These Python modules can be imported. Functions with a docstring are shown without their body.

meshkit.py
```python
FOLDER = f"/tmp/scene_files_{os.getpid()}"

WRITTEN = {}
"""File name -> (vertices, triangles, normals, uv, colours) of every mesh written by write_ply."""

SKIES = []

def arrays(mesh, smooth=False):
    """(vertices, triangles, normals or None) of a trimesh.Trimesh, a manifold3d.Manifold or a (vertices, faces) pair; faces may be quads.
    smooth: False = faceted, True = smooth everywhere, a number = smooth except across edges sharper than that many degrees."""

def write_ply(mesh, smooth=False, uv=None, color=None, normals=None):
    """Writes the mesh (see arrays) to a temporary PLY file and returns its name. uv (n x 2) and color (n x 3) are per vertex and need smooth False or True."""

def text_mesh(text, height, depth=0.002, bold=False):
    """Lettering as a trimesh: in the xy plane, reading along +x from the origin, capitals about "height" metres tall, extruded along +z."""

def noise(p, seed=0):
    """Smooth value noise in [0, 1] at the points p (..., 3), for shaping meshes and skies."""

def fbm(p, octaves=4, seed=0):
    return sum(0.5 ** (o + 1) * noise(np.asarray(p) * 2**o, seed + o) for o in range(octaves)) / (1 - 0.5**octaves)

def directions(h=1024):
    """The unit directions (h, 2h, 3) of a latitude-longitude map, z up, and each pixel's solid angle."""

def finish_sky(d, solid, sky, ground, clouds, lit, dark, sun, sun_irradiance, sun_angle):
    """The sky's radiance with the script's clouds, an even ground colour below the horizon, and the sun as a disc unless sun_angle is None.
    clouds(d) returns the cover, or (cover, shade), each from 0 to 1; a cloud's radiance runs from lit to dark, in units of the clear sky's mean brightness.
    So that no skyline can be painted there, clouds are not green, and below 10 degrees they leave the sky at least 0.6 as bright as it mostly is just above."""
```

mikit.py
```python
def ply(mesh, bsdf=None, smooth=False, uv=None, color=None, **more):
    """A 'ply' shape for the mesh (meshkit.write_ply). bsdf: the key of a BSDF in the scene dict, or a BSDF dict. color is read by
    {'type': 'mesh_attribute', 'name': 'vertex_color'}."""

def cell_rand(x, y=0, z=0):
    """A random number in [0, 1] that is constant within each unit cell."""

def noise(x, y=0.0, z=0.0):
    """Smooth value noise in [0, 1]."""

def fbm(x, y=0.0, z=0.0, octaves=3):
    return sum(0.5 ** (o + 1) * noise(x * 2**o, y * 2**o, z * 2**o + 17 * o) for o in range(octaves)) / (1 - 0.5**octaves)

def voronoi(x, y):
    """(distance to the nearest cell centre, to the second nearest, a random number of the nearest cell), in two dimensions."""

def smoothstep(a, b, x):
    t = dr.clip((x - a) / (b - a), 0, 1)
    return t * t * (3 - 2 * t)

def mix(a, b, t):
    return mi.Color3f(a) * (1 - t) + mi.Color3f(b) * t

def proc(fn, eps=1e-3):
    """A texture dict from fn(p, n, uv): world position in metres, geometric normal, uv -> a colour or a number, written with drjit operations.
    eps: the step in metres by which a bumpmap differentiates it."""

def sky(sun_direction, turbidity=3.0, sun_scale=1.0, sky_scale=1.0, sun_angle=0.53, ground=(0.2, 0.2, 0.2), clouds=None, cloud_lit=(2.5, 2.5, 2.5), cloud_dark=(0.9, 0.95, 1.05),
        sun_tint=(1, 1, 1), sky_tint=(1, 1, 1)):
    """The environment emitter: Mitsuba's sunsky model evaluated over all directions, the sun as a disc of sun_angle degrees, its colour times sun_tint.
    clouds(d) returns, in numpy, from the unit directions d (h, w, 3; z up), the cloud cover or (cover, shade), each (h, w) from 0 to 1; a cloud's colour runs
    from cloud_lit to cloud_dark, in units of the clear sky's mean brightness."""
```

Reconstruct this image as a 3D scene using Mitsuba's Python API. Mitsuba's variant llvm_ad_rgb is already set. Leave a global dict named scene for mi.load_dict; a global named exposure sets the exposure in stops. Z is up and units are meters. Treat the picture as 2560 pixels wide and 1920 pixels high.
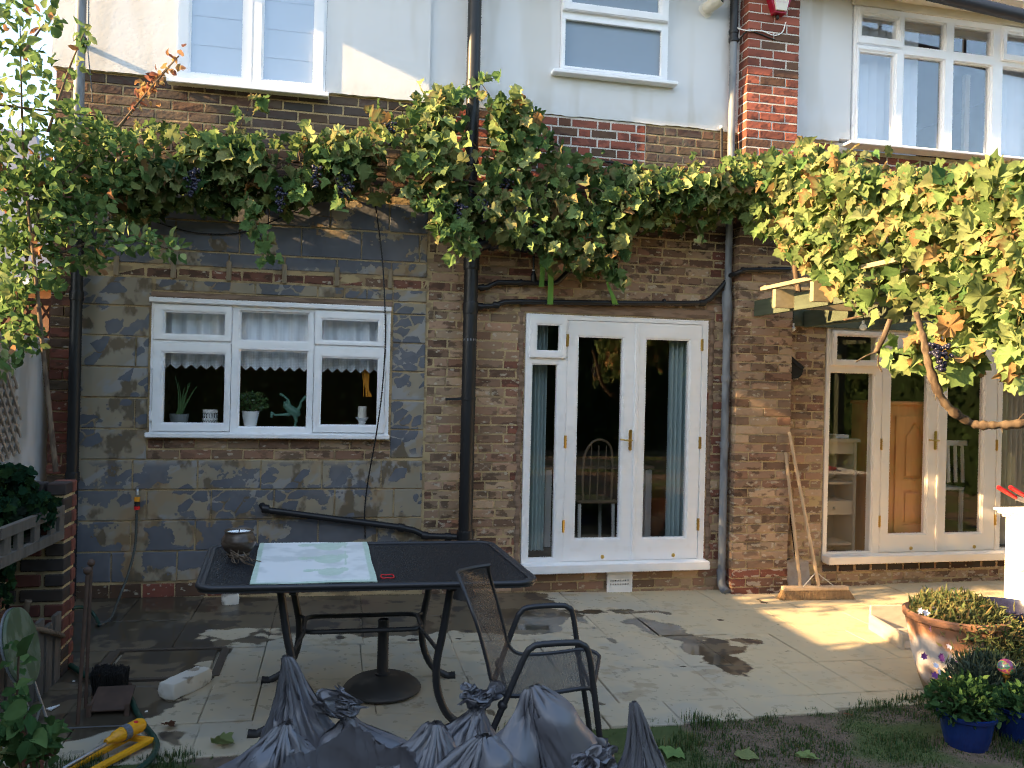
import math, random, numpy as np, trimesh, mitsuba as mi, mikit, meshkit
import drjit as dr
from scipy.spatial import cKDTree
from shapely.geometry import Polygon, LineString, box as sbox
from mikit import proc, noise, fbm, voronoi, cell_rand, smoothstep, mix

scene, labels = {}, {}
rng = np.random.default_rng(7)
random.seed(7)
PI = math.pi

# ---------------------------------------------------------------- camera, sky, exposure
CAM = np.array([0.0, -6.34, 1.63])
YAW, PITCH, ROLL, FPX = 0.21245, 0.0004, -0.02292, 2010.0
def cam_axes():
    cy, sy, cp, sp = math.cos(YAW), math.sin(YAW), math.cos(PITCH), math.sin(PITCH)
    fw = np.array([sy*cp, cy*cp, sp]); rt = np.array([cy, -sy, 0.0]); dn = np.cross(fw, rt)
    c, s = math.cos(ROLL), math.sin(ROLL)
    return c*rt + s*dn, -s*rt + c*dn, fw
RT, DN, FW = cam_axes()
T = mi.ScalarTransform4f
scene['camera'] = {'type': 'perspective', 'fov': math.degrees(2*math.atan(1280/FPX)), 'fov_axis': 'x', 'near_clip': 0.05, 'far_clip': 400.0,
                   'to_world': T().look_at(origin=CAM.tolist(), target=(CAM+FW).tolist(), up=(-DN).tolist())}
SUN = (-1.0, -0.115, 0.37)
def sky_clouds(d):
    p = d/np.maximum(d[..., 2:3], 0.06)
    n = meshkit.fbm(np.stack([p[..., 0]*0.55+3.1, p[..., 1]*0.55+1.7, p[..., 0]*0], -1), 5)
    return np.clip((n-0.54)*5.0, 0, 1)*0.9
scene['sky'] = mikit.sky(SUN, turbidity=3.0, sun_scale=1.0, sky_scale=1.3, clouds=sky_clouds, cloud_lit=(2.1, 2.1, 2.1), sun_tint=(1.06, 0.97, 0.84), sky_tint=(1.12, 0.98, 0.93))
exposure = 4.0

# ---------------------------------------------------------------- helpers
def gz(x):                       # the paving falls gently to the right
    return -0.018*np.minimum(x, 3.4) - 0.025
def at(px, py, Y=0.0):           # a photo point on the upright plane y = Y
    d = RT*((px-1280)/FPX) + DN*((py-960)/FPX) + FW
    return CAM + d*((Y-CAM[1])/d[1])
def at_x(px, py, X):
    d = RT*((px-1280)/FPX) + DN*((py-960)/FPX) + FW
    return CAM + d*((X-CAM[0])/d[0])
def on_ground(px, py, up=0.0):
    d = RT*((px-1280)/FPX) + DN*((py-960)/FPX) + FW
    z = 0.0
    for _ in range(6):
        p = CAM + d*((z-CAM[2])/d[2]); z = float(gz(p[0])) + up
    return p
def numbered(key):
    if key not in scene and key not in labels: return key
    i = 1
    while f'{key}_{i:03d}' in scene or f'{key}_{i:03d}' in labels: i += 1
    return f'{key}_{i:03d}'
_next = {}
def fresh(key):
    n = _next.get(key, 0); _next[key] = n+1
    return key if n == 0 else f'{key}_{n:03d}'
def add(key, mesh, bsdf, smooth=False, color=None, **kw):
    key = fresh(key)
    if color is not None: kw['uv'] = hue_uv(color, 'leaf' if bsdf == 'm_leaf' else 'brick')
    scene[key] = mikit.ply(mesh, bsdf, smooth=smooth, **kw)
    return key
def thing(key, label, cat, group=None):
    key = fresh(key)
    labels[key] = {'label': label, 'category': cat}
    if group: labels[key]['group'] = group
    return key
def tag(key, label, cat, group=None, kind=None):
    labels[key] = {'label': label, 'category': cat}
    if group: labels[key]['group'] = group
    if kind: labels[key]['kind'] = kind
    return key
def struct(key, label=None):
    labels[key] = {'kind': 'structure'}
    if label: labels[key]['label'] = label
    return key
def cat(ms):
    V, F, n = [], [], 0
    for v, f in ms:
        v = np.asarray(v, float); f = np.asarray(f, int)
        if f.shape[1] == 4: f = np.vstack([f[:, [0, 1, 2]], f[:, [0, 2, 3]]])
        V.append(v); F.append(f+n); n += len(v)
    return np.vstack(V), np.vstack(F)
def tm(m): return np.array(m.vertices), np.array(m.faces)
def box(x0, x1, y0, y1, z0, z1, c=0.0):
    if c <= 0:
        v = np.array([[x, y, z] for x in (x0, x1) for y in (y0, y1) for z in (z0, z1)], float)
        f = np.array([[0, 1, 3, 2], [4, 6, 7, 5], [0, 4, 5, 1], [2, 3, 7, 6], [0, 2, 6, 4], [1, 5, 7, 3]])
        return v, np.vstack([f[:, [0, 1, 2]], f[:, [0, 2, 3]]])
    P = []
    for x, sx in ((x0, 1), (x1, -1)):
        for y, sy in ((y0, 1), (y1, -1)):
            for z, sz in ((z0, 1), (z1, -1)):
                P += [(x+sx*c, y+sy*c, z), (x+sx*c, y, z+sz*c), (x, y+sy*c, z+sz*c)]
    h = trimesh.convex.convex_hull(np.array(P))
    return tm(h)
def xf(m, M=None, t=(0, 0, 0), rz=0.0, ry=0.0, rx=0.0):
    v = np.asarray(m[0], float)
    for ang, ax in ((rx, 0), (ry, 1), (rz, 2)):
        if ang:
            R = trimesh.transformations.rotation_matrix(ang, np.eye(3)[ax])[:3, :3]
            v = v @ R.T
    return v + np.asarray(t, float), m[1]
def bar(p, q, w, h, up=(0, 0, 1), c=0.0):
    """A square bar from p to q: w across, h along up."""
    p, q = np.asarray(p, float), np.asarray(q, float)
    d = q-p; L = np.linalg.norm(d); d /= L
    u = np.asarray(up, float); s = np.cross(d, u); s /= np.linalg.norm(s); u = np.cross(s, d)
    v, f = box(0, L, -w/2, w/2, -h/2, h/2, c)
    return p + v[:, :1]*d + v[:, 1:2]*s + v[:, 2:]*u, f
def tube(pts, r, n=10, caps=True):
    p = np.asarray(pts, float); r = np.broadcast_to(np.asarray(r, float), (len(p),))
    t = np.gradient(p, axis=0); t /= np.linalg.norm(t, axis=1, keepdims=True)+1e-12
    a = np.cross(t[0], [0, 0, 1.0] if abs(t[0][2]) < 0.9 else [1.0, 0, 0]); a /= np.linalg.norm(a)
    V = []; ang = np.arange(n)*2*PI/n
    for i in range(len(p)):
        a = a - t[i]*np.dot(a, t[i]); a /= np.linalg.norm(a); b = np.cross(t[i], a)
        V.append(p[i] + r[i]*(np.cos(ang)[:, None]*a + np.sin(ang)[:, None]*b))
    V = np.vstack(V); F = []
    for i in range(len(p)-1):
        for j in range(n):
            k = (j+1) % n
            F += [[i*n+j, i*n+k, (i+1)*n+k], [i*n+j, (i+1)*n+k, (i+1)*n+j]]
    if caps:
        V = np.vstack([V, p[0], p[-1]]); e = len(V)
        for j in range(n):
            k = (j+1) % n
            F += [[e-2, k, j], [e-1, (len(p)-1)*n+j, (len(p)-1)*n+k]]
    return V, np.array(F)
def spline(pts, n=8, closed=False):
    p = np.asarray(pts, float)
    if closed: p = np.vstack([p[-1], p, p[0], p[1]])
    else: p = np.vstack([2*p[0]-p[1], p, 2*p[-1]-p[-2]])
    out = []
    for i in range(1, len(p)-2):
        for t in np.arange(n)/n:
            a, b, c, d = p[i-1:i+3]
            out.append(0.5*((2*b)+(-a+c)*t+(2*a-5*b+4*c-d)*t*t+(-a+3*b-3*c+d)*t**3))
    out.append(p[-2])
    return np.array(out)
def lathe(prof, n=24, at=(0, 0, 0)):
    """prof: (radius, z) from bottom to top; outside faces out."""
    prof = np.asarray(prof, float); ang = np.arange(n)*2*PI/n
    V = np.stack([np.outer(prof[:, 0], np.cos(ang)), np.outer(prof[:, 0], np.sin(ang)), np.repeat(prof[:, 1:2], n, 1)], -1).reshape(-1, 3)
    F = []
    for i in range(len(prof)-1):
        for j in range(n):
            k = (j+1) % n
            F += [[i*n+j, i*n+k, (i+1)*n+k], [i*n+j, (i+1)*n+k, (i+1)*n+j]]
    return V+np.asarray(at, float), np.array(F)
def ball(c, r, sub=2, squash=(1, 1, 1)):
    m = trimesh.creation.icosphere(subdivisions=sub)
    return np.array(m.vertices)*r*np.asarray(squash)+np.asarray(c, float), np.array(m.faces)
def slab_xz(poly, y0, y1):
    """A shapely polygon in (x, z) as a solid between y0 (front) and y1."""
    V = []; 
    ms = []
    for g in getattr(poly, 'geoms', [poly]):
        m = trimesh.creation.extrude_polygon(g, y1-y0, engine='earcut')
        v = np.array(m.vertices); ms.append((np.stack([v[:, 0], y0+v[:, 2], v[:, 1]], 1), np.array(m.faces)[:, ::-1]))
    return cat(ms)
def slab_xy(poly, z0, z1):
    ms = []
    for g in getattr(poly, 'geoms', [poly]):
        m = trimesh.creation.extrude_polygon(g, z1-z0, engine='earcut')
        v = np.array(m.vertices); v[:, 2] += z0; ms.append((v, np.array(m.faces)))
    return cat(ms)
def rect_frame(x0, x1, z0, z1, w, y0, y1, wb=None, wt=None, c=0.0):
    """Four-sided frame in the xz plane, y0 the front."""
    wb = w if wb is None else wb; wt = w if wt is None else wt
    P = Polygon([(x0, z0), (x1, z0), (x1, z1), (x0, z1)], [[(x0+w, z0+wb), (x1-w, z0+wb), (x1-w, z1-wt), (x0+w, z1-wt)]])
    if c <= 0: return slab_xz(P, y0, y1)
    # chamfered front edges: an inner and an outer step
    P2 = Polygon([(x0+c, z0+c), (x1-c, z0+c), (x1-c, z1-c), (x0+c, z1-c)], [[(x0+w-c, z0+wb-c), (x1-w+c, z0+wb-c), (x1-w+c, z1-wt+c), (x0+w-c, z1-wt+c)]])
    return cat([slab_xz(P, y0+c, y1), slab_xz(P2, y0, y0+c+0.001)])
def pane_quad(x0, x1, z0, z1, y):
    return np.array([[x0, y, z0], [x1, y, z0], [x1, y, z1], [x0, y, z1]], float), np.array([[0, 1, 2], [0, 2, 3]])

# ---------------------------------------------------------------- materials
def rgb(*c): return {'type': 'rgb', 'value': list(c)}
def mat(name, color, rough=0.6, spec=0.5, bump=None, bs=0.0, eps=1e-3, **kw):
    b = {'type': 'principled', 'base_color': rgb(*color) if isinstance(color, tuple) else color, 'roughness': rough if isinstance(rough, dict) else float(rough), 'specular': spec, **kw}
    if bump is not None: b = {'type': 'bumpmap', 'tex': proc(bump, eps), 'scale': bs, 'bsdf': b}
    scene[name] = {'type': 'twosided', 'bsdf': b}
    return name
# pieces that differ in tone carry (place on a line of hues, brightness) in their uv, so that all pieces share one material
HUES = {'brick': np.array([(1, .95, .88), (1, .78, .66), (1, .70, .45), (1, .62, .40), (1, .46, .30), (1, .36, .25), (1, .27, .17)]),
        'leaf': np.array([(.36, 1, .52), (.70, .96, .72), (.46, 1, .36), (.60, 1, .33), (.76, 1, .37), (.92, 1, .43), (1, .85, .38), (1, .57, .25), (1, .42, .30)])}
def hue_uv(C, line):
    H = HUES[line]; n = len(H)-1; C = np.asarray(C, float); L = C.max(1); c = C/L[:, None]
    tt = np.linspace(0, 1, 60*n+1); P = np.stack([np.interp(tt*n, np.arange(n+1), H[:, k]) for k in range(3)], 1); P = P/P.max(1, keepdims=True)
    return np.stack([tt[cKDTree(P).query(c)[1]], L], 1)
def hue_color(line):
    H = HUES[line]; n = len(H)-1
    def fn(p, nn, uv):
        t = uv.x*n; c = mi.Color3f(*map(float, H[0]))
        for k in range(1, n+1): c = c+mi.Color3f(*map(float, H[k]-H[k-1]))*dr.clip(t-(k-1), 0, 1)
        return c*(uv.y/dr.maximum(c.x, c.y))
    return proc(fn)
VC = hue_color('brick')
def grain(p, n, uv): return fbm(p.x*90, p.y*90, p.z*90, 3)
def stucco(p, n, uv): return fbm(p.x*60, p.y*60, p.z*60, 2) + 2.2*fbm(p.x*5, p.y*5, p.z*5, 2)
def render_col(p, n, uv):
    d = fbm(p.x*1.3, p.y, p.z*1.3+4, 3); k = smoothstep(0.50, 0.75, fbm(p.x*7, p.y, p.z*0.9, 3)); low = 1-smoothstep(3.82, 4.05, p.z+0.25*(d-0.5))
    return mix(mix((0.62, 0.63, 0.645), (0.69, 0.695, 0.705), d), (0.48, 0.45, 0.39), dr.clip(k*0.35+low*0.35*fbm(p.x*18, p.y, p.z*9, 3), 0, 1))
mat('m_render', proc(render_col), 0.8, 0.3, stucco, 0.0011, 2e-3)
mat('m_upvc', (0.80, 0.81, 0.83), 0.22, 0.5)
def paint_col(p, n, uv):
    k = smoothstep(0.60, 0.74, fbm(p.x*14, p.y*14, p.z*14, 4)); g = fbm(p.x*3, p.y*3, p.z*25, 3)
    return mix(mix((0.82, 0.82, 0.82), (0.78, 0.78, 0.775), g), (0.55, 0.52, 0.47), k*0.12)
mat('m_paint', proc(paint_col), 0.32, 0.5)
def brick_stain_shade(p, n, uv):
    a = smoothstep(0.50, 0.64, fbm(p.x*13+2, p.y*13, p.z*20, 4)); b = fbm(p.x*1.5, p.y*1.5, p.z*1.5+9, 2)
    top = smoothstep(2.62, 2.95, p.z+0.35*(fbm(p.x*3, p.y, p.z*3, 3)-0.5))*(1-smoothstep(3.03, 3.05, p.z))  # vine shade painted in as a dark band below the upper courses
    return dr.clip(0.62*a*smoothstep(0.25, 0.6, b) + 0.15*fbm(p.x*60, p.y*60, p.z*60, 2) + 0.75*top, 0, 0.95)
def brick_white(p, n, uv):
    low = 1.0-smoothstep(0.15, 1.25, p.z)
    lim = 0.655-0.07*1.3*low*smoothstep(2.9, 3.4, p.x)-0.05*smoothstep(2.25, 2.32, p.z)*(1-smoothstep(2.40, 2.44, p.z))*smoothstep(1.9, 2.2, p.x)
    return 0.6*smoothstep(lim, lim+0.09, fbm(p.x*24+7, p.y*24, p.z*34, 4))
def brick_mat(name, dark, white, wfn=True, sfn=brick_stain_shade, rough=0.85):
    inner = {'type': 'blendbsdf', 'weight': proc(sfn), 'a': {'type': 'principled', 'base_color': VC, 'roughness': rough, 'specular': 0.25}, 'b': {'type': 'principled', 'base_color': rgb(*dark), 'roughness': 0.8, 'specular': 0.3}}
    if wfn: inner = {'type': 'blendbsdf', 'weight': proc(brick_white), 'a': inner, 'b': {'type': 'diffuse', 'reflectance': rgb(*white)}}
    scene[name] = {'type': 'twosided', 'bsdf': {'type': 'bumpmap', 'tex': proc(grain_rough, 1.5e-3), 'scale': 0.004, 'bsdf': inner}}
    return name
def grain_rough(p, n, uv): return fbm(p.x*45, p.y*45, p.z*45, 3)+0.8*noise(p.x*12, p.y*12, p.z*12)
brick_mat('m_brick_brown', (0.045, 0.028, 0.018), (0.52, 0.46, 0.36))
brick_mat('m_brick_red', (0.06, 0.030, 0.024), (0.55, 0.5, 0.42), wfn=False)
def mortar_col(p, n, uv):
    a = fbm(p.x*6, p.y*6, p.z*6, 4); k = smoothstep(0.5, 0.65, fbm(p.x*11+3, p.y*11, p.z*17, 4))
    return mix(mix((0.46, 0.345, 0.185), (0.36, 0.265, 0.145), a), (0.17, 0.115, 0.07), k*0.6)
mat('m_mortar', proc(mortar_col), 0.9, 0.2, grain_rough, 0.004)
def mortar_white_col(p, n, uv):
    return mix((0.60, 0.55, 0.48), (0.47, 0.42, 0.35), smoothstep(0.4, 0.7, fbm(p.x*8, p.y*8, p.z*8, 4)))
mat('m_mortar_white', proc(mortar_white_col), 0.9, 0.2)
# blocks: slate-grey bitumen paint left in chips on tan mortar
def block_mask(p, n, uv):
    up = smoothstep(2.42, 2.50, p.z); mid = smoothstep(1.02, 1.12, p.z)*(1-up); low = 1-smoothstep(0.95, 1.02, p.z)
    ca, sa = 0.88, 0.47
    u, v = (p.x*ca+p.z*sa)*8.0, (-p.x*sa+p.z*ca)*13.0
    w = 0.25*(fbm(p.x*30, p.z*30, 1, 2)-0.5)
    d1, d2, r = voronoi(u+w, v+w)
    patch = fbm(p.x*2.4+5, p.z*2.4, 3, 3)
    chip = dr.select(r < 0.23+0.42*smoothstep(0.46, 0.62, patch), 1.0, 0.0)*smoothstep(0.10, 0.14, d2-d1)
    rag = fbm(p.x*5.5+1, p.z*6.5, 7, 5) + 0.16*fbm(p.x*60, p.z*60, 3, 2)
    ragged = smoothstep(0.56, 0.575, rag)
    ragged_up = smoothstep(0.50, 0.515, rag)
    hi = smoothstep(0.55, 0.60, p.z); lowk = ragged*(1-hi)+hi*dr.maximum(chip, 0.9*smoothstep(0.685, 0.70, rag))
    return dr.clip(up*ragged_up + mid*dr.maximum(chip, 0.9*smoothstep(0.76, 0.775, rag)) + low*lowk, 0, 1)
def block_col(p, n, uv):
    tan = mix((0.31, 0.25, 0.165), (0.24, 0.213, 0.165), fbm(p.x*4, p.z*4, 2, 4))
    tan = mix(tan, (0.27, 0.265, 0.26), 0.8*smoothstep(0.52, 0.68, fbm(p.x*3+p.z*5, p.z*9-p.x*7, 5, 4)))
    tan = mix(tan, (0.13, 0.10, 0.065), smoothstep(0.56, 0.7, fbm(p.x*10, p.z*7, 8, 4)))
    blue = mix((0.070, 0.078, 0.098), (0.135, 0.145, 0.168), fbm(p.x*7, p.z*7, 11, 4))
    tan = mix(tan, (0.30, 0.20, 0.10), 0.5*smoothstep(0.60, 0.70, fbm(p.x*6+9, p.z*4, 2, 4)))
    return mix(tan, blue, block_mask(p, n, uv)*0.92)
def block_bump(p, n, uv): return 0.6*block_mask(p, n, uv)+fbm(p.x*30, p.y*30, p.z*30, 2)
mat('m_block', proc(block_col), 0.75, 0.3, block_bump, 0.004)
# paving: dry buff stone and wet dark stone
def seg_dist(x, y, ax, ay, bx, by):
    L2 = (bx-ax)**2+(by-ay)**2; t = dr.clip(((x-ax)*(bx-ax)+(y-ay)*(by-ay))/L2, 0, 1)
    return dr.sqrt(dr.square(x-ax-t*(bx-ax))+dr.square(y-ay-t*(by-ay)))
def wet_shape(p):
    n = fbm(p.x*2.2, p.y*2.6, 1, 4)-0.5; m = fbm(p.x*11, p.y*13, 4, 3)-0.5
    far = p.y + 1.00 + 0.65*n + 0.13*m + 0.10*p.x            # a wet belt along the wall
    right = 1.70 - p.x + 0.8*n + 0.2*m
    left = dr.minimum(-0.72 - p.x + 0.5*n + 0.2*m, p.y+2.45+0.5*n)   # the wet corner on the left
    e = 0.30*n + 0.16*m
    pud = dr.maximum(0.15-seg_dist(p.x, p.y, 2.15, -0.85, 2.42, -1.45), 0.07-seg_dist(p.x, p.y, 2.42, -1.45, 2.40, -1.85))
    pud = dr.maximum(pud, 0.05-seg_dist(p.x, p.y, 2.45, -1.28, 2.82, -1.33))
    pud = dr.maximum(pud, dr.maximum(0.05-seg_dist(p.x, p.y, 1.72, -0.60, 2.45, -0.66), 0.06-seg_dist(p.x, p.y, 1.72, -0.55, 1.80, -1.25)))
    spots = fbm(p.x*5+3, p.y*7, 9, 2)-0.88+0.2*m
    return dr.maximum(dr.maximum(dr.minimum(far, right), left), dr.maximum(pud+e, spots))
def wet_mask(p, n, uv): return smoothstep(-0.01, 0.02, wet_shape(p))
def pool_mask(p, n, uv):
    return wet_mask(p, n, uv)*smoothstep(0.50, 0.56, fbm(p.x*3.2+8, p.y*3.2, 2, 3))
def pave_col(p, n, uv):
    c = mix((0.49, 0.41, 0.285), (0.385, 0.325, 0.23), fbm(p.x*1.8, p.y*1.8, 1, 4))
    c = mix(c, (0.36, 0.33, 0.265), smoothstep(0.45, 0.7, fbm(p.x*5, p.y*5, 3, 4))*0.7)
    c = mix(c, (0.27, 0.20, 0.12), smoothstep(0.64, 0.76, fbm(p.x*7, p.y*10, 6, 4))*0.5)
    c = mix(c, (0.20, 0.17, 0.13), smoothstep(0.70, 0.76, fbm(p.x*26, p.y*26, 9, 3))*0.5)
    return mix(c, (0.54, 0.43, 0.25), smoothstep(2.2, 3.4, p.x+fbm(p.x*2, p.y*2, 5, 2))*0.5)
def pave_wet(p, n, uv):
    return mix(mix((0.145, 0.112, 0.07), (0.10, 0.08, 0.055), fbm(p.x*3, p.y*3, 1, 4)), (0.06, 0.05, 0.04), smoothstep(0.55, 0.7, fbm(p.x*9, p.y*9, 5, 3)))
def pave_bump(p, n, uv): return fbm(p.x*40, p.y*40, p.z*40, 3)+1.5*noise(p.x*8, p.y*8, p.z*8)
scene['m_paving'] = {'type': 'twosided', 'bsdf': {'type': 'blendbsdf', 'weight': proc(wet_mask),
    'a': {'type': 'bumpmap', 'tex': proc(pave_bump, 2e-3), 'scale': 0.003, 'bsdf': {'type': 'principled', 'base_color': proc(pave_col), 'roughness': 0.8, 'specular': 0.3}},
    'b': {'type': 'blendbsdf', 'weight': proc(pool_mask),
          'a': {'type': 'principled', 'base_color': proc(pave_wet), 'roughness': 0.30, 'specular': 0.5},
          'b': {'type': 'principled', 'base_color': rgb(0.06, 0.048, 0.033), 'roughness': 0.06, 'specular': 0.5}}}}
def joint_col(p, n, uv): return mix((0.40, 0.335, 0.235), (0.24, 0.20, 0.14), fbm(p.x*5, p.y*5, 1, 3))
mat('m_joint', proc(joint_col), 0.9, 0.2)
def lawn_col(p, n, uv):
    soil = smoothstep(0.40, 0.55, fbm(p.x*1.7+2.5, p.y*2.3, 4, 3))
    return mix(mix((0.055, 0.078, 0.028), (0.09, 0.105, 0.042), fbm(p.x*9, p.y*9, 2, 3)), mix((0.17, 0.125, 0.09), (0.10, 0.073, 0.054), fbm(p.x*25, p.y*25, 3, 3)), soil)
mat('m_lawn', proc(lawn_col), 0.95, 0.1, grain_rough, 0.012)
scene['m_glass_up'] = {'type': 'thindielectric', 'int_ior': 1.95}
scene['m_glass'] = {'type': 'thindielectric', 'int_ior': 1.52}
scene['m_frost'] = {'type': 'twosided', 'bsdf': {'type': 'bumpmap', 'tex': proc(lambda p, n, uv: fbm(p.x*150, p.y, p.z*60, 3)), 'scale': 0.0006, 'bsdf': {'type': 'principled', 'base_color': rgb(0.20, 0.25, 0.31), 'roughness': 0.22, 'specular': 0.9}}}
mat('m_black', (0.013, 0.0135, 0.015), 0.42, 0.4)
mat('m_dull_black', (0.02, 0.019, 0.019), 0.6, 0.4)
def pipe_col(p, n, uv): return mix((0.20, 0.215, 0.235), (0.12, 0.13, 0.145), smoothstep(0.4, 0.65, fbm(p.x*14, p.y*14, p.z*4, 3)))
mat('m_pipe_grey', proc(pipe_col), 0.5, 0.4)
mat('m_metal_dark', (0.030, 0.030, 0.033), 0.40, 0.5)
mat('m_cable', (0.015, 0.015, 0.016), 0.5, 0.4)
mat('m_strap', (0.13, 0.30, 0.06), 0.6, 0.3)
mat('m_brass', (0.55, 0.36, 0.10), 0.25, 0.5, metallic=0.9)
mat('m_steel', (0.45, 0.45, 0.46), 0.3, 0.5, metallic=0.9)
mat('m_white_plastic', (0.78, 0.78, 0.76), 0.35, 0.5)
def cream_col(p, n, uv): return mix((0.70, 0.66, 0.56), (0.60, 0.56, 0.47), fbm(p.x*6, p.y*6, p.z*6, 3))
mat('m_cream', proc(cream_col), 0.5, 0.4)
mat('m_room', (0.10, 0.085, 0.075), 0.9, 0.2)
mat('m_room_floor', (0.09, 0.065, 0.045), 0.5, 0.3)
# ---------------------------------------------------------------- ground, paving, lawn
def sheet(xs, ys, zf):
    X, Y = np.meshgrid(xs, ys, indexing='ij'); Z = zf(X, Y); n, m = X.shape
    V = np.stack([X, Y, Z], -1).reshape(-1, 3); i, j = np.meshgrid(np.arange(n-1), np.arange(m-1), indexing='ij')
    q = np.stack([i*m+j, (i+1)*m+j, (i+1)*m+j+1, i*m+j+1], -1).reshape(-1, 4)
    return V, np.vstack([q[:, [0, 1, 2]], q[:, [0, 2, 3]]])
xs = np.concatenate([[-150, -60, -25, -10], np.linspace(-6, 8, 29), [12, 30, 70, 150]])
add('ground', sheet(xs, np.array([-150, -60, -30, -15, -8, -4, -2.6, 0, 4, 12, 40, 150.0]), lambda X, Y: gz(np.clip(X, -4, 9))-0.075), 'm_lawn', True)
struct('ground', 'earth under the garden')
EDGE = np.array([[-2.2, -2.68], [-0.6, -2.64], [0.84, -2.545], [1.73, -2.54], [2.67, -2.49], [3.36, -2.40], [4.4, -2.36], [8, -2.36]])
def edge_y(x): return np.interp(x, EDGE[:, 0], EDGE[:, 1])
def lawn_z(X, Y):
    P = np.stack([X*1.6, Y*1.6, X*0], -1)
    return gz(np.clip(X, -4, 9)) - 0.012 + 0.05*(meshkit.fbm(P, 3, 3)-0.5)*np.clip((edge_y(X)-Y)*2, 0, 1) + 0.025*np.clip((edge_y(X)-Y)*3, 0, 1)
lx = np.concatenate([[-14, -8, -5], np.linspace(-3.2, 6, 150), [8, 12]])
t_ = np.concatenate([np.linspace(0, 1.6, 50), [2.2, 3, 4.5, 7, 10]])
X, Tt = np.meshgrid(lx, t_, indexing='ij'); Y = edge_y(X)-Tt
n_, m_ = X.shape
lv = np.stack([X, Y, lawn_z(X, Y)], -1).reshape(-1, 3)
i, j = np.meshgrid(np.arange(n_-1), np.arange(m_-1), indexing='ij')
q = np.stack([i*m_+j, i*m_+j+1, (i+1)*m_+j+1, (i+1)*m_+j], -1).reshape(-1, 4)
add('lawn', (lv, np.vstack([q[:, [0, 1, 2]], q[:, [0, 2, 3]]])), 'm_lawn', True); struct('lawn', 'worn lawn with bare soil')

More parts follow.
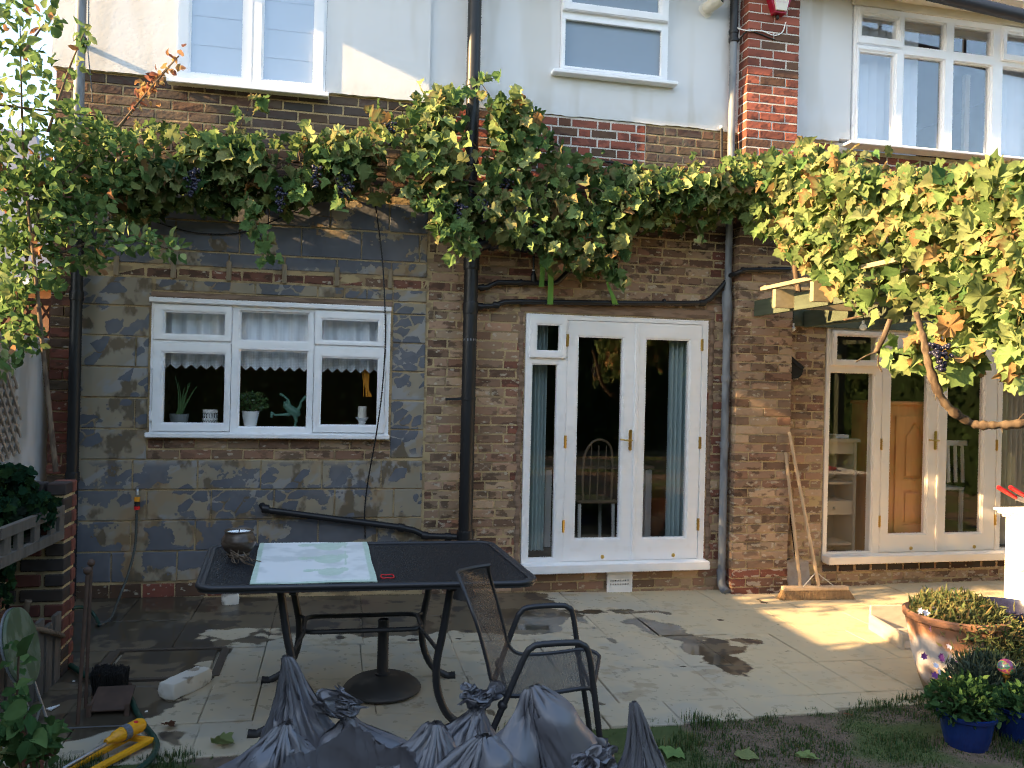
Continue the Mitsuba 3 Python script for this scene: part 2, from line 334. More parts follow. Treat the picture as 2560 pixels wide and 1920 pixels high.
add('patio', sheet(np.linspace(-2.4, 9, 24), np.array([-2.7, -1, 0.05]), lambda X, Y: gz(X)-0.02), 'm_joint', True); struct('patio', 'stone paved patio')
def paving_slab(x0, x1, y0, y1, r):
    pts = []
    for x in (x0, x1):
        pass
    c = 0.004
    top = np.array([[x0+c, y0+c], [x1-c, y0+c], [x1-c, y1-c], [x0+c, y1-c]]); out = np.array([[x0, y0], [x1, y0], [x1, y1], [x0, y1]])
    out = out + r.uniform(-0.003, 0.003, (4, 2)); dz = r.uniform(-0.004, 0.004)+r.uniform(-0.003, 0.003, 4)
    V = np.vstack([np.c_[top, gz(top[:, 0])+dz], np.c_[out, gz(out[:, 0])+dz-0.004], np.c_[out, gz(out[:, 0])-0.035]])
    F = [[0, 1, 2], [0, 2, 3]]
    for k in range(4):
        l = (k+1) % 4
        F += [[4+k, 4+l, l], [4+k, l, k], [8+k, 8+l, 4+l], [8+k, 4+l, 4+k]]
    return V, np.array(F)
rows_y = [0.0, -0.595, -1.195, -1.79, -2.29, -2.75]
row_x = [[-1.93, -1.385, -0.945, -0.40, 0.20, 1.02, 1.80, 2.40, 3.0, 3.6, 4.2, 4.8, 5.4, 6.0, 6.9],
         [-2.0, -1.70, -0.95, -0.40, 0.19, 0.75, 1.01, 1.81, 2.18, 2.68, 3.28, 3.88, 4.48, 5.4, 6.3],
         [-2.0, -1.50, -0.64, -0.40, 0.17, 0.745, 1.3, 2.13, 2.42, 2.99, 3.6, 4.2, 5.1, 6.0],
         [-2.0, -1.24, -0.62, -0.37, 0.22, 0.75, 1.5, 2.13, 2.68, 2.99, 3.3, 3.9, 4.8, 5.7],
         [-2.0, -1.16, -0.60, 0.1, 0.8, 1.35, 1.74, 2.14, 2.645, 3.31, 3.9, 4.6, 5.5]]
r1 = np.random.default_rng(3)
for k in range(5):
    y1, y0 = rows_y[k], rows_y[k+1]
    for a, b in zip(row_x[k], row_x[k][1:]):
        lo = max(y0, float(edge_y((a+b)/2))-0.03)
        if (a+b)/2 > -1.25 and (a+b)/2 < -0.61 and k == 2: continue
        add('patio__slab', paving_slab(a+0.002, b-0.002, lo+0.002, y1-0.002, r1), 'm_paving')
# recessed tray cover let into the paving
mat('m_tray', (0.075, 0.060, 0.046), 0.5, 0.4)
t = thing('drain_cover', 'wet recessed paved drain cover in a dark metal tray set in the patio', 'drain cover')
g0 = float(gz(-0.94))
add(t+'__tray', cat([bar((-1.25, -1.2, gz(-1.25)-0.004), (-0.63, -1.2, gz(-.63)-0.004), 0.03, 0.02), bar((-1.25, -1.69, gz(-1.25)-0.004), (-0.63, -1.69, gz(-.63)-0.004), 0.03, 0.02),
                     bar((-1.25, -1.215, gz(-1.25)-0.0045), (-1.25, -1.675, gz(-1.25)-0.0045), 0.055, 0.02), bar((-0.63, -1.215, gz(-.63)-0.0045), (-0.63, -1.675, gz(-.63)-0.0045), 0.045, 0.02)]), 'm_tray')
add(t+'__slab', paving_slab(-1.20, -0.675, -1.665, -1.225, r1), 'm_paving')
for (a, b, c_, d_) in ((-1.5, -1.29, -1.785, -1.2), (-0.595, -0.405, -1.785, -1.2), (-1.29, -0.6, -1.785, -1.72)):
    add('patio__slab', paving_slab(a, b, c_, d_, r1), 'm_paving')

# ---------------------------------------------------------------- bricks
def brick_mesh(x0, x1, z0, z1, yf, depth, r, c=0.004, wear=0.003):
    o = np.array([[x0, z0], [x1, z0], [x1, z1], [x0, z1]]) + r.uniform(-wear*0.6, wear*0.6, (4, 2))
    f = np.array([[x0+c, z0+c], [x1-c, z0+c], [x1-c, z1-c], [x0+c, z1-c]]) + r.uniform(-wear, wear, (4, 2))
    dy = yf + r.uniform(-0.003, 0.0025) + r.uniform(-0.002, 0.002, 4)
    V = np.vstack([np.c_[f[:, 0], dy, f[:, 1]], np.c_[o[:, 0], dy+c, o[:, 1]], np.c_[o[:, 0], np.full(4, yf+depth), o[:, 1]]])
    F = [[0, 1, 2], [0, 2, 3]]
    for k in range(4):
        l = (k+1) % 4
        F += [[4+k, 4+l, l], [4+k, l, k], [8+k, 8+l, 4+l], [8+k, 4+l, 4+k]]
    return V, np.array(F)
def courses(x0, x1, z0, z1, holes, bond, r, course=0.075, L=0.225, m=0.012, shift=0.0):
    out = []; k = 0; z = z0
    while z < z1-0.02:
        zt = min(z+course-m, z1)
        xs = []; x = x0 - L + shift
        if bond == 'flemish':
            seq = [L, L/2]; x += (0.0 if k % 2 == 0 else 0.75*L); s = 0
            while x < x1: xs.append((x, x+seq[s % 2]-m)); x += seq[s % 2]; s += 1
        elif bond == 'mixed':
            x += r.uniform(0, 0.2)
            while x < x1:
                l = L if r.random() < 0.72 else L/2
                xs.append((x, x+l-m)); x += l
        else:
            x += (0 if k % 2 == 0 else L/2)
            while x < x1: xs.append((x, x+L-m)); x += L
        for a, b in xs:
            a, b = max(a, x0), min(b, x1)
            parts = [(a, b)]
            for hx0, hx1, hz0, hz1 in holes:
                if hz0 < (z+zt)/2 < hz1:
                    nxt = []
                    for p, q in parts:
                        if q <= hx0 or p >= hx1: nxt.append((p, q)); continue
                        if p < hx0: nxt.append((p, hx0-0.004))
                        if q > hx1: nxt.append((hx1+0.004, q))
                    parts = nxt
            out += [(p, q, z, zt) for p, q in parts if q-p > 0.03]
        z += course; k += 1
    return out
def lay(holder, rects, yf, depth, bsdf, palette, r, limit=300, wear=0.003, piece='brick', mass='brickwork', c=0.004):
    """The bricks of one wall: the nearest are parts of their own, the rest one part."""
    def far(q): return (q[0]+q[1])**2/4 + 40 + ((q[2]+q[3])/2-1.6)**2
    order = sorted(range(len(rects)), key=lambda i: far(rects[i])); rest = []; cols = []
    for n, i in enumerate(order):
        x0, x1, z0, z1 = rects[i]
        p = palette[r.integers(len(palette))]
        if palette is BROWN and (1.28 < x0 < 1.47 or 3.06 < x0 < 3.16) and r.random() < 0.55: p = (0.21, 0.085, 0.06)
        col = np.clip(np.array(p)*r.uniform(0.8, 1.2)+r.uniform(-0.008, 0.008, 3), 0.01, 0.9)
        m = brick_mesh(x0, x1, z0, z1, yf, depth, r, c, wear)
        if n < limit: add(f'{holder}__{piece}', m, bsdf, color=np.tile(col, (len(m[0]), 1)))
        else: rest.append(m); cols.append(np.tile(col, (len(m[0]), 1)))
    if rest:
        k = add(f'{holder}__{mass}', cat(rest), bsdf, color=np.vstack(cols)); labels[k] = {'kind': 'stuff'}
BROWN = [(0.30, 0.205, 0.105), (0.26, 0.175, 0.092), (0.33, 0.235, 0.125), (0.22, 0.15, 0.082), (0.28, 0.20, 0.11), (0.19, 0.125, 0.07), (0.31, 0.205, 0.105), (0.36, 0.265, 0.15), (0.22, 0.125, 0.075), (0.165, 0.10, 0.062)]
RED = [(0.28, 0.085, 0.055), (0.245, 0.075, 0.05), (0.31, 0.10, 0.06), (0.20, 0.066, 0.05), (0.13, 0.065, 0.055)]
DARK = [(0.098, 0.070, 0.060), (0.085, 0.064, 0.058), (0.115, 0.075, 0.062), (0.095, 0.072, 0.062), (0.075, 0.058, 0.054), (0.14, 0.075, 0.058)]
BROWN = [tuple(1.2*c for c in b) for b in BROWN]
QUOIN = [(0.16, 0.06, 0.042), (0.115, 0.058, 0.042), (0.19, 0.066, 0.044), (0.10, 0.06, 0.045)]

H = thing('house', 'two-storey house with stripped block and brown brick ground floor and white rendered upper storey', 'house')
KW = (-1.352, 0.388, 1.19, 2.21)        # openings x0 x1 z0 z1
FD = (1.468, 3.064, 0.12, 2.212)
RD = (4.185, 6.53, 0.13, 2.222)
UL, UM, UR = (-1.215, -0.148, 3.77, 5.05), (1.70, 2.625, 4.15, 5.05), (4.345, 6.6, 3.775, 5.08)
def holed(x0, x1, z0, z1, holes):
    P = sbox(x0, z0, x1, z1)
    for a, b, c, d in holes: P = P.difference(sbox(a, c, b, d))
    return P
# backing walls: the mortar seen in the joints
add(H+'__block_wall', slab_xz(holed(-1.83, 0.67, -0.2, 3.03, [KW]), 0.0015, 0.3), 'm_mortar')
W1 = add(H+'__brown_brick_wall', slab_xz(holed(0.67, 7.6, -0.3, 3.03, [FD, RD]), 0.0005, 0.3), 'm_mortar')
W2 = add(H+'__dark_brick_wall', slab_xz(sbox(-2.03, 3.03, 0.86, 3.828), 0.0015, 0.3), 'm_mortar')
W3 = add(H+'__red_brick_wall', slab_xz(sbox(0.86, 3.03, 2.46, 3.828), 0.0005, 0.3), 'm_mortar_white')
W4 = add(H+'__dark_brick_wall', slab_xz(sbox(2.46, 3.03, 3.3, 3.828), 0.0015, 0.3), 'm_mortar')
W5 = add(H+'__red_brick_wall', slab_xz(sbox(3.74, 3.03, 7.6, 3.828).difference(sbox(4.35, 3.775, 7.7, 4)), 0.0005, 0.3), 'm_mortar_white')
WQ = add(H+'__quoin', slab_xz(sbox(-2.03, -0.2, -1.83, 3.03), 0.0055, 0.3), 'm_mortar')
rb = np.random.default_rng(11)
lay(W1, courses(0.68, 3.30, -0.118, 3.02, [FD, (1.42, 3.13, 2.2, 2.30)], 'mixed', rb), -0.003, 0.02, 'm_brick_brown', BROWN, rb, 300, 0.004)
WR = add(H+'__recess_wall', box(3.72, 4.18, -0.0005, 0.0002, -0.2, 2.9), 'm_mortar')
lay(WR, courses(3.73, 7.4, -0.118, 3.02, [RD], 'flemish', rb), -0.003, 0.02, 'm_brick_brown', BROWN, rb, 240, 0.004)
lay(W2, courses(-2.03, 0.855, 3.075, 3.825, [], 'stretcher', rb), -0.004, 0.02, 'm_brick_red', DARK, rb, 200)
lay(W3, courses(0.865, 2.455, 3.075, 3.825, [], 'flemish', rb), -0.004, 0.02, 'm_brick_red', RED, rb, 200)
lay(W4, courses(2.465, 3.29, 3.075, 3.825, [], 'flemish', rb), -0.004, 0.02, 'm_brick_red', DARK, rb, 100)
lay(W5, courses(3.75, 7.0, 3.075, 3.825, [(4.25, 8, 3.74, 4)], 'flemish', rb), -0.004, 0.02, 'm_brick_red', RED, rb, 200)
q = []
for k in range(40):
    z = 0.003+k*0.0757
    if z > 3.0: break
    e = -1.90 if k % 2 else -1.845
    if k % 2 and rb.random() < 0.4: q += [(-2.03, -1.945, z, z+0.066), (-1.935, e, z, z+0.066)]
    else: q.append((-2.03, e, z, z+0.066))
lay(WQ, q, -0.010, 0.03, 'm_brick_brown', QUOIN, rb, 300, 0.006)
# stripped block wall
BW = H+'__block_wall'
blocks = []
def row(z0, z1, x0, x1, joints):
    e = [x0]+[v for v in joints if x0+0.05 < v < x1-0.05]+[x1]
    for a, b in zip(e, e[1:]): blocks.append((a+0.005, b-0.005, z0+0.005, z1-0.005))
row(0.117, 0.341, -1.83, 0.665, [-1.59+0.45*n for n in range(6)])
row(0.341, 0.567, -1.83, 0.665, [-1.463+0.445*n for n in range(6)])
row(0.567, 0.793, -1.83, 0.665, [-1.36+0.45*n for n in range(6)])
row(0.793, 1.016, -1.83, 0.665, [-1.46+0.45*n for n in range(6)])
for k, z in enumerate([1.016, 1.241, 1.468, 1.694, 1.917]):
    row(z, z+0.2245, -1.83, -1.365, [-1.455] if k in (1, 3) else [])
    row(z+0.015, z+0.2395, 0.402, 0.665, [] if k != 1 else [])
row(2.1415, 2.352, -1.83, -1.355, [-1.335]); row(2.157, 2.25, 0.402, 0.665, [])
row(2.262, 2.350, -1.335, 0.40, [-1.07, -0.63, -0.17, 0.03, 0.20]); row(2.255, 2.350, 0.40, 0.665, [])
row(2.452, 2.562, -1.83, 0.665, [-1.22, -0.82, -0.42, -0.03, 0.385]); row(2.565, 2.79, -1.83, 0.665, [-1.65+0.45*n for n in range(6)])
row(2.793, 3.02, -1.83, 0.665, [-1.44+0.45*n for n in range(6)])
lay(BW, blocks, -0.008, 0.02, 'm_block', [(0.2, 0.2, 0.2)], rb, 300, 0.004, 'block', 'blockwork', 0.004)
low = courses(-1.82, 0.66, 0.0, 0.11, [], 'stretcher', rb, 0.112, 0.225)
lay(BW, low, -0.002, 0.02, 'm_brick_brown', QUOIN, rb, 60, 0.006)
lay(BW, courses(-1.36, 0.40, 1.022, 1.18, [], 'stretcher', rb, 0.078), -0.003, 0.02, 'm_brick_brown', BROWN, rb, 60, 0.006)
lay(BW, courses(-1.62, 0.66, 2.362, 2.44, [], 'stretcher', rb, 0.078), -0.001, 0.02, 'm_brick_brown', [(0.17, 0.075, 0.048), (0.19, 0.085, 0.05), (0.15, 0.085, 0.055)], rb, 60, 0.006)
def plank_col(p, n, uv): return mix((0.30, 0.245, 0.165), (0.18, 0.135, 0.085), fbm(p.x*70, p.y*8, p.z*6, 4))
mat('m_old_wood', proc(plank_col), 0.8, 0.2)
for x in (-1.60, -1.21, -0.82, -0.42, -0.03, 0.375):
    add(BW+'__wooden_plug', box(x-0.018, x+0.018, -0.02, 0.01, 2.355, 2.50, 0.003), 'm_old_wood')
def lintel_col(p, n, uv): return mix((0.24, 0.165, 0.115), (0.15, 0.098, 0.066), smoothstep(0.4, 0.65, fbm(p.x*6, p.y, p.z*25, 4)))
mat('m_lintel', proc(lintel_col), 0.85, 0.2)
add(W1+'__lintel', box(1.42, 3.12, -0.008, 0.03, 2.222, 2.30, 0.004), 'm_lintel'); add(BW+'__lintel', box(-1.36, 0.40, -0.012, 0.03, 2.214, 2.254, 0.004), 'm_lintel')
# rough mortar fillets round the door frame
for xx in (1.435, 3.095):
    pts = [(xx, -0.001, z) for z in np.linspace(0.1, 2.22, 40)]
    v, f = tube(np.array(pts)+rb.normal(0, 0.006, (40, 3))*[1, 0.3, 0.3], rb.uniform(0.014, 0.032, 40), 7)
    v[:, 1] = v[:, 1]*0.35
    add(W1+'__fillet', (v, f), 'm_lintel', True)
# chimney breast: whole bricks with depth
CH = add(H+'__chimney', cat([box(3.259, 3.761, -0.152, 0.1, -0.2, 3.03), box(3.297, 3.758, -0.1475, 0.1, 3.03, 5.6)]), 'm_mortar')
chw = add(H+'__chimney_mortar', cat([box(3.294, 3.761, -0.1525, -0.147, 3.03, 5.6), box(3.2935, 3.297, -0.147, -0.002, 3.03, 5.6)]), 'm_mortar_white')
k = 0; z = -0.1
while z < 5.55:
    up = z > 3.02
    x0, x1 = (3.29, 3.765) if up else (3.255, 3.765)
    w = x1-x0; pal = RED if up else BROWN; bm = 'm_brick_red' if up else 'm_brick_brown'
    if k % 2 == 0: lst = [(x0, x0+w/2-0.005, -0.157, -0.055), (x0+w/2+0.005, x1, -0.157, -0.055), (x0, x0+0.10, -0.045, 0.0)]
    else: lst = [(x0, x0+w/4-0.005, -0.157, 0.0), (x0+w/4+0.005, x0+0.75*w-0.005, -0.157, -0.055), (x0+0.75*w+0.005, x1, -0.157, -0.055)]
    if up and rb.random() < 0.25: pal = RED[3:]
    if z < 0.06: pal = [(0.2, 0.075, 0.05), (0.165, 0.085, 0.055)]
    for (a, b, c, d) in lst:
        col = np.clip(np.array(pal[rb.integers(len(pal))])*rb.uniform(0.8, 1.2), 0.01, 1)
        v, f = box(a, b, c+rb.uniform(-0.003, 0.003), d, z, z+0.0655, 0.004); v = v+rb.normal(0, 0.0012, v.shape)
        add(CH+'__brick', (v, f), bm, color=np.tile(col, (len(v), 1)))
    z += 0.0755; k += 1
# white render
def wavy_bottom(x0, x1, z0, z1, holes, seed, amp=0.006):
    xs = np.arange(x0, x1, 0.04); r = np.random.default_rng(seed)
    P = Polygon([(x, z0+r.uniform(-amp, amp)) for x in xs]+[(x1, z0), (x1, z1), (x0, z1)])
    for a, b, c, d in holes: P = P.difference(sbox(a, c, b, d))
    return P
add(H+'__render', slab_xz(wavy_bottom(-2.05, 0.644, 3.825, 5.7, [UL], 1, 0.003), -0.035, 0.3), 'm_render')
add(H+'__render', slab_xz(wavy_bottom(0.644, 3.30, 3.832, 5.7, [UM], 2), -0.010, 0.3), 'm_render')
add(H+'__render', slab_xz(wavy_bottom(3.76, 7.6, 3.828, 5.7, [UR, (4.24, 4.36, 3.8, 3.85)], 3), -0.045, 0.3), 'm_render')
add(H+'__side_wall', box(-2.03, -1.75, 0.31, 8.0, -0.2, 5.7), 'm_mortar')
add(H+'__roof', cat([box(-2.43, 9, -0.40, 8.4, 5.7, 5.75), box(-2.43, -2.4, -0.4, 8.4, 5.1, 5.7), box(7.6, 9, -0.3, 8, -0.2, 5.7), box(-1.7, 7.6, 7.8, 8, -0.2, 5.7)]), 'm_mortar')
add(H+'__soffit', box(-2.4, 9, -0.38, -0.047, 5.10, 5.12), 'm_cream')
add(H+'__fascia', box(-2.4, 9, -0.40, -0.381, 5.08, 5.30), 'm_cream')
mat('m_navy', (0.020, 0.024, 0.036), 0.5, 0.4)
t = thing('gutter', 'dark blue-black gutter along the eaves above the large upstairs window', 'gutter')
gpts = [(4.2, -0.45, 5.045), (6.0, -0.45, 4.90), (8.5, -0.45, 4.72)]
add(t+'__trough', tube(gpts, 0.055, 12), 'm_navy', 40)
for x in (4.9, 5.9): add(t+'__bracket', bar((x, -0.44, 5.10), (x, -0.44, 4.96), 0.03, 0.02, (0, 1, 0)), 'm_navy')
# ---------------------------------------------------------------- windows and doors
def sash(key, o, g, y0, y1, bsdf='m_paint', c=0.006):
    """A sash or leaf: outer rectangle o, glass rectangle g (x0 x1 z0 z1), with a stepped glazing bead."""
    def ring(d, e): return Polygon([(o[0]+d, o[2]+d), (o[1]-d, o[2]+d), (o[1]-d, o[3]-d), (o[0]+d, o[3]-d)], [[(g[0]-e, g[2]-e), (g[1]+e, g[2]-e), (g[1]+e, g[3]+e), (g[0]-e, g[3]+e)]])
    m = cat([slab_xz(ring(0, 0.0), y0+2*c, y1), slab_xz(ring(0.0, c*1.6), y0+c, y0+2*c+0.0005), slab_xz(ring(c*0.7, c*2.4), y0, y0+c+0.0005)])
    return add(key, m, bsdf)
def glass(key, g, y, bsdf='m_glass'):
    return add(key, pane_quad(g[0]-0.004, g[1]+0.004, g[2]-0.004, g[3]+0.004, y), bsdf)
def hinge(key, x, y, z, h=0.10):
    return add(key, cat([tube([(x, y, z-h/2), (x, y, z+h/2)], 0.007, 8), box(x-0.012, x+0.012, y+0.002, y+0.005, z-h/2, z+h/2)]), 'm_brass', 40)
# kitchen window
K = H+'__kitchen_window'
P = sbox(-1.350, 1.205, 0.386, 2.205)
for g in ((-1.335, -0.785, 1.225, 2.165), (-0.737, -0.226, 1.257, 1.848), (-0.737, -0.226, 1.908, 2.14), (-0.19, 0.355, 1.225, 2.165)): P = P.difference(sbox(g[0], g[2], g[1], g[3]))
add(K, slab_xz(P, -0.022, 0.07), 'm_paint')
add(K+'__transom', cat([box(-1.335, -0.785, -0.019, 0.06, 1.883, 1.897), box(-0.19, 0.355, -0.019, 0.06, 1.883, 1.897)]), 'm_paint')
for o, g in (((-1.331, -0.789, 1.899, 2.161), (-1.26, -0.838, 1.947, 2.104)), ((-1.331, -0.789, 1.229, 1.881), (-1.259, -0.832, 1.291, 1.804)),
             ((-0.186, 0.351, 1.899, 2.161), (-0.133, 0.29, 1.937, 2.092)), ((-0.186, 0.351, 1.229, 1.881), (-0.128, 0.294, 1.290, 1.800))):
    sash(K+'__casement', o, g, -0.040, 0.03); glass(K+'__pane', g, 0.005)
for g in ((-0.737, -0.226, 1.257, 1.848), (-0.737, -0.226, 1.908, 2.14)):
    glass(K+'__pane', g, 0.012)
    add(K+'__bead', rect_frame(g[0], g[1], g[2], g[3], 0.012, 0.0, 0.02), 'm_paint')
add(K+'__sill', cat([box(-1.368, 0.393, -0.085, -0.0225, 1.182, 1.219, 0.006)]), 'm_paint')
v, f = box(-1.362, 0.388, -0.062, -0.0225, 2.172, 2.208, 0.004); add(K+'__head', (v, f), 'm_paint')
for x, z in ((-1.337, 1.72), (-1.337, 1.34), (0.358, 1.74), (0.358, 1.33)): add(K+'__hinge', cat([tube([(x, -0.044, z-0.035), (x, -0.044, z+0.035)], 0.006, 8), box(x-0.011, x+0.011, -0.044, -0.04, z-0.035, z+0.035)]), 'm_paint', 40)
# french doors in the middle
mat('m_paint_warm_bounce', (0.76, 0.68, 0.57), 0.35, 0.4); PAINT = 'm_paint'  # off-white paint with warm bounce light from the patio mixed into its colour
def french(D, x0, x1, z0, z1, lights, vent, leaves, split, hx, handle_z, handle_x, lever):
    P = sbox(x0, z0, x1, z1)
    for g in lights: P = P.difference(sbox(g[0], g[2], g[1], g[3]))
    for o, g in vent: P = P.difference(sbox(g[0]-0.02, g[2]-0.02, g[1]+0.02, g[3]+0.02))
    for o, g in leaves: P = P.difference(sbox(o[0]-0.003, o[2]-0.003, o[1]+0.003, o[3]+0.003))
    add(D, slab_xz(P, -0.015, 0.08), PAINT)
    for g in lights:
        glass(D+'__pane', g, 0.012); add(D+'__bead', rect_frame(g[0], g[1], g[2], g[3], 0.010, -0.004, 0.02), PAINT)
    for o, g in vent: sash(D+'__vent', o, g, -0.048, 0.0, PAINT); glass(D+'__pane', g, -0.015)
    for o, g in leaves: sash(D+'__leaf', o, g, -0.010, 0.045, PAINT); glass(D+'__pane', g, 0.02)
    add(D+'__astragal', box(split-0.016, split+0.016, -0.024, -0.0105, leaves[0][0][2]+0.002, leaves[0][0][3]-0.002, 0.004), PAINT)
    add(D+'__sill', box(x0-0.008, x1+0.008, -0.13, -0.016, z0-0.012, z0+0.058, 0.006), PAINT)
    for x in hx:
        for z in (2.0, 1.17, 0.48): hinge(D+'__hinge', x, -0.018, z)
    hz = handle_z
    k = add(D+'__handle', cat([box(handle_x-0.014, handle_x+0.014, -0.034, -0.0265, hz-0.085, hz+0.085, 0.004), tube(spline([(handle_x, -0.03, hz), (handle_x, -0.075, hz), (handle_x-0.03*lever, -0.082, hz), (handle_x-0.07*lever, -0.078, hz+0.004), (handle_x-0.105*lever, -0.074, hz+0.008)], 4), 0.007, 8)]), 'm_brass', 40)
    for o, g in leaves: add(D+'__knob', ball((o[1]-0.26 if split > o[0]+0.3 else o[1]-0.22, -0.016, o[2]+0.035), 0.016, 2, (1, 0.6, 1)), 'm_brass', True)
F1 = H+'__french_doors'
french(F1, 1.472, 3.06, 0.13, 2.207, [(1.523, 1.751, 0.214, 1.805)], [((1.502, 1.800, 1.850, 2.169), (1.560, 1.745, 1.913, 2.115))],
       [((1.820, 2.421, 0.188, 2.165), (1.922, 2.301, 0.375, 2.031)), ((2.427, 3.006, 0.188, 2.168), (2.512, 2.892, 0.372, 2.032))], 2.424, (1.820, 3.006), 1.19, 2.375, 1)
F2 = H+'__french_doors_001'
PAINT = 'm_paint_warm_bounce'
french(F2, 4.19, 6.53, 0.14, 2.214, [(4.226, 4.676, 0.203, 1.807), (6.02, 6.47, 0.203, 1.807), (6.06, 6.43, 1.915, 2.12)], [((4.222, 4.722, 1.862, 2.17), (4.275, 4.672, 1.915, 2.122))],
       [((4.752, 5.340, 0.200, 2.155), (4.852, 5.227, 0.364, 1.998)), ((5.346, 5.968, 0.200, 2.155), (5.444, 5.822, 0.363, 1.998))], 5.343, (4.752, 5.968), 1.21, 5.297, 1)
labels[F2] = {'label': 'cream french doors, tinted warm for bounced light, with side lights right of the chimney breast'}
labels[F1] = {'label': 'white french doors with a narrow side light'}
# upstairs left window
U = H+'__upstairs_window'
P = sbox(-1.215, 3.80, -0.15, 5.05).difference(sbox(-1.19, 3.835, -0.70, 5.02)).difference(sbox(-0.665, 3.835, -0.178, 5.02))
add(U, slab_xz(P, -0.038, 0.02), 'm_upvc')
for o, g in (((-1.20, -0.687, 3.812, 5.04), (-1.121, -0.761, 3.879, 4.98)), ((-0.679, -0.165, 3.812, 5.04), (-0.606, -0.244, 3.879, 4.98))):
    sash(U+'__casement', o, g, -0.052, -0.015, 'm_upvc', 0.007); glass(U+'__pane', g, -0.028, 'm_glass_up')
add(U+'__sill', box(-1.268, -0.120, -0.12, -0.036, 3.766, 3.799, 0.005), 'm_upvc')
mat('m_blind', (0.40, 0.46, 0.54), 0.8, 0.2)
for x0, x1 in ((-1.15, -0.72), (-0.64, -0.20)):
    for kk in range(6):
        z0 = 3.80+0.215*kk + (0.09 if x0 < -1 else 0.05)
        v, f = box(x0, x1, -0.012, -0.008, z0-0.01, z0+0.215); v[:, 1] += np.where(v[:, 2] > z0+0.1, 0.006, 0.0)
        add(U+'__blind', (v, f), 'm_blind')
add(U+'__lining', box(-1.2, -0.16, 0.03, 0.034, 3.77, 5.05), 'm_blind')
# upstairs middle window
U = H+'__upstairs_window_001'
P = sbox(1.703, 4.178, 2.622, 5.05).difference(sbox(1.727, 4.216, 2.566, 4.606)).difference(sbox(1.76, 4.70, 2.56, 5.03))
add(U, slab_xz(P, -0.045, 0.03), 'm_upvc')
g = (1.727, 2.566, 4.216, 4.606); add(U+'__frosted_pane', pane_quad(*g, -0.012), 'm_frost'); add(U+'__bead', rect_frame(g[0]-0.012, g[1]+0.012, g[2]-0.012, g[3]+0.012, 0.018, -0.052, -0.04), 'm_upvc')
o, g = (1.703, 2.611, 4.664, 5.04), (1.779, 2.527, 4.735, 4.98)
sash(U+'__casement', o, g, -0.085, -0.03, 'm_upvc', 0.009); add(U+'__frosted_pane', pane_quad(g[0]-.004, g[1]+.004, g[2]-.004, g[3]+.004, -0.05), 'm_frost')
add(U+'__sill', box(1.628, 2.70, -0.10, -0.0105, 4.146, 4.176, 0.005), 'm_upvc')
# large upstairs window on the right
U = H+'__upstairs_window_002'
P = sbox(4.36, 3.79, 6.55, 5.03)
big = [(4.865, 5.292, 3.825, 4.655), (4.865, 5.296, 4.733, 4.985), (5.376, 5.795, 3.825, 4.655), (5.376, 5.797, 4.733, 4.978), (5.90, 6.28, 3.83, 4.66)]
for g in big+[(4.395, 4.80, 3.84, 4.66), (4.41, 4.79, 4.72, 4.97), (5.91, 6.27, 4.735, 4.98)]: P = P.difference(sbox(g[0], g[2], g[1], g[3]))
add(U, slab_xz(P, -0.055, 0.02), 'm_upvc')
for g in big:
    glass(U+'__pane', g, -0.01, 'm_glass_up'); add(U+'__bead', rect_frame(g[0]-0.002, g[1]+0.002, g[2]-0.002, g[3]+0.002, 0.012, -0.035, -0.005), 'm_upvc')
for o, g in (((4.372, 4.832, 3.80, 4.676), (4.404, 4.750, 3.862, 4.622)), ((4.378, 4.832, 4.690, 5.0), (4.424, 4.774, 4.765, 4.946)), ((5.872, 6.30, 4.700, 5.01), (5.925, 6.25, 4.765, 4.95))):
    sash(U+'__casement', o, g, -0.088, -0.02, 'm_upvc', 0.008); glass(U+'__pane', g, -0.05, 'm_glass_up')
add(U+'__sill', box(4.25, 6.62, -0.19, -0.046, 3.772, 3.795, 0.005), 'm_upvc')
add(U+'__head', box(4.33, 6.65, -0.075, -0.046, 5.032, 5.098), 'm_cream')
mat('m_slat', (0.56, 0.60, 0.66), 0.7, 0.2)
for x in np.concatenate([np.arange(4.40, 5.12, 0.085), np.arange(5.90, 6.5, 0.075)]):
    a = 0.30+0.25*math.sin(x*37); v, f = bar((x, 0.10, 3.78), (x, 0.10, 4.95), 0.088, 0.0015, (math.sin(a), math.cos(a), 0)); add(U+'__blind_slat', (v, f), 'm_slat')
add(U+'__head_rail', box(4.38, 6.5, 0.08, 0.13, 4.95, 5.0), 'm_slat')
add(U+'__lining', box(5.66, 5.71, 0.12, 0.16, 3.75, 4.62), 'm_old_wood')
# rooms behind the glass
def room(x0, x1, z0, z1, depth, y0=0.3, wall='m_room'):
    w = 0.02
    return cat([box(x0-w, x0, y0, depth, z0, z1), box(x1, x1+w, y0, depth, z0, z1), box(x0-w, x1+w, depth, depth+w, z0-w, z1+w), box(x0-w, x1+w, y0, depth, z0-w, z0), box(x0-w, x1+w, y0, depth, z1, z1+w)])
def room_col(p, n, uv): return mix((0.42, 0.22, 0.16), (0.30, 0.19, 0.15), smoothstep(0.3, 0.7, fbm(p.x, p.y, p.z, 2)))
mat('m_kitchen', proc(room_col), 0.9, 0.2)
add(H+'__room', room(-1.8, 0.9, 0.2, 2.6, 3.2), 'm_kitchen'); add(H+'__room', room(1.1, 3.7, 0.1, 2.6, 4.4), 'm_room'); add(H+'__room', room(3.95, 7.3, 0.1, 2.6, 4.2), 'm_room')
add(H+'__room', room(-1.7, 0.4, 3.4, 5.05, 2.5), 'm_room'); add(H+'__room', room(1.2, 3.0, 3.9, 5.05, 2.5), 'm_room'); add(H+'__room', room(4.2, 7.3, 3.5, 5.05, 3.5), 'm_room')
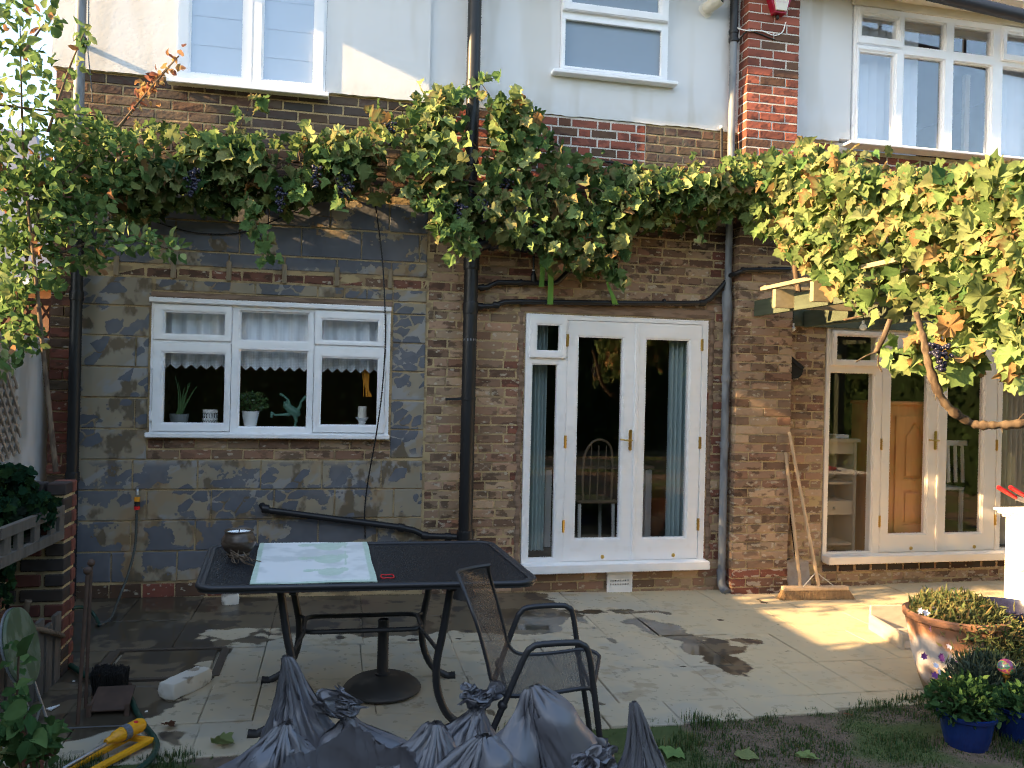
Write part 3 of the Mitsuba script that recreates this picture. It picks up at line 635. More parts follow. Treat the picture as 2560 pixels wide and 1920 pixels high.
add(H+'__window_board', box(-1.35, 0.386, 0.075, 0.32, 1.20, 1.245, 0.004), 'm_paint')
# air brick under the french doors
P = sbox(2.205, -0.085, 2.425, 0.115)
for ix in range(8):
    for iz in range(2): P = P.difference(sbox(2.232+ix*0.0215, -0.016+iz*0.030, 2.246+ix*0.0215, 0.000+iz*0.030))
add(H+'__air_brick', slab_xz(P, -0.022, -0.004), 'm_white_plastic')
add(H+'__air_brick__duct', box(2.21, 2.42, -0.0035, 0.003, -0.08, 0.11), 'm_dull_black')
# plinth of slate-dark bricks under the right-hand doors
x = 4.2; pl = []
while x < 7.2: pl.append((x, x+0.14, 0.045, 0.105)); x += 0.165
lay(H+'__recess_wall', pl, -0.010, 0.02, 'm_brick_red', [(0.05, 0.048, 0.048), (0.065, 0.06, 0.055)], rb, 40)

# curtains
def curtain(x0, x1, z0, z1, y, folds, amp, zig=0, n=240, m=8, phase=0.0, seed=1):
    u = np.linspace(0, 1, n); v = np.linspace(0, 1, m)
    r = np.random.default_rng(seed); w = np.interp(u, np.linspace(0, 1, folds+1), r.uniform(0.6, 1.4, folds+1))
    yy = y + amp*w*np.sin(2*PI*folds*u+phase+0.8*np.sin(5*u))
    zb = z0 + (zig*np.abs(((u*(x1-x0)/0.072) % 1)*2-1) if zig else 0)
    V = np.stack([np.repeat((x0+(x1-x0)*u)[:, None], m, 1), np.repeat(yy[:, None], m, 1), zb[:, None]+(z1-zb[:, None])*v[None, :] if zig else np.repeat((z0+(z1-z0)*v)[None, :], n, 0)], -1).reshape(-1, 3)
    i, j = np.meshgrid(np.arange(n-1), np.arange(m-1), indexing='ij'); q = np.stack([i*m+j, (i+1)*m+j, (i+1)*m+j+1, i*m+j+1], -1).reshape(-1, 4)
    return V, np.vstack([q[:, [0, 1, 2]], q[:, [0, 2, 3]]])
def lace(p, n, uv):
    a = dr.abs(dr.sin(p.x*260)*dr.sin(p.z*260)); hole = smoothstep(0.25, 0.5, a)
    return 0.62-0.42*hole*(1-smoothstep(1.87, 1.89, p.z))
scene['m_net'] = {'type': 'twosided', 'bsdf': {'type': 'diffuse', 'reflectance': proc(lambda p, n, uv: mix((0.88, 0.90, 0.93), (0.50, 0.53, 0.56), 1.5*(0.62-lace(p, n, uv))+0.25*smoothstep(0.4, 0.6, fbm(p.x*40, 1, 2, 2))))}}
t = thing('net_curtain', 'white lace net curtain with zigzag hem across the kitchen window', 'curtain')
add(t+'__drape', curtain(-1.31, 0.35, 1.690, 2.17, 0.13, 15, 0.020, 0.034, 900, 6, seed=4), 'm_net', True)
add(t+'__rod', tube([(-1.33, 0.13, 2.175), (0.37, 0.13, 2.175)], 0.008, 8), 'm_brass', True)
mat('m_teal', (0.30, 0.38, 0.38), 0.85, 0.2)
for x0, x1, y_, lab in ((1.55, 1.70, 0.17, 'pale teal curtain gathered behind the narrow side light'), (2.78, 3.0, 0.15, 'pale teal curtain gathered behind the right leaf of the white french doors')):
    t = thing('curtain', lab, 'curtain'); add(t+'__drape', curtain(x0, x1, 0.25, 2.15, y_, 5, 0.022, seed=int(x0*10)), 'm_teal', True)
mat('m_beige', (0.36, 0.33, 0.26), 0.85, 0.2)
t = thing('curtain', 'beige curtain behind the far side light by the white cabinet', 'curtain'); add(t+'__drape', curtain(5.99, 6.5, 0.22, 2.15, 0.14, 9, 0.02, seed=6), 'm_beige', True)
# ---------------------------------------------------------------- pipes and cables on the walls
def ring(c, r, h, axis=(0, 0, 1), n=14):
    c = np.asarray(c, float); a = np.asarray(axis, float)/np.linalg.norm(axis)
    return tube([c-a*h/2, c-a*h*0.4, c+a*h*0.4, c+a*h/2], [r*0.94, r, r, r*0.94], n)
t = thing('drainpipe', 'black drainpipe at the left corner with a pale sunlit upper length', 'drainpipe')
add(t+'__pipe', tube([(-1.838, -0.085, -0.02), (-1.838, -0.085, 3.35)], 0.040, 18), 'm_black', 40)
add(t+'__upper_pipe', tube([(-1.835, -0.145, 3.35), (-1.835, -0.145, 5.09)], 0.036, 18), 'm_pipe_grey', 40)
for z in (2.19, 0.9): add(t+'__collar', ring((-1.838, -0.085, z), 0.047, 0.07), 'm_black', 40)
add(t+'__bracket', cat([ring((-1.835, -0.145, 3.99), 0.044, 0.035), box(-1.85, -1.82, -0.135, -0.03, 3.975, 4.005)]), 'm_black', 40)
t = thing('soil_pipe', 'thick black soil pipe running up the wall beside the kitchen window', 'soil pipe')
xs_, ys_ = 0.995, -0.12
add(t+'__pipe', tube([(xs_, ys_, 0.32), (xs_, ys_, 2.72)], 0.055, 22), 'm_black', 40)
add(t+'__upper_pipe', tube([(0.975, ys_, 2.70), (0.975, ys_, 5.09)], 0.053, 22), 'm_black', 40)
for z, h, r in ((2.60, 0.16, 0.064), (2.22, 0.10, 0.060), (3.35, 0.05, 0.060), (1.86, 0.02, 0.0555), (3.97, 0.05, 0.058), (0.42, 0.12, 0.066)): add(t+'__collar', ring((xs_ if z < 2.7 else 0.975, ys_, z), r, h), 'm_black', 40)
add(t+'__branch', tube(spline([(xs_, ys_, 2.62), (1.04, -0.13, 2.70), (1.12, -0.13, 2.735), (1.30, -0.12, 2.735), (1.66, -0.11, 2.73)], 6), 0.052, 18), 'm_black', 40)
for x in (1.15, 1.42): add(t+'__collar', ring((x, -0.125, 2.735), 0.060, 0.045, (1, 0, 0)), 'm_black', 40)
add(t+'__gully', cat([tube([(xs_, ys_, 0.34), (xs_-0.01, ys_-0.01, 0.02), (xs_, ys_-0.02, -0.05)], [0.06, 0.075, 0.09], 16)]), 'm_dull_black', 40)
add(t+'__bracket', cat([bar((0.83, -0.03, 1.50), (0.99, -0.10, 1.51), 0.02, 0.02), ring((xs_, ys_, 1.51), 0.059, 0.03)]), 'm_black', 40)
add(t+'__label', ring((xs_, ys_, 1.97), 0.0555, 0.022), 'm_pipe_grey', 40)
t = thing('downpipe', 'slim grey downpipe in the corner beside the chimney breast', 'downpipe')
xd, yd = 3.20, -0.075
add(t+'__pipe', tube([(xd, yd, 0.06), (xd, yd, 2.25)], 0.033, 14), 'm_pipe_grey', 40)
add(t+'__upper_pipe', tube([(xd, yd, 2.45), (xd, yd, 4.57)], 0.031, 14), 'm_pipe_grey', 40)
add(t+'__top_pipe', tube([(xd, yd, 4.57), (xd, yd, 5.09)], 0.036, 14), 'm_black', 40)
add(t+'__shoe', tube(spline([(xd, yd, 0.1), (xd, yd, 0.0), (xd+0.01, yd-0.02, -0.05), (xd+0.02, yd-0.06, -0.075)], 5), 0.036, 14), 'm_pipe_grey', 40)
for z in (4.65, 4.58): add(t+'__collar', ring((xd, yd, z), 0.043, 0.03), 'm_black', 40)
for z in (1.16, 2.22, 1.72, 0.08): add(t+'__collar', ring((xd, yd, z), 0.040, 0.05), 'm_pipe_grey', 40)
add(t+'__junction', tube([(xd, yd, 2.24), (xd-0.005, yd-0.005, 2.33), (xd-0.01, yd, 2.46)], [0.04, 0.045, 0.04], 14), 'm_pipe_grey', 40)
t = thing('waste_pipe', 'long black waste pipe running level above the white french doors', 'waste pipe')
lp = [at(1192, 766, -0.06), at(1230, 765, -0.06), at(1262, 755, -0.055), at(1300, 754, -0.05), at(1500, 757, -0.05), at(1705, 758, -0.05), at(1756, 757, -0.055), at(1775, 748, -0.06), at(1806, 715, -0.065), at(1818, 700, -0.07)]
add(t+'__pipe', tube(lp, 0.021, 12), 'm_black', 40)
for p_ in (at(1200, 766, -0.06), at(1240, 763, -0.058), at(1756, 757, -0.055)): add(t+'__collar', ring(p_, 0.028, 0.05, (1, 0, 0.0)), 'm_black', 40)
for px_ in (1305, 1660): add(t+'__clip', ring(at(px_, 755, -0.05), 0.026, 0.02, (1, 0, 0)), 'm_black', 40)
t = thing('waste_pipe', 'short black waste pipe with an upright tee above the long one', 'waste pipe')
lp = [at(1192, 719, -0.06), at(1218, 718, -0.06), at(1243, 706, -0.055), at(1380, 708, -0.05), at(1393, 706, -0.05), at(1440, 660, -0.05), at(1462, 636, -0.05)]
add(t+'__pipe', tube(lp, 0.021, 12), 'm_black', 40)
add(t+'__tee', tube([at(1334, 706, -0.05), at(1334, 690, -0.05), at(1334, 684, -0.05), at(1334, 676, -0.05)], [0.022, 0.024, 0.018, 0.010], 12), 'm_black', 40)
add(t+'__riser', tube([at(1334, 678, -0.05), at(1334, 640, -0.05)], 0.009, 8), 'm_black', 40)
add(t+'__ferrule', tube([at(1334, 681, -0.05), at(1334, 675, -0.05)], 0.0115, 8), 'm_white_plastic', 40)
for p_ in (at(1205, 719, -0.06), at(1300, 707, -0.05), at(1425, 675, -0.05)): add(t+'__collar', ring(p_, 0.028, 0.04, (1, 0, 0.2)), 'm_black', 40)
t = thing('waste_pipe', 'black waste pipe crossing the chimney breast under the vine', 'waste pipe')
add(t+'__pipe', tube([at(1822, 690, -0.08), at(1843, 682, -0.20), at(1862, 675, -0.20), at(1975, 673, -0.20)], 0.020, 12), 'm_black', 40)
for p_ in (at(1858, 676, -0.20), at(1900, 674, -0.20)): add(t+'__collar', ring(p_, 0.027, 0.03, (1, 0, 0)), 'm_black', 40)
t = thing('waste_pipe', 'black waste pipe sloping down under the kitchen window to the soil pipe', 'waste pipe')
lp = [at(655, 1263, -0.02), at(660, 1270, -0.06), at(672, 1276, -0.06), at(850, 1299, -0.06), at(1000, 1318, -0.06), at(1035, 1326, -0.06), at(1065, 1340, -0.07), at(1142, 1342, -0.10)]
add(t+'__pipe', tube(lp, 0.024, 12), 'm_black', 40)
for p_, a in ((at(664, 1272, -0.06), (1, 0, -.1)), (at(1003, 1319, -0.06), (1, 0, -.2)), (at(1062, 1339, -0.07), (1, 0, -.1)), (at(1120, 1342, -0.09), (1, 0, 0))): add(t+'__collar', ring(p_, 0.032, 0.05, a), 'm_black', 40)
t = tag(add('grapevine_wire', tube(spline([at(375, 548, -0.03), at(420, 565, -0.03), at(500, 583, -0.03), at(600, 582, -0.03), at(700, 545, -0.03), at(790, 500, -0.03)], 6), 0.005, 6), 'm_cable', True), 'thin black wire sagging across the grey blocks above the kitchen window', 'wire')
t = tag(add('wall_cable', tube(spline([at(937, 500, -0.03), at(955, 640, -0.05), at(962, 760, -0.10), at(963, 860, -0.10), at(955, 980, -0.10), at(940, 1090, -0.11), at(922, 1190, -0.04), at(912, 1270, -0.03), at(913, 1345, -0.03)], 8), 0.006, 6), 'm_cable', True), 'loose black cable hanging down over the right edge of the kitchen window', 'cable')
t = tag(add('pipe_wire', tube(spline([at(222, 0, -0.15), at(221, 100, -0.15), at(219, 115, -0.15), at(226, 190, -0.13), at(231, 255, -0.06)], 5), 0.004, 6), 'm_pipe_grey', True), 'thin wire dangling beside the top of the left drainpipe', 'wire')
t = tag(add('wall_cable', tube(spline([at(1500, 402, -0.02), at(1580, 413, -0.02), at(1660, 421, -0.02), at(1740, 424, -0.02)], 5), 0.010, 6), 'm_cable', True), 'thick black cable crossing the red bricks under the vine', 'cable')
t = thing('conduit', 'short black conduit with a white cap below the right end of the white render', 'conduit')
add(t+'__tube', tube([at(1804, 322, -0.03), at(1804, 395, -0.03)], 0.012, 8), 'm_cable', 40); add(t+'__cap', ball(at(1803, 318, -0.03), 0.016, 2), 'm_white_plastic', True)
# alarm box on the chimney
t = thing('alarm_box', 'white burglar alarm box with crimson sides on the chimney breast', 'alarm box')
mat('m_crimson', (0.30, 0.008, 0.03), 0.25, 0.5); mat('m_print', (0.55, 0.12, 0.55), 0.6); mat('m_print_pale', (0.62, 0.42, 0.50), 0.6)
def shield(w, h, w2, y0, y1, cx=3.545, zt=5.16):
    zb = zt-h; P = Polygon([(cx-w/2, zt), (cx-w/2, zb+0.22), (cx-w/2*0.93, zb+0.13), (cx-w2/2, zb), (cx+w2/2, zb), (cx+w/2*0.93, zb+0.13), (cx+w/2, zb+0.22), (cx+w/2, zt)])
    return slab_xz(P, y0, y1)
add(t+'__body', shield(0.215, 0.37, 0.10, -0.225, -0.158), 'm_crimson'); add(t+'__front', shield(0.158, 0.355, 0.092, -0.243, -0.2252), 'm_cream')
def lettering(s, h, cx, z, y, key, m):
    tmh = meshkit.text_mesh(s, h, 0.001); v = np.array(tmh.vertices); v[:, 0] -= v[:, 0].mean()*0 + (v[:, 0].max()+v[:, 0].min())/2
    return add(key, (np.stack([cx+v[:, 0], y-v[:, 2], z+v[:, 1]], 1), np.array(tmh.faces)), m)
lettering('01483', 0.016, 3.545, 4.905, -0.2431, t+'__digits', 'm_print_pale'); lettering('426 240', 0.018, 3.545, 4.865, -0.2431, t+'__digits', 'm_print_pale')
add(t+'__print', cat([box(3.505, 3.585, -0.2442, -0.2431, z, z+0.009) for z in (4.955, 4.972, 4.989, 5.006)]), 'm_print')
add(t+'__gland', tube([(3.545, -0.175, 4.80), (3.545, -0.175, 4.76)], 0.014, 8), 'm_dull_black', 40)
tag(add('alarm_wire', tube(spline([(3.215, -0.10, 4.68), (3.23, -0.15, 4.645), (3.30, -0.175, 4.63), (3.40, -0.17, 4.645), (3.52, -0.17, 4.62), (3.60, -0.165, 4.66), (3.62, -0.18, 4.74)], 6), 0.005, 6), 'm_white_plastic', True), 'white alarm wire looping round the chimney breast corner', 'wire')
tag(add('alarm_wire', tube(spline([(3.225, -0.06, 4.55), (3.275, -0.165, 4.63), (3.36, -0.165, 4.625), (3.45, -0.165, 4.605), (3.535, -0.165, 4.585)], 6), 0.006, 6), 'm_cable', True), 'black wire lying across the chimney breast under the alarm box', 'wire')
t = thing('floodlight', 'round white security floodlight on the render beside the downpipe', 'floodlight')
c_ = at(1772, 8, -0.08)
add(t+'__base', tube([at(1765, 25, -0.011), at(1765, 25, -0.035)], 0.065, 20), 'm_white_plastic', 40)
d_ = np.array([0.45, -0.55, 0.35]); d_ /= np.linalg.norm(d_); b_ = at(1765, 24, -0.05)
add(t+'__head', tube([b_-d_*0.02, b_, b_+d_*0.12, b_+d_*0.14], [0.03, 0.048, 0.055, 0.052], 20), 'm_cream', 40)
add(t+'__lens', tube([b_+d_*0.141, b_+d_*0.146], 0.044, 20), 'm_dull_black', 40)
# green straps on the pipes
def strap(key, top, bot, w, fold=0.0):
    a, b = np.asarray(top), np.asarray(bot); n = 14; V = []
    for i in range(n):
        s = i/(n-1); p = a+(b-a)*s; ww = w*(1-fold*(1-s)); off = 0.010*math.sin(s*7)
        for yy in (0, 0.003): V += [p+[-ww/2, off+yy, 0], p+[ww/2, off*0.4+yy, 0]]
    F = []
    for i in range(n-1):
        o = 4*i
        for a_, b_ in ((0, 1), (1, 3), (3, 2), (2, 0)): F += [[o+a_, o+b_, o+4+b_], [o+a_, o+4+b_, o+4+a_]]
    return add(key, (np.array(V), np.array(F)), 'm_strap', True)
tag(strap('webbing_strap', at(1358, 614, -0.175), at(1354, 717, -0.085), 0.042), 'shorter green webbing strap hanging from the black pipe under the vine', 'strap', 'green straps tied to the pipes')
tag(strap('webbing_strap', at(1377, 616, -0.175), at(1376, 761, -0.085), 0.047), 'longer green webbing strap hanging down over the long waste pipe', 'strap', 'green straps tied to the pipes')
tag(strap('webbing_strap', at(1517, 702, -0.12), at(1539, 761, -0.08), 0.052, 0.75), 'small green strap end dangling over the waste pipe above the doors', 'strap', 'green straps tied to the pipes')
# dark round lamp in the recess, bulbs
t = thing('wall_lantern', 'black round wall lamp half hidden in the recess beside the chimney breast', 'wall lamp')
c_ = at(1985, 925, -0.10); add(t+'__disc', tube([c_+[0, 0.03, 0], c_+[0, -0.02, 0]], 0.075, 20), 'm_black', 40); add(t+'__arm', bar(at(1976, 895, -0.12), at(2006, 922, -0.12), 0.03, 0.03), 'm_black')
for (px_, py_, Y, lab) in ((2158, 818, -0.9, 'white festoon bulb hanging under the pergola by the warm-tinted doors'), (1982, 822, -0.12, 'white festoon bulb in the dark recess beside the chimney breast')):
    t = thing('festoon_bulb', lab, 'bulb'); p_ = at(px_, py_, Y)
    add(t+'__globe', ball(p_, 0.026 if Y < -.5 else 0.022, 2, (1, 1, 1.05)), 'm_white_plastic', True); add(t+'__cap', tube([p_+[0, 0, 0.022], p_+[0, 0, 0.05]], 0.011, 8), 'm_white_plastic', 40); add(t+'__cord', tube([p_+[0, 0, 0.05], p_+[0.0, 0, 0.26]], 0.003, 5), 'm_cable')
# tap and garden hose
mat('m_hose', (0.012, 0.045, 0.030), 0.4, 0.5); mat('m_hose_grey', (0.06, 0.065, 0.06), 0.45, 0.5); mat('m_orange', (0.75, 0.30, 0.02), 0.4); mat('m_red', (0.62, 0.015, 0.02), 0.35, 0.5); mat('m_yellow', (0.72, 0.33, 0.012), 0.35, 0.5)
t = thing('garden_tap', 'small outdoor tap on the block wall with a yellow and red hose connector', 'tap')
add(t+'__spout', tube(spline([at(343, 1222, -0.004), at(343, 1222, -0.06), at(343, 1238, -0.075)], 4), 0.011, 8), 'm_steel', 40)
p_ = at(343, 1243, -0.075); add(t+'__connector', tube([p_, p_+[0, 0, -0.03]], 0.020, 10), 'm_orange', 40); add(t+'__sleeve', tube([p_+[0, 0, -0.03], p_+[0, 0, -0.065]], 0.018, 10), 'm_cable', 40); add(t+'__collar', tube([p_+[0, 0, -0.065], p_+[0, 0, -0.09]], 0.020, 10), 'm_red', 40)
gp = [p_+[0, 0, -0.09], at(341, 1310, -0.07), at(337, 1370, -0.08), at(322, 1430, -0.12), at(300, 1490, -0.2), on_ground(280, 1540, 0.03), on_ground(262, 1557, 0.015), on_ground(248, 1563, 0.015)]
tag(add('garden_hose', tube(spline(gp, 8), 0.009, 8), 'm_hose_grey', True), 'thin grey hose dropping from the tap to the wet paving', 'hose')
gp = [on_ground(248, 1563, 0.015), on_ground(240, 1545, 0.03), on_ground(225, 1525, 0.08), on_ground(205, 1518, 0.12), on_ground(180, 1520, 0.13)]
tag(add('garden_hose', tube(spline(gp, 8), 0.011, 8), 'm_hose', True), 'short green hose end with a red connector beside the brick pier', 'hose')
p_ = gp[-1]; add('garden_hose_001__connector', tube([p_+[-.09, 0, 0], p_+[-.055, 0, 0]], 0.02, 10), 'm_red', 40); add('garden_hose_001__sleeve', tube([p_+[-.055, 0, 0], p_+[0.01, 0, 0]], 0.017, 10), 'm_cable', 40)
hz = 0.02
gp = [on_ground(150, 1640, hz), on_ground(165, 1655, hz), on_ground(202, 1680, hz), on_ground(218, 1690, hz), on_ground(270, 1692, hz), on_ground(303, 1702, hz), on_ground(325, 1742, hz), on_ground(342, 1780, hz), on_ground(362, 1815, hz), on_ground(385, 1845, hz), on_ground(391, 1868, hz), on_ground(376, 1898, hz+0.02), on_ground(345, 1925, hz+0.02), on_ground(300, 1960, hz+0.02)]
tag(add('garden_hose', tube(spline(gp, 8), 0.014, 10), 'm_hose', True), 'long dark green hose curling round the sprinkler onto the lawn', 'hose')
# ---------------------------------------------------------------- patio table
def clip_lines(poly, ang, gap):
    c, s = math.cos(ang), math.sin(ang); x0, y0, x1, y1 = poly.bounds; R = max(x1-x0, y1-y0); mx, my = (x0+x1)/2, (y0+y1)/2; out = []
    for k in np.arange(-R, R, gap):
        L = LineString([(mx-s*k-c*R*2, my+c*k-s*R*2), (mx-s*k+c*R*2, my+c*k+s*R*2)]).intersection(poly)
        for g in getattr(L, 'geoms', [L]):
            if g.geom_type == 'LineString' and g.length > 0.003: out.append(np.array(g.coords))
    return out
def flat_strips(lines, w, z):
    V, F = [], []
    for k, l in enumerate(lines):
        d = l[-1]-l[0]; d = d/np.linalg.norm(d); n = np.array([-d[1], d[0]])*w/2
        a, b = l[0], l[-1]; o = 8*k
        V += [(*(a-n), z), (*(b-n), z), (*(b+n), z), (*(a+n), z), (*(a-n), z-w*0.8), (*(b-n), z-w*0.8), (*(b+n), z-w*0.8), (*(a+n), z-w*0.8)]
        F += [[o, o+1, o+2], [o, o+2, o+3], [o+4, o+6, o+5], [o+4, o+7, o+6], [o, o+4, o+5], [o, o+5, o+1], [o+3, o+2, o+6], [o+3, o+6, o+7]]
    return np.array(V), np.array(F)
t = thing('patio_table', 'long dark mesh-topped metal patio table with curved legs', 'table')
TZ = 0.705
corn = np.array([[-0.66, -1.685], [0.885, -1.735], [0.94, -2.69], [-0.585, -2.625]])
P = Polygon(corn); rim = P.buffer(-0.09).buffer(0.09, quad_segs=10); inner = rim.buffer(-0.012)
rc = np.array(rim.exterior.coords)[:-1]
def closed_tube(pts, r, n=8):
    p = np.vstack([pts, pts[:1], pts[1:2]]); return tube(p, r, n, caps=False)
add(t+'__rim', closed_tube(np.c_[rc, np.full(len(rc), TZ)], 0.013, 10), 'm_metal_dark', 40)
add(t+'__edge_strip', cat([slab_xy(rim.buffer(0.004).difference(rim.buffer(-0.028)), TZ-0.022, TZ+0.006)]), 'm_metal_dark')
k = add(t+'__mesh_top', cat([flat_strips(clip_lines(inner, 0.55, 0.0085), 0.0036, TZ), flat_strips(clip_lines(inner, -0.55, 0.0085), 0.0036, TZ-0.0031)]), 'm_metal_dark')
labels[k] = {'kind': 'stuff', 'label': 'fine dark expanded metal mesh'}
add(t+'__crossbar', cat([bar((-0.60, -2.15, TZ-0.025), (0.89, -2.20, TZ-0.025), 0.03, 0.02), bar((-0.20, -1.72, TZ-0.03), (-0.18, -2.62, TZ-0.03), 0.03, 0.02), bar((0.52, -1.74, TZ-0.03), (0.54, -2.64, TZ-0.03), 0.03, 0.02)]), 'm_metal_dark')
for s, y in ((-1, -1.79), (-1, -2.47), (1, -1.82), (1, -2.50)):
    cx = 0.155
    pts = [(cx+s*0.40, y, 0.68), (cx+s*0.365, y, 0.46), (cx+s*0.335, y, 0.30), (cx+s*0.345, y, 0.17), (cx+s*0.40, y, 0.06), (cx+s*0.50, y, 0.0)]
    pts = [(x_, y_, z_+float(gz(x_))*(1-z_/0.7)) for x_, y_, z_ in pts]
    v, f = tube(spline(pts, 6), 0.019, 12); k = add(t+'__leg', (v, f), 'm_metal_dark', 40)
    add(k+'__foot', tube([(pts[-1][0]-s*0.02, y, pts[-1][2]+0.004), (pts[-1][0]+s*0.028, y, pts[-1][2]+0.010)], 0.022, 10), 'm_dull_black', 40)
ringp = spline([(-0.135, -1.93, 0.33), (-0.05, -1.80, 0.33), (0.36, -1.81, 0.33), (0.445, -1.95, 0.33), (0.445, -2.33, 0.33), (0.36, -2.46, 0.33), (-0.05, -2.45, 0.33), (-0.135, -2.32, 0.33)], 1, True)[:-1]
RP = Polygon([(-0.15, -1.80), (0.46, -1.82), (0.46, -2.10), (-0.15, -2.08)]).buffer(-0.06).buffer(0.06)
rc2 = np.array(RP.exterior.coords)[:-1]
add(t+'__stretcher', cat([closed_tube(np.c_[rc2, np.full(len(rc2), 0.33)], 0.013, 8)]), 'm_metal_dark', 40)
add(t+'__brace', cat([tube([(-0.14, -1.84, 0.33), (-0.19, -1.79, 0.34)], 0.010, 8), tube([(0.45, -1.86, 0.33), (0.50, -1.82, 0.34)], 0.010, 8), tube([(-0.14, -2.05, 0.33), (-0.19, -2.47, 0.34)], 0.010, 8), tube([(0.45, -2.07, 0.33), (0.50, -2.50, 0.34)], 0.010, 8)]), 'm_metal_dark', 40)
# parasol base under the table
t = thing('parasol_base', 'black domed parasol base with an empty tube under the patio table', 'parasol base')
bz = float(gz(0.265)); c_ = (0.265, -1.985, bz)
mat('m_base', proc(lambda p, n, uv: mix((0.030, 0.028, 0.026), (0.075, 0.066, 0.055), smoothstep(0.45, 0.75, fbm(p.x*8, p.y*8, p.z*8, 4)))), 0.5, 0.5)
add(t+'__dome', lathe([(0.0, 0.004), (0.185, 0.004), (0.206, 0.012), (0.208, 0.022), (0.198, 0.036), (0.17, 0.058), (0.12, 0.078), (0.06, 0.090), (0.0, 0.092)], 40, c_), 'm_base', 40)
add(t+'__collar', lathe([(0.040, 0.085), (0.042, 0.10), (0.032, 0.105)], 20, c_), 'm_metal_dark', 40)
add(t+'__tube', lathe([(0.030, 0.09), (0.030, 0.37), (0.0305, 0.385), (0.026, 0.385), (0.025, 0.30), (0.0, 0.30)], 20, c_), 'm_metal_dark', 40)
# towel with green hens
def towel_col(p, n, uv):
    u = p.x; v = p.y
    L = -0.405 + (-1.706-v)*0.045; R_ = 0.177+(-1.706-v)*0.013
    edge = dr.maximum(dr.maximum(smoothstep(0.028, 0.020, u-L), smoothstep(0.030, 0.022, R_-u)), smoothstep(-2.600, -2.606, v))
    g = mi.Float(0.0)
    for cx, cy, s in ((-0.035, -1.825, 1.0), (-0.03, -2.15, 0.95), (-0.015, -2.43, 0.8)):
        a, b = (u-cx)/s, (v-cy)/s
        w = 0.015*(fbm(p.x*40, p.y*40, 2, 3)-0.5)
        body = dr.square(a/0.075)+dr.square(b/0.105); tail = dr.square((a-0.075)/0.03)+dr.square((b-0.06)/0.06); neck = dr.square((a+0.085)/0.055)+dr.square((b-0.045)/0.028); head = dr.square((a+0.13)/0.032)+dr.square((b-0.035)/0.04)
        m = dr.minimum(dr.minimum(body, tail), dr.minimum(neck, head))
        g = dr.maximum(g, smoothstep(1.1, 0.85, m+w*8))
    g = dr.maximum(g, smoothstep(0.006, 0.003, dr.abs(u-0.055))*smoothstep(0.5, 0.52, fbm(p.x*9, p.y*13, 4, 2)+0.05))
    white = mix((0.62, 0.62, 0.60), (0.50, 0.51, 0.49), smoothstep(0.45, 0.7, fbm(p.x*8, p.y*8, 1, 4)))
    green = mix((0.38, 0.47, 0.37), (0.46, 0.54, 0.45), fbm(p.x*60, p.y*60, 1, 2))
    return mix(white, green, dr.maximum(edge, g*0.85))
mat('m_towel', proc(towel_col), 0.95, 0.1, lambda p, n, uv: fbm(p.x*220, p.y*220, p.z*220, 2)+0.4*fbm(p.x*30, p.y*30, 1, 3), 0.004)
tc = np.array([[-0.405, -1.704], [0.177, -1.716], [0.192, -2.648], [-0.363, -2.625]])
U_, V_ = np.meshgrid(np.linspace(0, 1, 60), np.linspace(0, 1, 90), indexing='ij')
Pt = ((1-U_)*(1-V_))[..., None]*tc[0]+(U_*(1-V_))[..., None]*tc[1]+(U_*V_)[..., None]*tc[2]+((1-U_)*V_)[..., None]*tc[3]
Pt = Pt + 0.004*np.stack([np.sin(V_*9)*(U_-.5), np.sin(U_*11)*(V_-.5)], -1)
zt = TZ+0.011+0.008*meshkit.fbm(np.stack([Pt[..., 0]*9, Pt[..., 1]*9, U_*0], -1), 3, 5)
n_, m_ = U_.shape; i, j = np.meshgrid(np.arange(n_-1), np.arange(m_-1), indexing='ij'); q = np.stack([i*m_+j, i*m_+j+1, (i+1)*m_+j+1, (i+1)*m_+j], -1).reshape(-1, 4)
tv = np.concatenate([Pt, zt[..., None]], -1).reshape(-1, 3); tf = np.vstack([q[:, [0, 1, 2]], q[:, [0, 2, 3]]])
lo = tv.copy(); lo[:, 2] -= 0.004
tag(add('towel', cat([(tv, tf), (lo, tf[:, ::-1])]), 'm_towel', True), 'white towel with green edges and green hen shapes spread on the patio table', 'towel')
# candle pot, twigs, red clip
t = thing('candle_pot', 'squat brown glazed pot with a white candle standing on the patio table', 'candle pot')
def pot_col(p, n, uv): return mix((0.055, 0.036, 0.024), (0.095, 0.07, 0.05), smoothstep(0.4, 0.7, fbm(p.x*20, p.y*20, p.z*50, 4)))
mat('m_potbrown', proc(pot_col), 0.3, 0.5)
mat('m_wax', (0.80, 0.82, 0.80), 0.4, 0.4)
c_ = (-0.485, -1.99, TZ+0.004)
add(t+'__pot', lathe([(0.0, 0), (0.050, 0), (0.056, 0.012), (0.052, 0.022), (0.072, 0.040), (0.086, 0.070), (0.085, 0.090), (0.072, 0.112), (0.068, 0.128), (0.073, 0.134), (0.069, 0.138), (0.064, 0.130), (0.064, 0.12)], 36, c_), 'm_potbrown', 40)
add(t+'__candle', lathe([(0.0635, 0.10), (0.0635, 0.127), (0.05, 0.1275), (0.02, 0.125), (0.0, 0.125)], 30, c_), 'm_wax', 40)
add(t+'__wick', tube([(c_[0], c_[1], c_[2]+0.124), (c_[0]+0.003, c_[1], c_[2]+0.142)], 0.003, 6), 'm_dull_black')
tw = []; rt = np.random.default_rng(5)
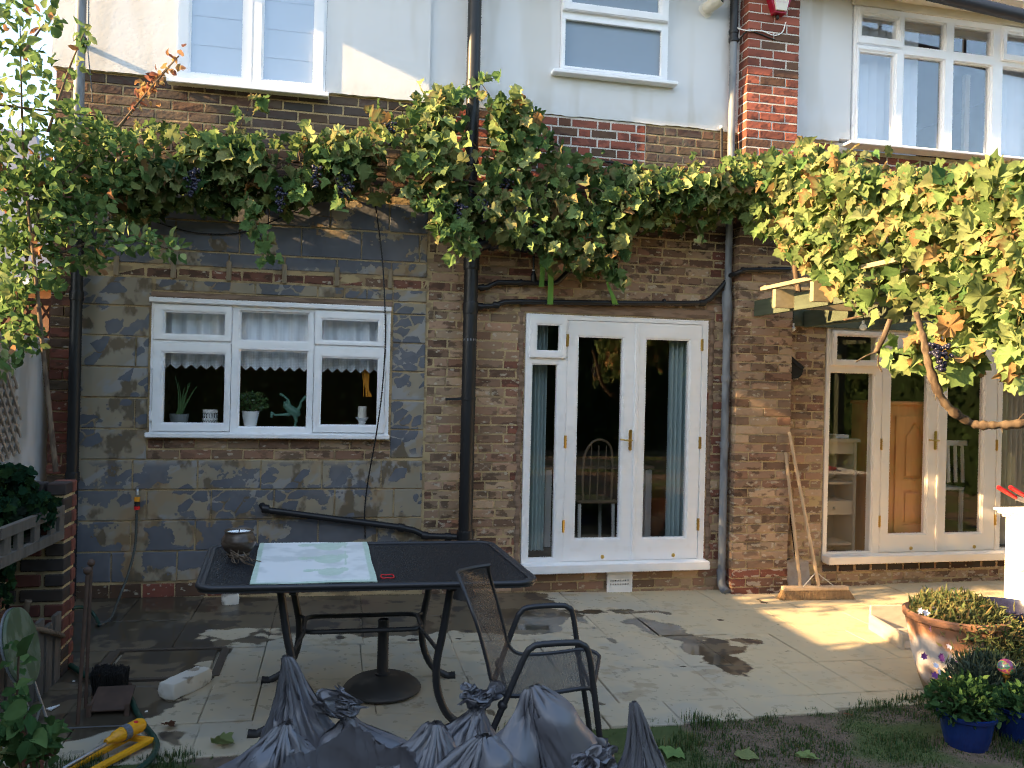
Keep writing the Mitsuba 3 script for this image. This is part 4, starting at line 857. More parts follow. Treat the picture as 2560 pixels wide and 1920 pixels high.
for kk in range(13):
    s_ = np.array([-0.475+rt.normal(0, 0.02), -2.11+rt.normal(0, 0.02), TZ+0.02+rt.uniform(0, 0.03)]); d_ = np.array([0.55, -0.8, -0.06])*rt.uniform(0.07, 0.13)+rt.normal(0, 0.025, 3)*[1, 1, 0.4]
    tw.append(tube(spline([s_-d_*0.5, s_, s_+d_*0.6+rt.normal(0, 0.008, 3), s_+d_*1.1], 4), [0.003]*12+[0.0015] if False else 0.0026, 5))
def bark_col(p, n, uv): return mix((0.16, 0.115, 0.075), (0.075, 0.052, 0.036), smoothstep(0.35, 0.65, fbm(p.x*50, p.y*50, p.z*12, 4)))
mat('m_bark', proc(bark_col), 0.85, 0.2)
tag(add('twig_bundle', cat([(np.c_[m[0][:, :2], np.maximum(m[0][:, 2], TZ+0.006)], m[1]) for m in tw]), 'm_bark', True), 'dry twigs lying on the patio table in front of the candle pot', 'twigs')
c_ = np.array([0.245, -2.52, TZ+0.008]); a_ = np.linspace(0, 2*PI, 20)[:-1]
tag(add('wire_ring', closed_tube(np.stack([c_[0]+0.030*np.cos(a_), c_[1]+0.040*np.sin(a_)+0.012*np.sin(3*a_), c_[2]+0*a_], 1), 0.003, 6), 'm_red', True), 'small red loop lying on the table mesh right of the towel', 'loop')

# ---------------------------------------------------------------- patio chair
t = thing('patio_chair', 'dark mesh metal patio chair with tube arms standing behind the bags', 'chair')
prof = spline([(0.575, 0.845), (0.605, 0.76), (0.64, 0.66), (0.675, 0.54), (0.70, 0.45), (0.745, 0.405), (0.83, 0.395), (0.95, 0.40), (1.05, 0.408), (1.105, 0.40), (1.125, 0.385)], 6)
plen = np.r_[0, np.cumsum(np.linalg.norm(np.diff(prof, axis=0), axis=1))]; LT = plen[-1]
def chair_pt(u, s):            # u -0.5..0.5 across, s along the profile
    x_ = np.interp(s, plen, prof[:, 0]); z_ = np.interp(s, plen, prof[:, 1])
    ss = s/LT; w = 0.47*np.where(ss < 0.22, np.sqrt(np.clip(1-((0.22-ss)/0.235)**2, 0, 1)), np.where(ss > 0.86, np.sqrt(np.clip(1-((ss-0.86)/0.165)**2, 0, 1))*0.35+0.65, 1.0))
    yy = u*w; dish = 0.05*(1-ss)*(1-(2*u)**2)
    xx = x_-dish*np.clip(1.3-2*ss, 0, 1)+0.16*u; zz = z_-0.012*(1-(2*u)**2)*np.clip(2*ss-0.8, 0, 1)
    return np.stack([xx, -3.0+yy, zz], -1)
strips = []
Pm = sbox(-0.235, 0.0, 0.235, LT)
V, F = [], []
for ang in (0.9, -0.9):
    for l in clip_lines(Pm, ang, 0.0085):
        nseg = max(2, int(np.linalg.norm(l[-1]-l[0])/0.03)); tt = np.linspace(0, 1, nseg+1)[:, None]; p = l[0]+(l[-1]-l[0])*tt
        d = (l[-1]-l[0])/np.linalg.norm(l[-1]-l[0]); nn = np.array([-d[1], d[0]])*0.0017
        a_, b_ = p-nn, p+nn
        A, B = chair_pt(a_[:, 0]/0.47, a_[:, 1]), chair_pt(b_[:, 0]/0.47, b_[:, 1]); o = len(V)*0+sum(len(x) for x in V)
        V += [A, B]; n1 = nseg+1
        for k in range(nseg): F += [[o+k, o+k+1, o+n1+k+1], [o+k, o+n1+k+1, o+n1+k]]
k = add(t+'__mesh_seat', (np.vstack(V), np.array(F)), 'm_metal_dark'); labels[k] = {'kind': 'stuff', 'label': 'fine dark metal mesh seat and back'}
ss = np.linspace(0.0, LT, 60)
rimp = np.vstack([chair_pt(np.full(60, -0.5), ss), chair_pt(np.linspace(-0.5, 0.5, 12)[1:-1], np.full(10, LT)), chair_pt(np.full(60, 0.5), ss[::-1]), chair_pt(np.linspace(0.5, -0.5, 6)[1:-1], np.full(4, 0.0))])
add(t+'__rim', closed_tube(rimp, 0.0085, 8), 'm_metal_dark', 40)
def clrz(p): return (p[0], p[1], p[2]+float(gz(p[0]))*(1 if p[2] < 0.05 else 0))
near = [(0.475, -3.27, -0.0), (0.633, -3.27, 0.32), (0.735, -3.27, 0.555), (0.765, -3.27, 0.595), (0.80, -3.27, 0.607), (0.93, -3.27, 0.609), (0.97, -3.27, 0.600), (1.0, -3.27, 0.565), (1.03, -3.265, 0.40), (1.10, -3.25, -0.0)]
far = [(0.61, -2.73, 0.0), (0.70, -2.73, 0.20), (0.815, -2.73, 0.52), (0.845, -2.73, 0.58), (0.885, -2.73, 0.602), (1.03, -2.73, 0.606), (1.07, -2.73, 0.595), (1.095, -2.73, 0.56), (1.13, -2.73, 0.36), (1.20, -2.73, 0.0)]
for a_ in (near, far): add(t+'__arm', tube(spline([clrz(p) for p in a_], 6), 0.0125, 10), 'm_metal_dark', 40)
add(t+'__stretcher', cat([tube([(0.672, -3.26, 0.405), (0.745, -2.74, 0.37)], 0.010, 8), tube([(1.03, -3.26, 0.39), (1.115, -2.74, 0.385)], 0.010, 8)]), 'm_metal_dark', 40)
add(t+'__joint', cat([ball((0.655, -3.265, 0.375), 0.020, 2), ball((0.745, -2.735, 0.35), 0.018, 2)]), 'm_metal_dark', True)

# ---------------------------------------------------------------- black refuse bags
def bag_col(p, n, uv): return mix((0.115, 0.117, 0.135), (0.145, 0.138, 0.145), fbm(p.x*3, p.y*3, p.z*3, 2))
mat('m_bag', proc(bag_col), 0.38, 0.8)
mat('m_bag_inner', (0.085, 0.062, 0.05), 0.4, 0.4)
def tri(x): return np.abs((x % 2.0)-1.0)          # a triangle wave: straight folds with sharp creases
def creases(P, r, k, f0, f1):
    """Crumpled sheet: straight creases in random directions."""
    out = 0
    for _ in range(k):
        d = r.normal(size=3); d /= np.linalg.norm(d); f = r.uniform(f0, f1); e = r.normal(size=3)*0.5
        warp = 0.6*np.sin(P@e*f*0.7+r.uniform(0, 6))
        out = out+(tri(P@d*f+warp+r.uniform(0, 2))-0.5)*(f0/f)*(0.4+meshkit.noise(P*2.2+r.uniform(0, 50), 3))
    return out/k**0.5
def settle_bag(style, w, d, h, seed, nu=116, nv=72, steps=62):
    """A plastic sack settling over its contents: a tube of cloth (nu round, nv up) with excess material, relaxed by position constraints."""
    r = np.random.default_rng(seed)
    th = np.linspace(0, 2*PI, nu, endpoint=False); v = np.linspace(0, 1, nv)
    hc = h*{'tied': 0.64, 'peak': 0.56, 'slump': 0.92, 'open': 0.60}[style]           # height of the contents
    C = []; Rr = []
    for k in range(16):
        a = r.uniform(0, 2*PI); rad = r.uniform(0.17, 0.30)*min(w, d, hc*1.4); q = r.uniform(0.1, 1.0)**0.6
        z = rad*0.9+(hc-1.9*rad)*r.random()*(1-0.55*q**2)
        C.append(((w/2-rad)*q*math.cos(a), (d/2-rad)*q*math.sin(a), z)); Rr.append(rad)
    C = np.array(C); Rr = np.array(Rr)
    L = h*1.22+0.25*w                                   # length of cloth along the meridian, base included
    s = v*L
    rr = np.minimum(s, 0.40*w)/(0.40*w); sh = np.where(s < 0.40*w, rr**0.7, 1.0); R0 = 0.60*sh
    zz = np.clip(s-0.40*w, 0, None)*0.9+0.004
    X = np.stack([np.outer(np.cos(th), R0*w), np.outer(np.sin(th), R0*d), np.repeat(zz[None], nu, 0)], -1)
    X += 0.03*w*np.stack([np.sin(3*th+r.uniform(0, 6))[:, None]*v, np.sin(2*th+r.uniform(0, 6))[:, None]*v, np.sin(2*th+r.uniform(0, 6))[:, None]*v*0.6], -1)+r.normal(0, 0.003, X.shape)
    per = PI*(w+d)/2*1.32
    lh = np.maximum(per/nu*sh, 1e-4)[None, :, None]*np.ones((nu, 1, 1)); lv = L/(nv-1)
    V = np.zeros_like(X); jn = int(nv*0.86); grav = np.full(nv, 0.0010)
    if style == 'tied': grav[jn:] = -0.0006
    if style == 'open': grav[int(nv*0.7):] = 0.0002
    lean = np.array([r.uniform(-0.08, 0.08)*w, r.uniform(-0.05, 0.05)*d])
    def pull(A, B, rest, k):
        D = B-A; Ld = np.linalg.norm(D, axis=-1, keepdims=True)+1e-9
        return D*((Ld-rest)/Ld)*k
    dg = np.sqrt(lh[:, :-1]**2+lv**2)
    for t in range(steps):
        V *= 0.92; V[..., 2] -= grav
        P = X+V; f = min(1.0, t/(steps*0.55))
        for it in range(6):
            acc = np.zeros_like(P)
            c = pull(P, np.roll(P, -1, 0), lh, 0.25); acc += c; acc -= np.roll(c, 1, 0)
            c = pull(P[:, :-1], P[:, 1:], lv, 0.25); acc[:, :-1] += c; acc[:, 1:] -= c
            Q = np.roll(P, -1, 0)
            c = pull(P[:, :-1], Q[:, 1:], dg, 0.10); acc[:, :-1] += c; acc[:, 1:] -= np.roll(c, 1, 0)
            c = pull(Q[:, :-1], P[:, 1:], dg, 0.10); acc[:, 1:] += c; acc[:, :-1] -= np.roll(c, 1, 0)
            c = pull(P, np.roll(P, -2, 0), lh*1.96, 0.05); acc += c; acc -= np.roll(c, 2, 0)
            c = pull(P[:, :-2], P[:, 2:], lv*1.97, 0.05); acc[:, :-2] += c; acc[:, 2:] -= c
            P = P+acc
            for ck, rk in zip(C, Rr):
                D = P-ck; Ld = np.linalg.norm(D, axis=-1, keepdims=True)+1e-9; P = np.where(Ld < rk, ck+D*(rk/Ld), P)
            P[..., 2] = np.maximum(P[..., 2], 0.002)
            if style == 'tied':
                for k in (-1, 0, 1):
                    ring = P[:, jn+k]; c0 = np.array([lean[0], lean[1], h*0.74+k*lv*0.9]); D = ring-c0; D[:, 2] *= 0.5; Ld = np.linalg.norm(D, axis=-1, keepdims=True)+1e-9
                    P[:, jn+k] = c0+D*np.minimum(1, ((1-f)*0.4*w+f*(0.030+0.006*abs(k)))/Ld)
            elif style in ('peak', 'slump'):
                for k in range(6):
                    e = np.array([lean[0]*1.5, lean[1], (h if style == 'peak' else hc*1.0)-lv*0.85*k]); lim = (1-f)*0.4*w+f*(0.024+(0.026 if style == 'peak' else 0.034)*k); D = (P[:, nv-1-k]-e)*[0.55, 1.3, 0.7]
                    Ld = np.linalg.norm(D, axis=-1, keepdims=True)+1e-9; P[:, nv-1-k] = e+D/[0.55, 1.3, 0.7]*np.minimum(1, lim/Ld)
            else:
                zt = h*(0.86+0.06*np.sin(th*2+seed)+0.05*np.sin(th*5)); P[:, -1, 2] += (zt-P[:, -1, 2])*0.3; P[:, -1, :2] *= 1-0.02*f*(np.linalg.norm(P[:, -1, :2]/[w, d], axis=1, keepdims=True) > 0.46)
        V = (P-X)*0.97; X = P
    return X
def refuse_bag(x, y, w, d, h, style, seed, label, lean=(0, 0), rot=0.0):
    X = settle_bag(style, w*1.03, d, h, seed); nu, nv = X.shape[:2]; r = np.random.default_rng(seed+99)
    if style == 'tied':                                  # the gathered mouth above the knot fans out
        jn = int(nv*0.86)+1; k = np.clip((np.arange(nv)-jn)/(nv-jn), 0, 1)[None, :]; c = X[:, jn-1].mean(0)
        for a, m in ((0, 1.3), (1, 0.8)): X[..., a] = c[a]+(X[..., a]-c[a])*(1+m*k**0.7)
        X[..., 2] = c[2]+(X[..., 2]-c[2])*np.where(k > 0, 0.85+0.35*np.sin(np.linspace(0, 2*PI, nu)[:, None]*2+seed)*k, 1)
    cr = creases(X, r, 6, 9.0, 18.0)*0.020+creases(X, r, 6, 22.0, 38.0)*0.007
    ctr = X.mean((0, 1)); D = X-ctr; D /= np.linalg.norm(D, axis=-1, keepdims=True)+1e-9
    X = X+D*cr[..., None]*np.clip(X[..., 2:]/0.06, 0, 1)
    zz = np.clip(X[..., 2]/h, 0, 1.2); X[..., 0] += (lean[0]+0.05*w*np.sin(zz*5+seed))*zz**1.3; X[..., 1] += lean[1]*zz
    c, s = math.cos(rot), math.sin(rot); g = float(lawn_z(np.array([x]), np.array([y]))[0])
    V = np.stack([c*X[..., 0]-s*X[..., 1]+x, s*X[..., 0]+c*X[..., 1]+y, X[..., 2]+g-0.004], -1).reshape(-1, 3)
    i, j = np.meshgrid(np.arange(nu), np.arange(nv-1), indexing='ij'); i2 = (i+1) % nu
    q = np.stack([i*nv+j, i2*nv+j, i2*nv+j+1, i*nv+j+1], -1).reshape(-1, 4)
    key = thing('refuse_bag', label, 'rubbish bag', 'rubbish bags heaped on the lawn edge')
    add(key+'__sack', (V, np.vstack([q[:, [0, 1, 2]], q[:, [0, 2, 3]]])), 'm_bag', True)
    if style == 'open':
        n = 26; a = np.arange(n)*2*PI/n; Dv = np.vstack([np.stack([x+np.cos(a)*rr*w/2, y+np.sin(a)*rr*d/2, np.full(n, g+zz_*h)], 1) for rr, zz_ in ((0.95, 0.60), (0.55, 0.56), (0.0, 0.58))]); F = []
        for k_ in range(2):
            for a_ in range(n):
                b_ = (a_+1) % n; F += [[k_*n+a_, k_*n+b_, (k_+1)*n+b_], [k_*n+a_, (k_+1)*n+b_, (k_+1)*n+a_]]
        add(key+'__lining', (Dv, np.array(F)), 'm_bag_inner', True)
    return key
refuse_bag(-0.04, -3.10, 0.46, 0.38, 0.58, 'peak', 3, 'dark plastic rubbish bag standing tallest at the left of the heap', (-0.14, 0.0))
refuse_bag(-0.20, -3.42, 0.54, 0.38, 0.47, 'slump', 14, 'slumped rubbish bag lying lowest at the left end of the heap', (0.06, 0.0))
refuse_bag(0.16, -3.26, 0.64, 0.36, 0.50, 'tied', 25, 'rubbish bag with a twisted neck behind the open bag', (-0.16, 0.0))
refuse_bag(0.07, -3.60, 0.48, 0.34, 0.44, 'open', 36, 'open rubbish bag at the front showing its brown inside', (-0.02, -0.02))
refuse_bag(0.27, -3.44, 0.50, 0.34, 0.47, 'slump', 92, 'rubbish bag wedged low between the open bag and the tufted bag', (0.04, 0.0))
refuse_bag(0.50, -3.28, 0.58, 0.36, 0.54, 'tied', 47, 'tied rubbish bag with pleated tufts in the middle of the heap', (0.03, 0.0))
refuse_bag(0.43, -3.68, 0.60, 0.36, 0.53, 'slump', 58, 'broad shiny rubbish bag at the front middle of the heap', (0.10, 0.0))
refuse_bag(0.80, -3.44, 0.56, 0.38, 0.60, 'slump', 69, 'rubbish bag leaning over the seat of the patio chair', (-0.05, 0.0))
refuse_bag(0.80, -3.76, 0.54, 0.34, 0.50, 'tied', 70, 'knotted rubbish bag at the front right below the chair', (0.08, 0.0))
refuse_bag(1.15, -3.50, 0.32, 0.28, 0.52, 'peak', 81, 'narrow pointed rubbish bag standing apart at the right of the heap', (-0.03, 0.0))
# ---------------------------------------------------------------- foliage
scene['m_leaf'] = {'type': 'principledthin', 'base_color': hue_color('leaf'), 'roughness': 0.45, 'diff_trans': 0.75, 'eta': 1.45, 'spec_trans': 0.0}
half = np.array([(0.0, 0.10), (0.13, -0.05), (0.28, -0.02), (0.36, 0.10), (0.50, 0.17), (0.45, 0.30), (0.53, 0.44), (0.60, 0.60), (0.45, 0.60), (0.36, 0.66), (0.33, 0.80), (0.17, 0.84), (0.0, 1.06)])
GRAPE = np.vstack([[0, 0.38], half, (half[1:-1]*[-1, 1])[::-1]])
h2 = np.array([(0.0, 0.0), (0.17, 0.12), (0.30, 0.34), (0.31, 0.55), (0.20, 0.80), (0.0, 1.02)])
OVAL = np.vstack([[0, 0.5], h2, (h2[1:-1]*[-1, 1])[::-1]])
h3 = np.array([(0.0, 0.0), (0.07, 0.25), (0.07, 0.65), (0.0, 1.0)])
BLADE = np.vstack([[0, 0.5], h3, (h3[1:-1]*[-1, 1])[::-1]])
def leaf_batch(tpl, P, Tip, N, S, C, r, curl=1.0, edge=None, droop=0.35):
    """Leaves as arrays: petiole points P, tip directions, normals, sizes, colours. edge: colours at the rim."""
    n, m = len(P), len(tpl)
    Tip = Tip/np.linalg.norm(Tip, axis=1, keepdims=True); N = N-Tip*(N*Tip).sum(1, keepdims=True); N /= np.linalg.norm(N, axis=1, keepdims=True)+1e-9
    A = np.cross(Tip, N)
    x = tpl[None, :, 0]; y = tpl[None, :, 1]
    a = r.uniform(-0.1, 1.0, (n, 1))*curl; b = r.uniform(-0.3, 1.5, (n, 1))*droop; w = r.normal(0, 0.085, (n, m))*curl
    tw = r.normal(0, 0.35, (n, 1))*curl
    z = a*np.abs(x)-b*(y-0.2)**2*np.sign(y-0.2)+w+tw*x*y
    z[:, 0] = -0.03
    x = x*r.uniform(0.65, 1.15, (n, 1))
    V = P[:, None]+S[:, None, None]*(x[..., None]*A[:, None]+y[..., None]*Tip[:, None]+z[..., None]*N[:, None])
    k = np.arange(1, m); f = np.stack([np.zeros(m-1, int), k, np.r_[k[1:], 1]], 1)
    F = (f[None]+(np.arange(n)*m)[:, None, None]).reshape(-1, 3)
    Cv = np.repeat(C[:, None], m, 1)
    if edge is not None: Cv = np.concatenate([Cv[:, :1], Cv[:, 1:]*0.35+edge[:, None]*0.65], 1)
    return V, F, np.clip(Cv, 0.004, 0.9), f
def grow(key, tpl, P, Tip, N, S, C, r, limit=220, edge=None, mass='foliage', curl=1.0, droop=0.35, bsdf='m_leaf', piece='leaf'):
    V, F, Cv, f = leaf_batch(tpl, P, Tip, N, S, C, r, curl, edge, droop)
    big = np.argsort(np.linalg.norm(P-CAM, axis=1)/S); near = big[:limit]; rest = big[limit:]
    for i_ in near: add(f'{key}__{piece}', (V[i_], f), bsdf, True, color=Cv[i_])
    if len(rest):
        m = len(tpl); Fr = (f[None]+(np.arange(len(rest))*m)[:, None, None]).reshape(-1, 3)
        k = add(f'{key}__{mass}', (V[rest].reshape(-1, 3), Fr), bsdf, True, color=Cv[rest].reshape(-1, 3)); labels[k] = {'kind': 'stuff'}
def pick(r, n, pal, w, jit=0.22):
    pal = np.array(pal, float); i_ = r.choice(len(pal), n, p=np.array(w)/sum(w))
    return np.clip(pal[i_]*r.uniform(1-jit, 1+jit, (n, 1))+r.normal(0, 0.006, (n, 3)), 0.006, 0.9)
def hang(r, n, out, up=0.35, spread=0.65):
    """Tip directions that droop and normals that face out and up."""
    out = np.asarray(out, float)
    N = out+np.array([0, 0, up])+r.normal(0, spread, (n, 3)); Tip = np.array([0, 0, -0.8])+out*0.25+r.normal(0, 0.55, (n, 3))
    return Tip, N
GREENS = [(0.095, 0.155, 0.052), (0.14, 0.205, 0.066), (0.06, 0.105, 0.038), (0.23, 0.29, 0.10), (0.33, 0.36, 0.15), (0.24, 0.14, 0.07)]
rv = np.random.default_rng(21)
YV = -0.40
top = np.array([(60, 335), (290, 302), (400, 305), (490, 310), (600, 305), (720, 310), (800, 340), (880, 335), (930, 305), (985, 270), (1042, 230), (1100, 205), (1157, 192), (1230, 200), (1300, 225), (1360, 255), (1395, 310), (1430, 365), (1505, 402), (1640, 425), (1760, 392), (1860, 385)])
bot = np.array([(60, 620), (290, 545), (400, 505), (520, 500), (600, 515), (700, 498), (800, 462), (870, 462), (925, 440), (985, 480), (1040, 525), (1100, 545), (1157, 590), (1215, 560), (1300, 590), (1377, 630), (1440, 650), (1500, 670), (1560, 660), (1600, 590), (1640, 555), (1700, 560), (1790, 550), (1860, 520)])
V1 = thing('grape_vine', 'green grape vine trained along the wall above the kitchen window and white french doors', 'grape vine')
n = 4300
px = rv.uniform(200, 1860, n*2); tt = rv.beta(1.15, 1.25, n*2)
py = np.interp(px, top[:, 0], top[:, 1])*(1-tt)+np.interp(px, bot[:, 0], bot[:, 1])*tt
py += rv.normal(0, 14, n*2)
P = np.array([at(a, b, YV) for a, b in zip(px, py)])
dens = meshkit.fbm(np.c_[P[:, 0]*2.2, P[:, 2]*2.8, P[:, 0]*0], 3, 8)
keep = (rv.random(n*2) < np.clip((dens-0.43)*4.2, 0.07, 1))
depth = 0.50*np.sqrt(np.clip(1-(2*np.clip(tt, 0, 1)-0.9)**2, 0.10, 1))
P[:, 1] = -0.06-depth*rv.beta(2.2, 1.0, n*2)
keep &= ~((np.abs(P[:, 0]-0.975) < 0.085) & (P[:, 2] > 3.36)); keep &= ~((P[:, 0] > 1.02) & (P[:, 0] < 1.30) & (P[:, 2] > 3.78) & (P[:, 2] < 4.0))
P = P[keep][:n]
for cx, cy, rx, ry, k in ((1310, 470, 110, 150, 330), (1420, 570, 90, 95, 210), (1080, 420, 90, 100, 190), (1510, 570, 70, 90, 130), (1120, 300, 70, 80, 90), (1290, 300, 60, 60, 90)):
    a_, b_ = rv.uniform(0, 2*PI, k), np.sqrt(rv.random(k)); P = np.vstack([P, [at(cx+rx*u*math.cos(w), cy+ry*u*math.sin(w), -0.16-0.42*rv.random()) for w, u in zip(a_, b_)]])
P = P[~((np.abs(P[:, 0]-0.975) < 0.085) & (P[:, 2] > 3.36))]; n = len(P)
Tip, N = hang(rv, n, (-0.25, -0.8, 0.0))
S = 0.040+0.085*rv.random(n)**1.3
C = pick(rv, n, GREENS, [4, 5, 2, 4, 2.5, 0.7], 0.3)
# hanging sprays and upright shoots
def spray(pts, n, r, wid=0.05): 
    s = spline(np.array(pts), 10); i_ = r.integers(0, len(s), n); return s[i_]+r.normal(0, wid, (n, 3))
sp = [([at(620, 490, -.5), at(640, 560, -.52), at(672, 640, -.5)], 34), ([at(835, 440, -.55), at(850, 490, -.55), at(850, 520, -.55)], 8), ([at(1110, 500, -.5), at(1150, 570, -.55), at(1170, 620, -.55)], 60), ([at(1060, 500, -.6), at(1095, 560, -.6), at(1150, 625, -.6)], 26),
      ([at(1440, 600, -.4), at(1510, 650, -.45), at(1560, 700, -.42)], 40), ([at(1740, 560, -.4), at(1755, 605, -.4)], 5), ([at(600, 320, -.3), at(625, 262, -.3), at(640, 238, -.3)], 9), ([at(650, 250, -.3), at(665, 275, -.3)], 4), ([at(1225, 240, -.2), at(1205, 205, -.2), at(1235, 195, -.2)], 10), ([at(935, 310, -.35), at(940, 275, -.35)], 4), ([at(745, 370, -.5), at(760, 470, -.5), at(755, 490, -.5)], 12)]
xp, xs2 = [], []
for pts, k in sp:
    a_ = spray(pts, k, rv, 0.035); xp.append(a_)
xp = np.vstack(xp); m_ = len(xp); t2, n2 = hang(rv, m_, (-0.4, -0.7, 0.1))
c2 = pick(rv, m_, [(0.17, 0.25, 0.04), (0.23, 0.30, 0.05), (0.10, 0.17, 0.03)], [3, 2, 2])
P, Tip, N, S, C = np.vstack([P, xp]), np.vstack([Tip, t2]), np.vstack([N, n2]), np.r_[S, rv.uniform(0.06, 0.10, m_)], np.vstack([C, c2])
E = np.where((rv.random(len(P)) < 0.14)[:, None], pick(rv, len(P), [(0.28, 0.20, 0.05), (0.20, 0.09, 0.03)], [2, 1]), C)
grow(V1, GRAPE, P, Tip, N, S, C, rv, 280, E)
st = [tube(spline([at(150, 420, -.15), at(400, 400, -.18), at(700, 400, -.16), at(1000, 430, -.2), at(1300, 470, -.2), at(1600, 480, -.18), at(1850, 470, -.2)], 8), 0.016, 8)]
for pts, k in sp: st.append(tube(spline(np.array(pts), 6), 0.003, 5))
for k in range(70):
    a_ = P[rv.integers(len(P)-m_)]; st.append(tube(spline([a_, a_+[0.1*rv.normal(), 0.12*rv.random(), 0.05], [a_[0]+0.3*rv.normal(), -0.16, a_[2]+0.1*rv.normal()]], 4), 0.004, 5))
add(V1+'__stem', cat(st), 'm_bark', True)
mat('m_grape', (0.018, 0.018, 0.040), 0.35, 0.5)
def bunch(key, p, r, k=34, L=0.16):
    ms = []
    for _ in range(k):
        s = r.random(); ms.append(ball(np.asarray(p)+[r.normal(0, 0.022*(1.25-s)), r.normal(0, 0.022*(1.25-s)), -s*L], r.uniform(0.009, 0.0125), 1))
    k_ = add(key+'__grape_bunch', cat(ms), 'm_grape', True); labels[k_] = {'kind': 'stuff'}; return k_
for a_, b_, Y in ((488, 415, -.58), (478, 430, -.55), (790, 410, -.58), (855, 450, -.5), (872, 440, -.52), (975, 310, -.45), (1145, 505, -.55), (1215, 500, -.5), (1290, 480, -.5), (1345, 560, -.40), (1310, 520, -.45), (700, 470, -.5), (1265, 440, -.5)): bunch(V1, at(a_, b_, Y), rv)

# vine over the pergola, seen from its left end
V2 = thing('grape_vine', 'yellowing autumn grape vine heaped over the wooden pergola on the right', 'grape vine')
XV = 3.22
top = np.array([(1850, 395), (1905, 392), (1960, 372), (2010, 360), (2060, 378), (2130, 410), (2200, 425), (2260, 428), (2330, 428), (2400, 430), (2440, 405), (2500, 408), (2600, 405)])
bot = np.array([(1850, 545), (1900, 580), (1950, 615), (2010, 660), (2060, 690), (2110, 730), (2150, 720), (2200, 745), (2270, 790), (2330, 850), (2390, 850), (2450, 845), (2500, 880), (2600, 915)])
n = 4600
px = 1850+750*rv.random(n*2)**0.85; tt = rv.beta(1.1, 1.15, n*2)
py = np.interp(px, top[:, 0], top[:, 1])*(1-tt)+np.interp(px, bot[:, 0], bot[:, 1])*tt+rv.normal(0, 10, n*2)
dx = np.abs(rv.normal(0, 0.33, n*2))*np.where(rv.random(n*2) < 0.65, 0.55, 1.6)
P = np.array([at_x(a, b, XV) for a, b in zip(px, py)]); P[:, 0] += dx-0.05
P[:, 1] = np.minimum(P[:, 1], -0.20-0.05*rv.random(n*2))
dens = meshkit.fbm(np.c_[P[:, 1]*2.5, P[:, 2]*3, P[:, 0]], 3, 18); P = P[rv.random(n*2) < np.clip((dens-0.36)*4.0, 0.10, 1)][:n]; n = len(P)
Tip, N = hang(rv, n, (-0.65, -0.4, 0.0), 0.35, 0.62)
S = 0.042+0.088*rv.random(n)**1.2
warm = np.clip((-P[:, 1]-0.2)/2.5, 0, 1)
C = pick(rv, n, [(0.17, 0.24, 0.09), (0.24, 0.29, 0.12), (0.10, 0.165, 0.06), (0.33, 0.36, 0.15), (0.34, 0.22, 0.11)], [4, 4, 4, 2, 0.6], 0.35)
E = pick(rv, n, [(0.40, 0.37, 0.16), (0.38, 0.18, 0.10), (0.33, 0.13, 0.10), (0.26, 0.32, 0.11)], [1.5, 1.2, 1.0, 3])
E = np.where((rv.random(n) < 0.15+0.33*warm)[:, None], E, C)
xp = []; 
sp = [([at_x(2215, 850, 3.25), at_x(2245, 890, 3.25), at_x(2260, 910, 3.25)], 9), ([at_x(2290, 800, 3.2), at_x(2310, 880, 3.2), at_x(2340, 905, 3.2)], 26), ([at_x(2400, 820, 3.2), at_x(2420, 880, 3.2), at_x(2410, 890, 3.2)], 16), ([at_x(2480, 850, 3.15), at_x(2540, 905, 3.15), at_x(2560, 925, 3.15)], 14), ([at_x(2130, 740, 3.22), at_x(2170, 770, 3.22)], 6), ([at(2015, 680, -.7)], 2) if False else ([at_x(2250, 880, 3.22), at_x(2440, 850, 3.2)], 10)]
for pts, k in sp: xp.append(spray(pts, k, rv, 0.045))
xp = np.vstack(xp); m_ = len(xp); t2, n2 = hang(rv, m_, (-0.6, -0.6, 0.1)); c2 = pick(rv, m_, [(0.23, 0.30, 0.05), (0.30, 0.34, 0.07), (0.15, 0.21, 0.04), (0.40, 0.26, 0.07)], [3, 2, 2, 1])
P, Tip, N, S, C, E = np.vstack([P, xp]), np.vstack([Tip, t2]), np.vstack([N, n2]), np.r_[S, rv.uniform(0.08, 0.13, m_)], np.vstack([C, c2]), np.vstack([E, c2])
grow(V2, GRAPE, P, Tip, N, S, C, rv, 290, E)
add(V2+'__trunk', tube(spline([at(2290, 780, -2.7), at(2309, 845, -2.7), at(2326, 926, -2.7), at(2362, 1007, -2.7), at(2425, 1056, -2.7), at(2480, 1063, -2.75), at(2560, 1058, -2.8), at(2700, 1030, -2.9)], 8), [(0.012+0.010*min(1, k/16))*(1+0.16*math.sin(k*1.9)+0.12*math.sin(k*0.7+1)) for k in range(57)], 12), 'm_bark', True)
for k in range(7):
    q0 = [at(2318, 880, -2.7), at(2340, 965, -2.7), at(2375, 1022, -2.7), at(2410, 1048, -2.7), at(2452, 1061, -2.72), at(2500, 1062, -2.76), at(2540, 1060, -2.79)][k]; d0 = rv.normal(0, 1, 3)*[.04, .01, .04]; add(V2+'__side_shoot', tube([q0, q0+d0*0.6, q0+d0*1.2+[0, 0, -0.012]], [0.006, 0.004, 0.002], 6), 'm_bark', True)
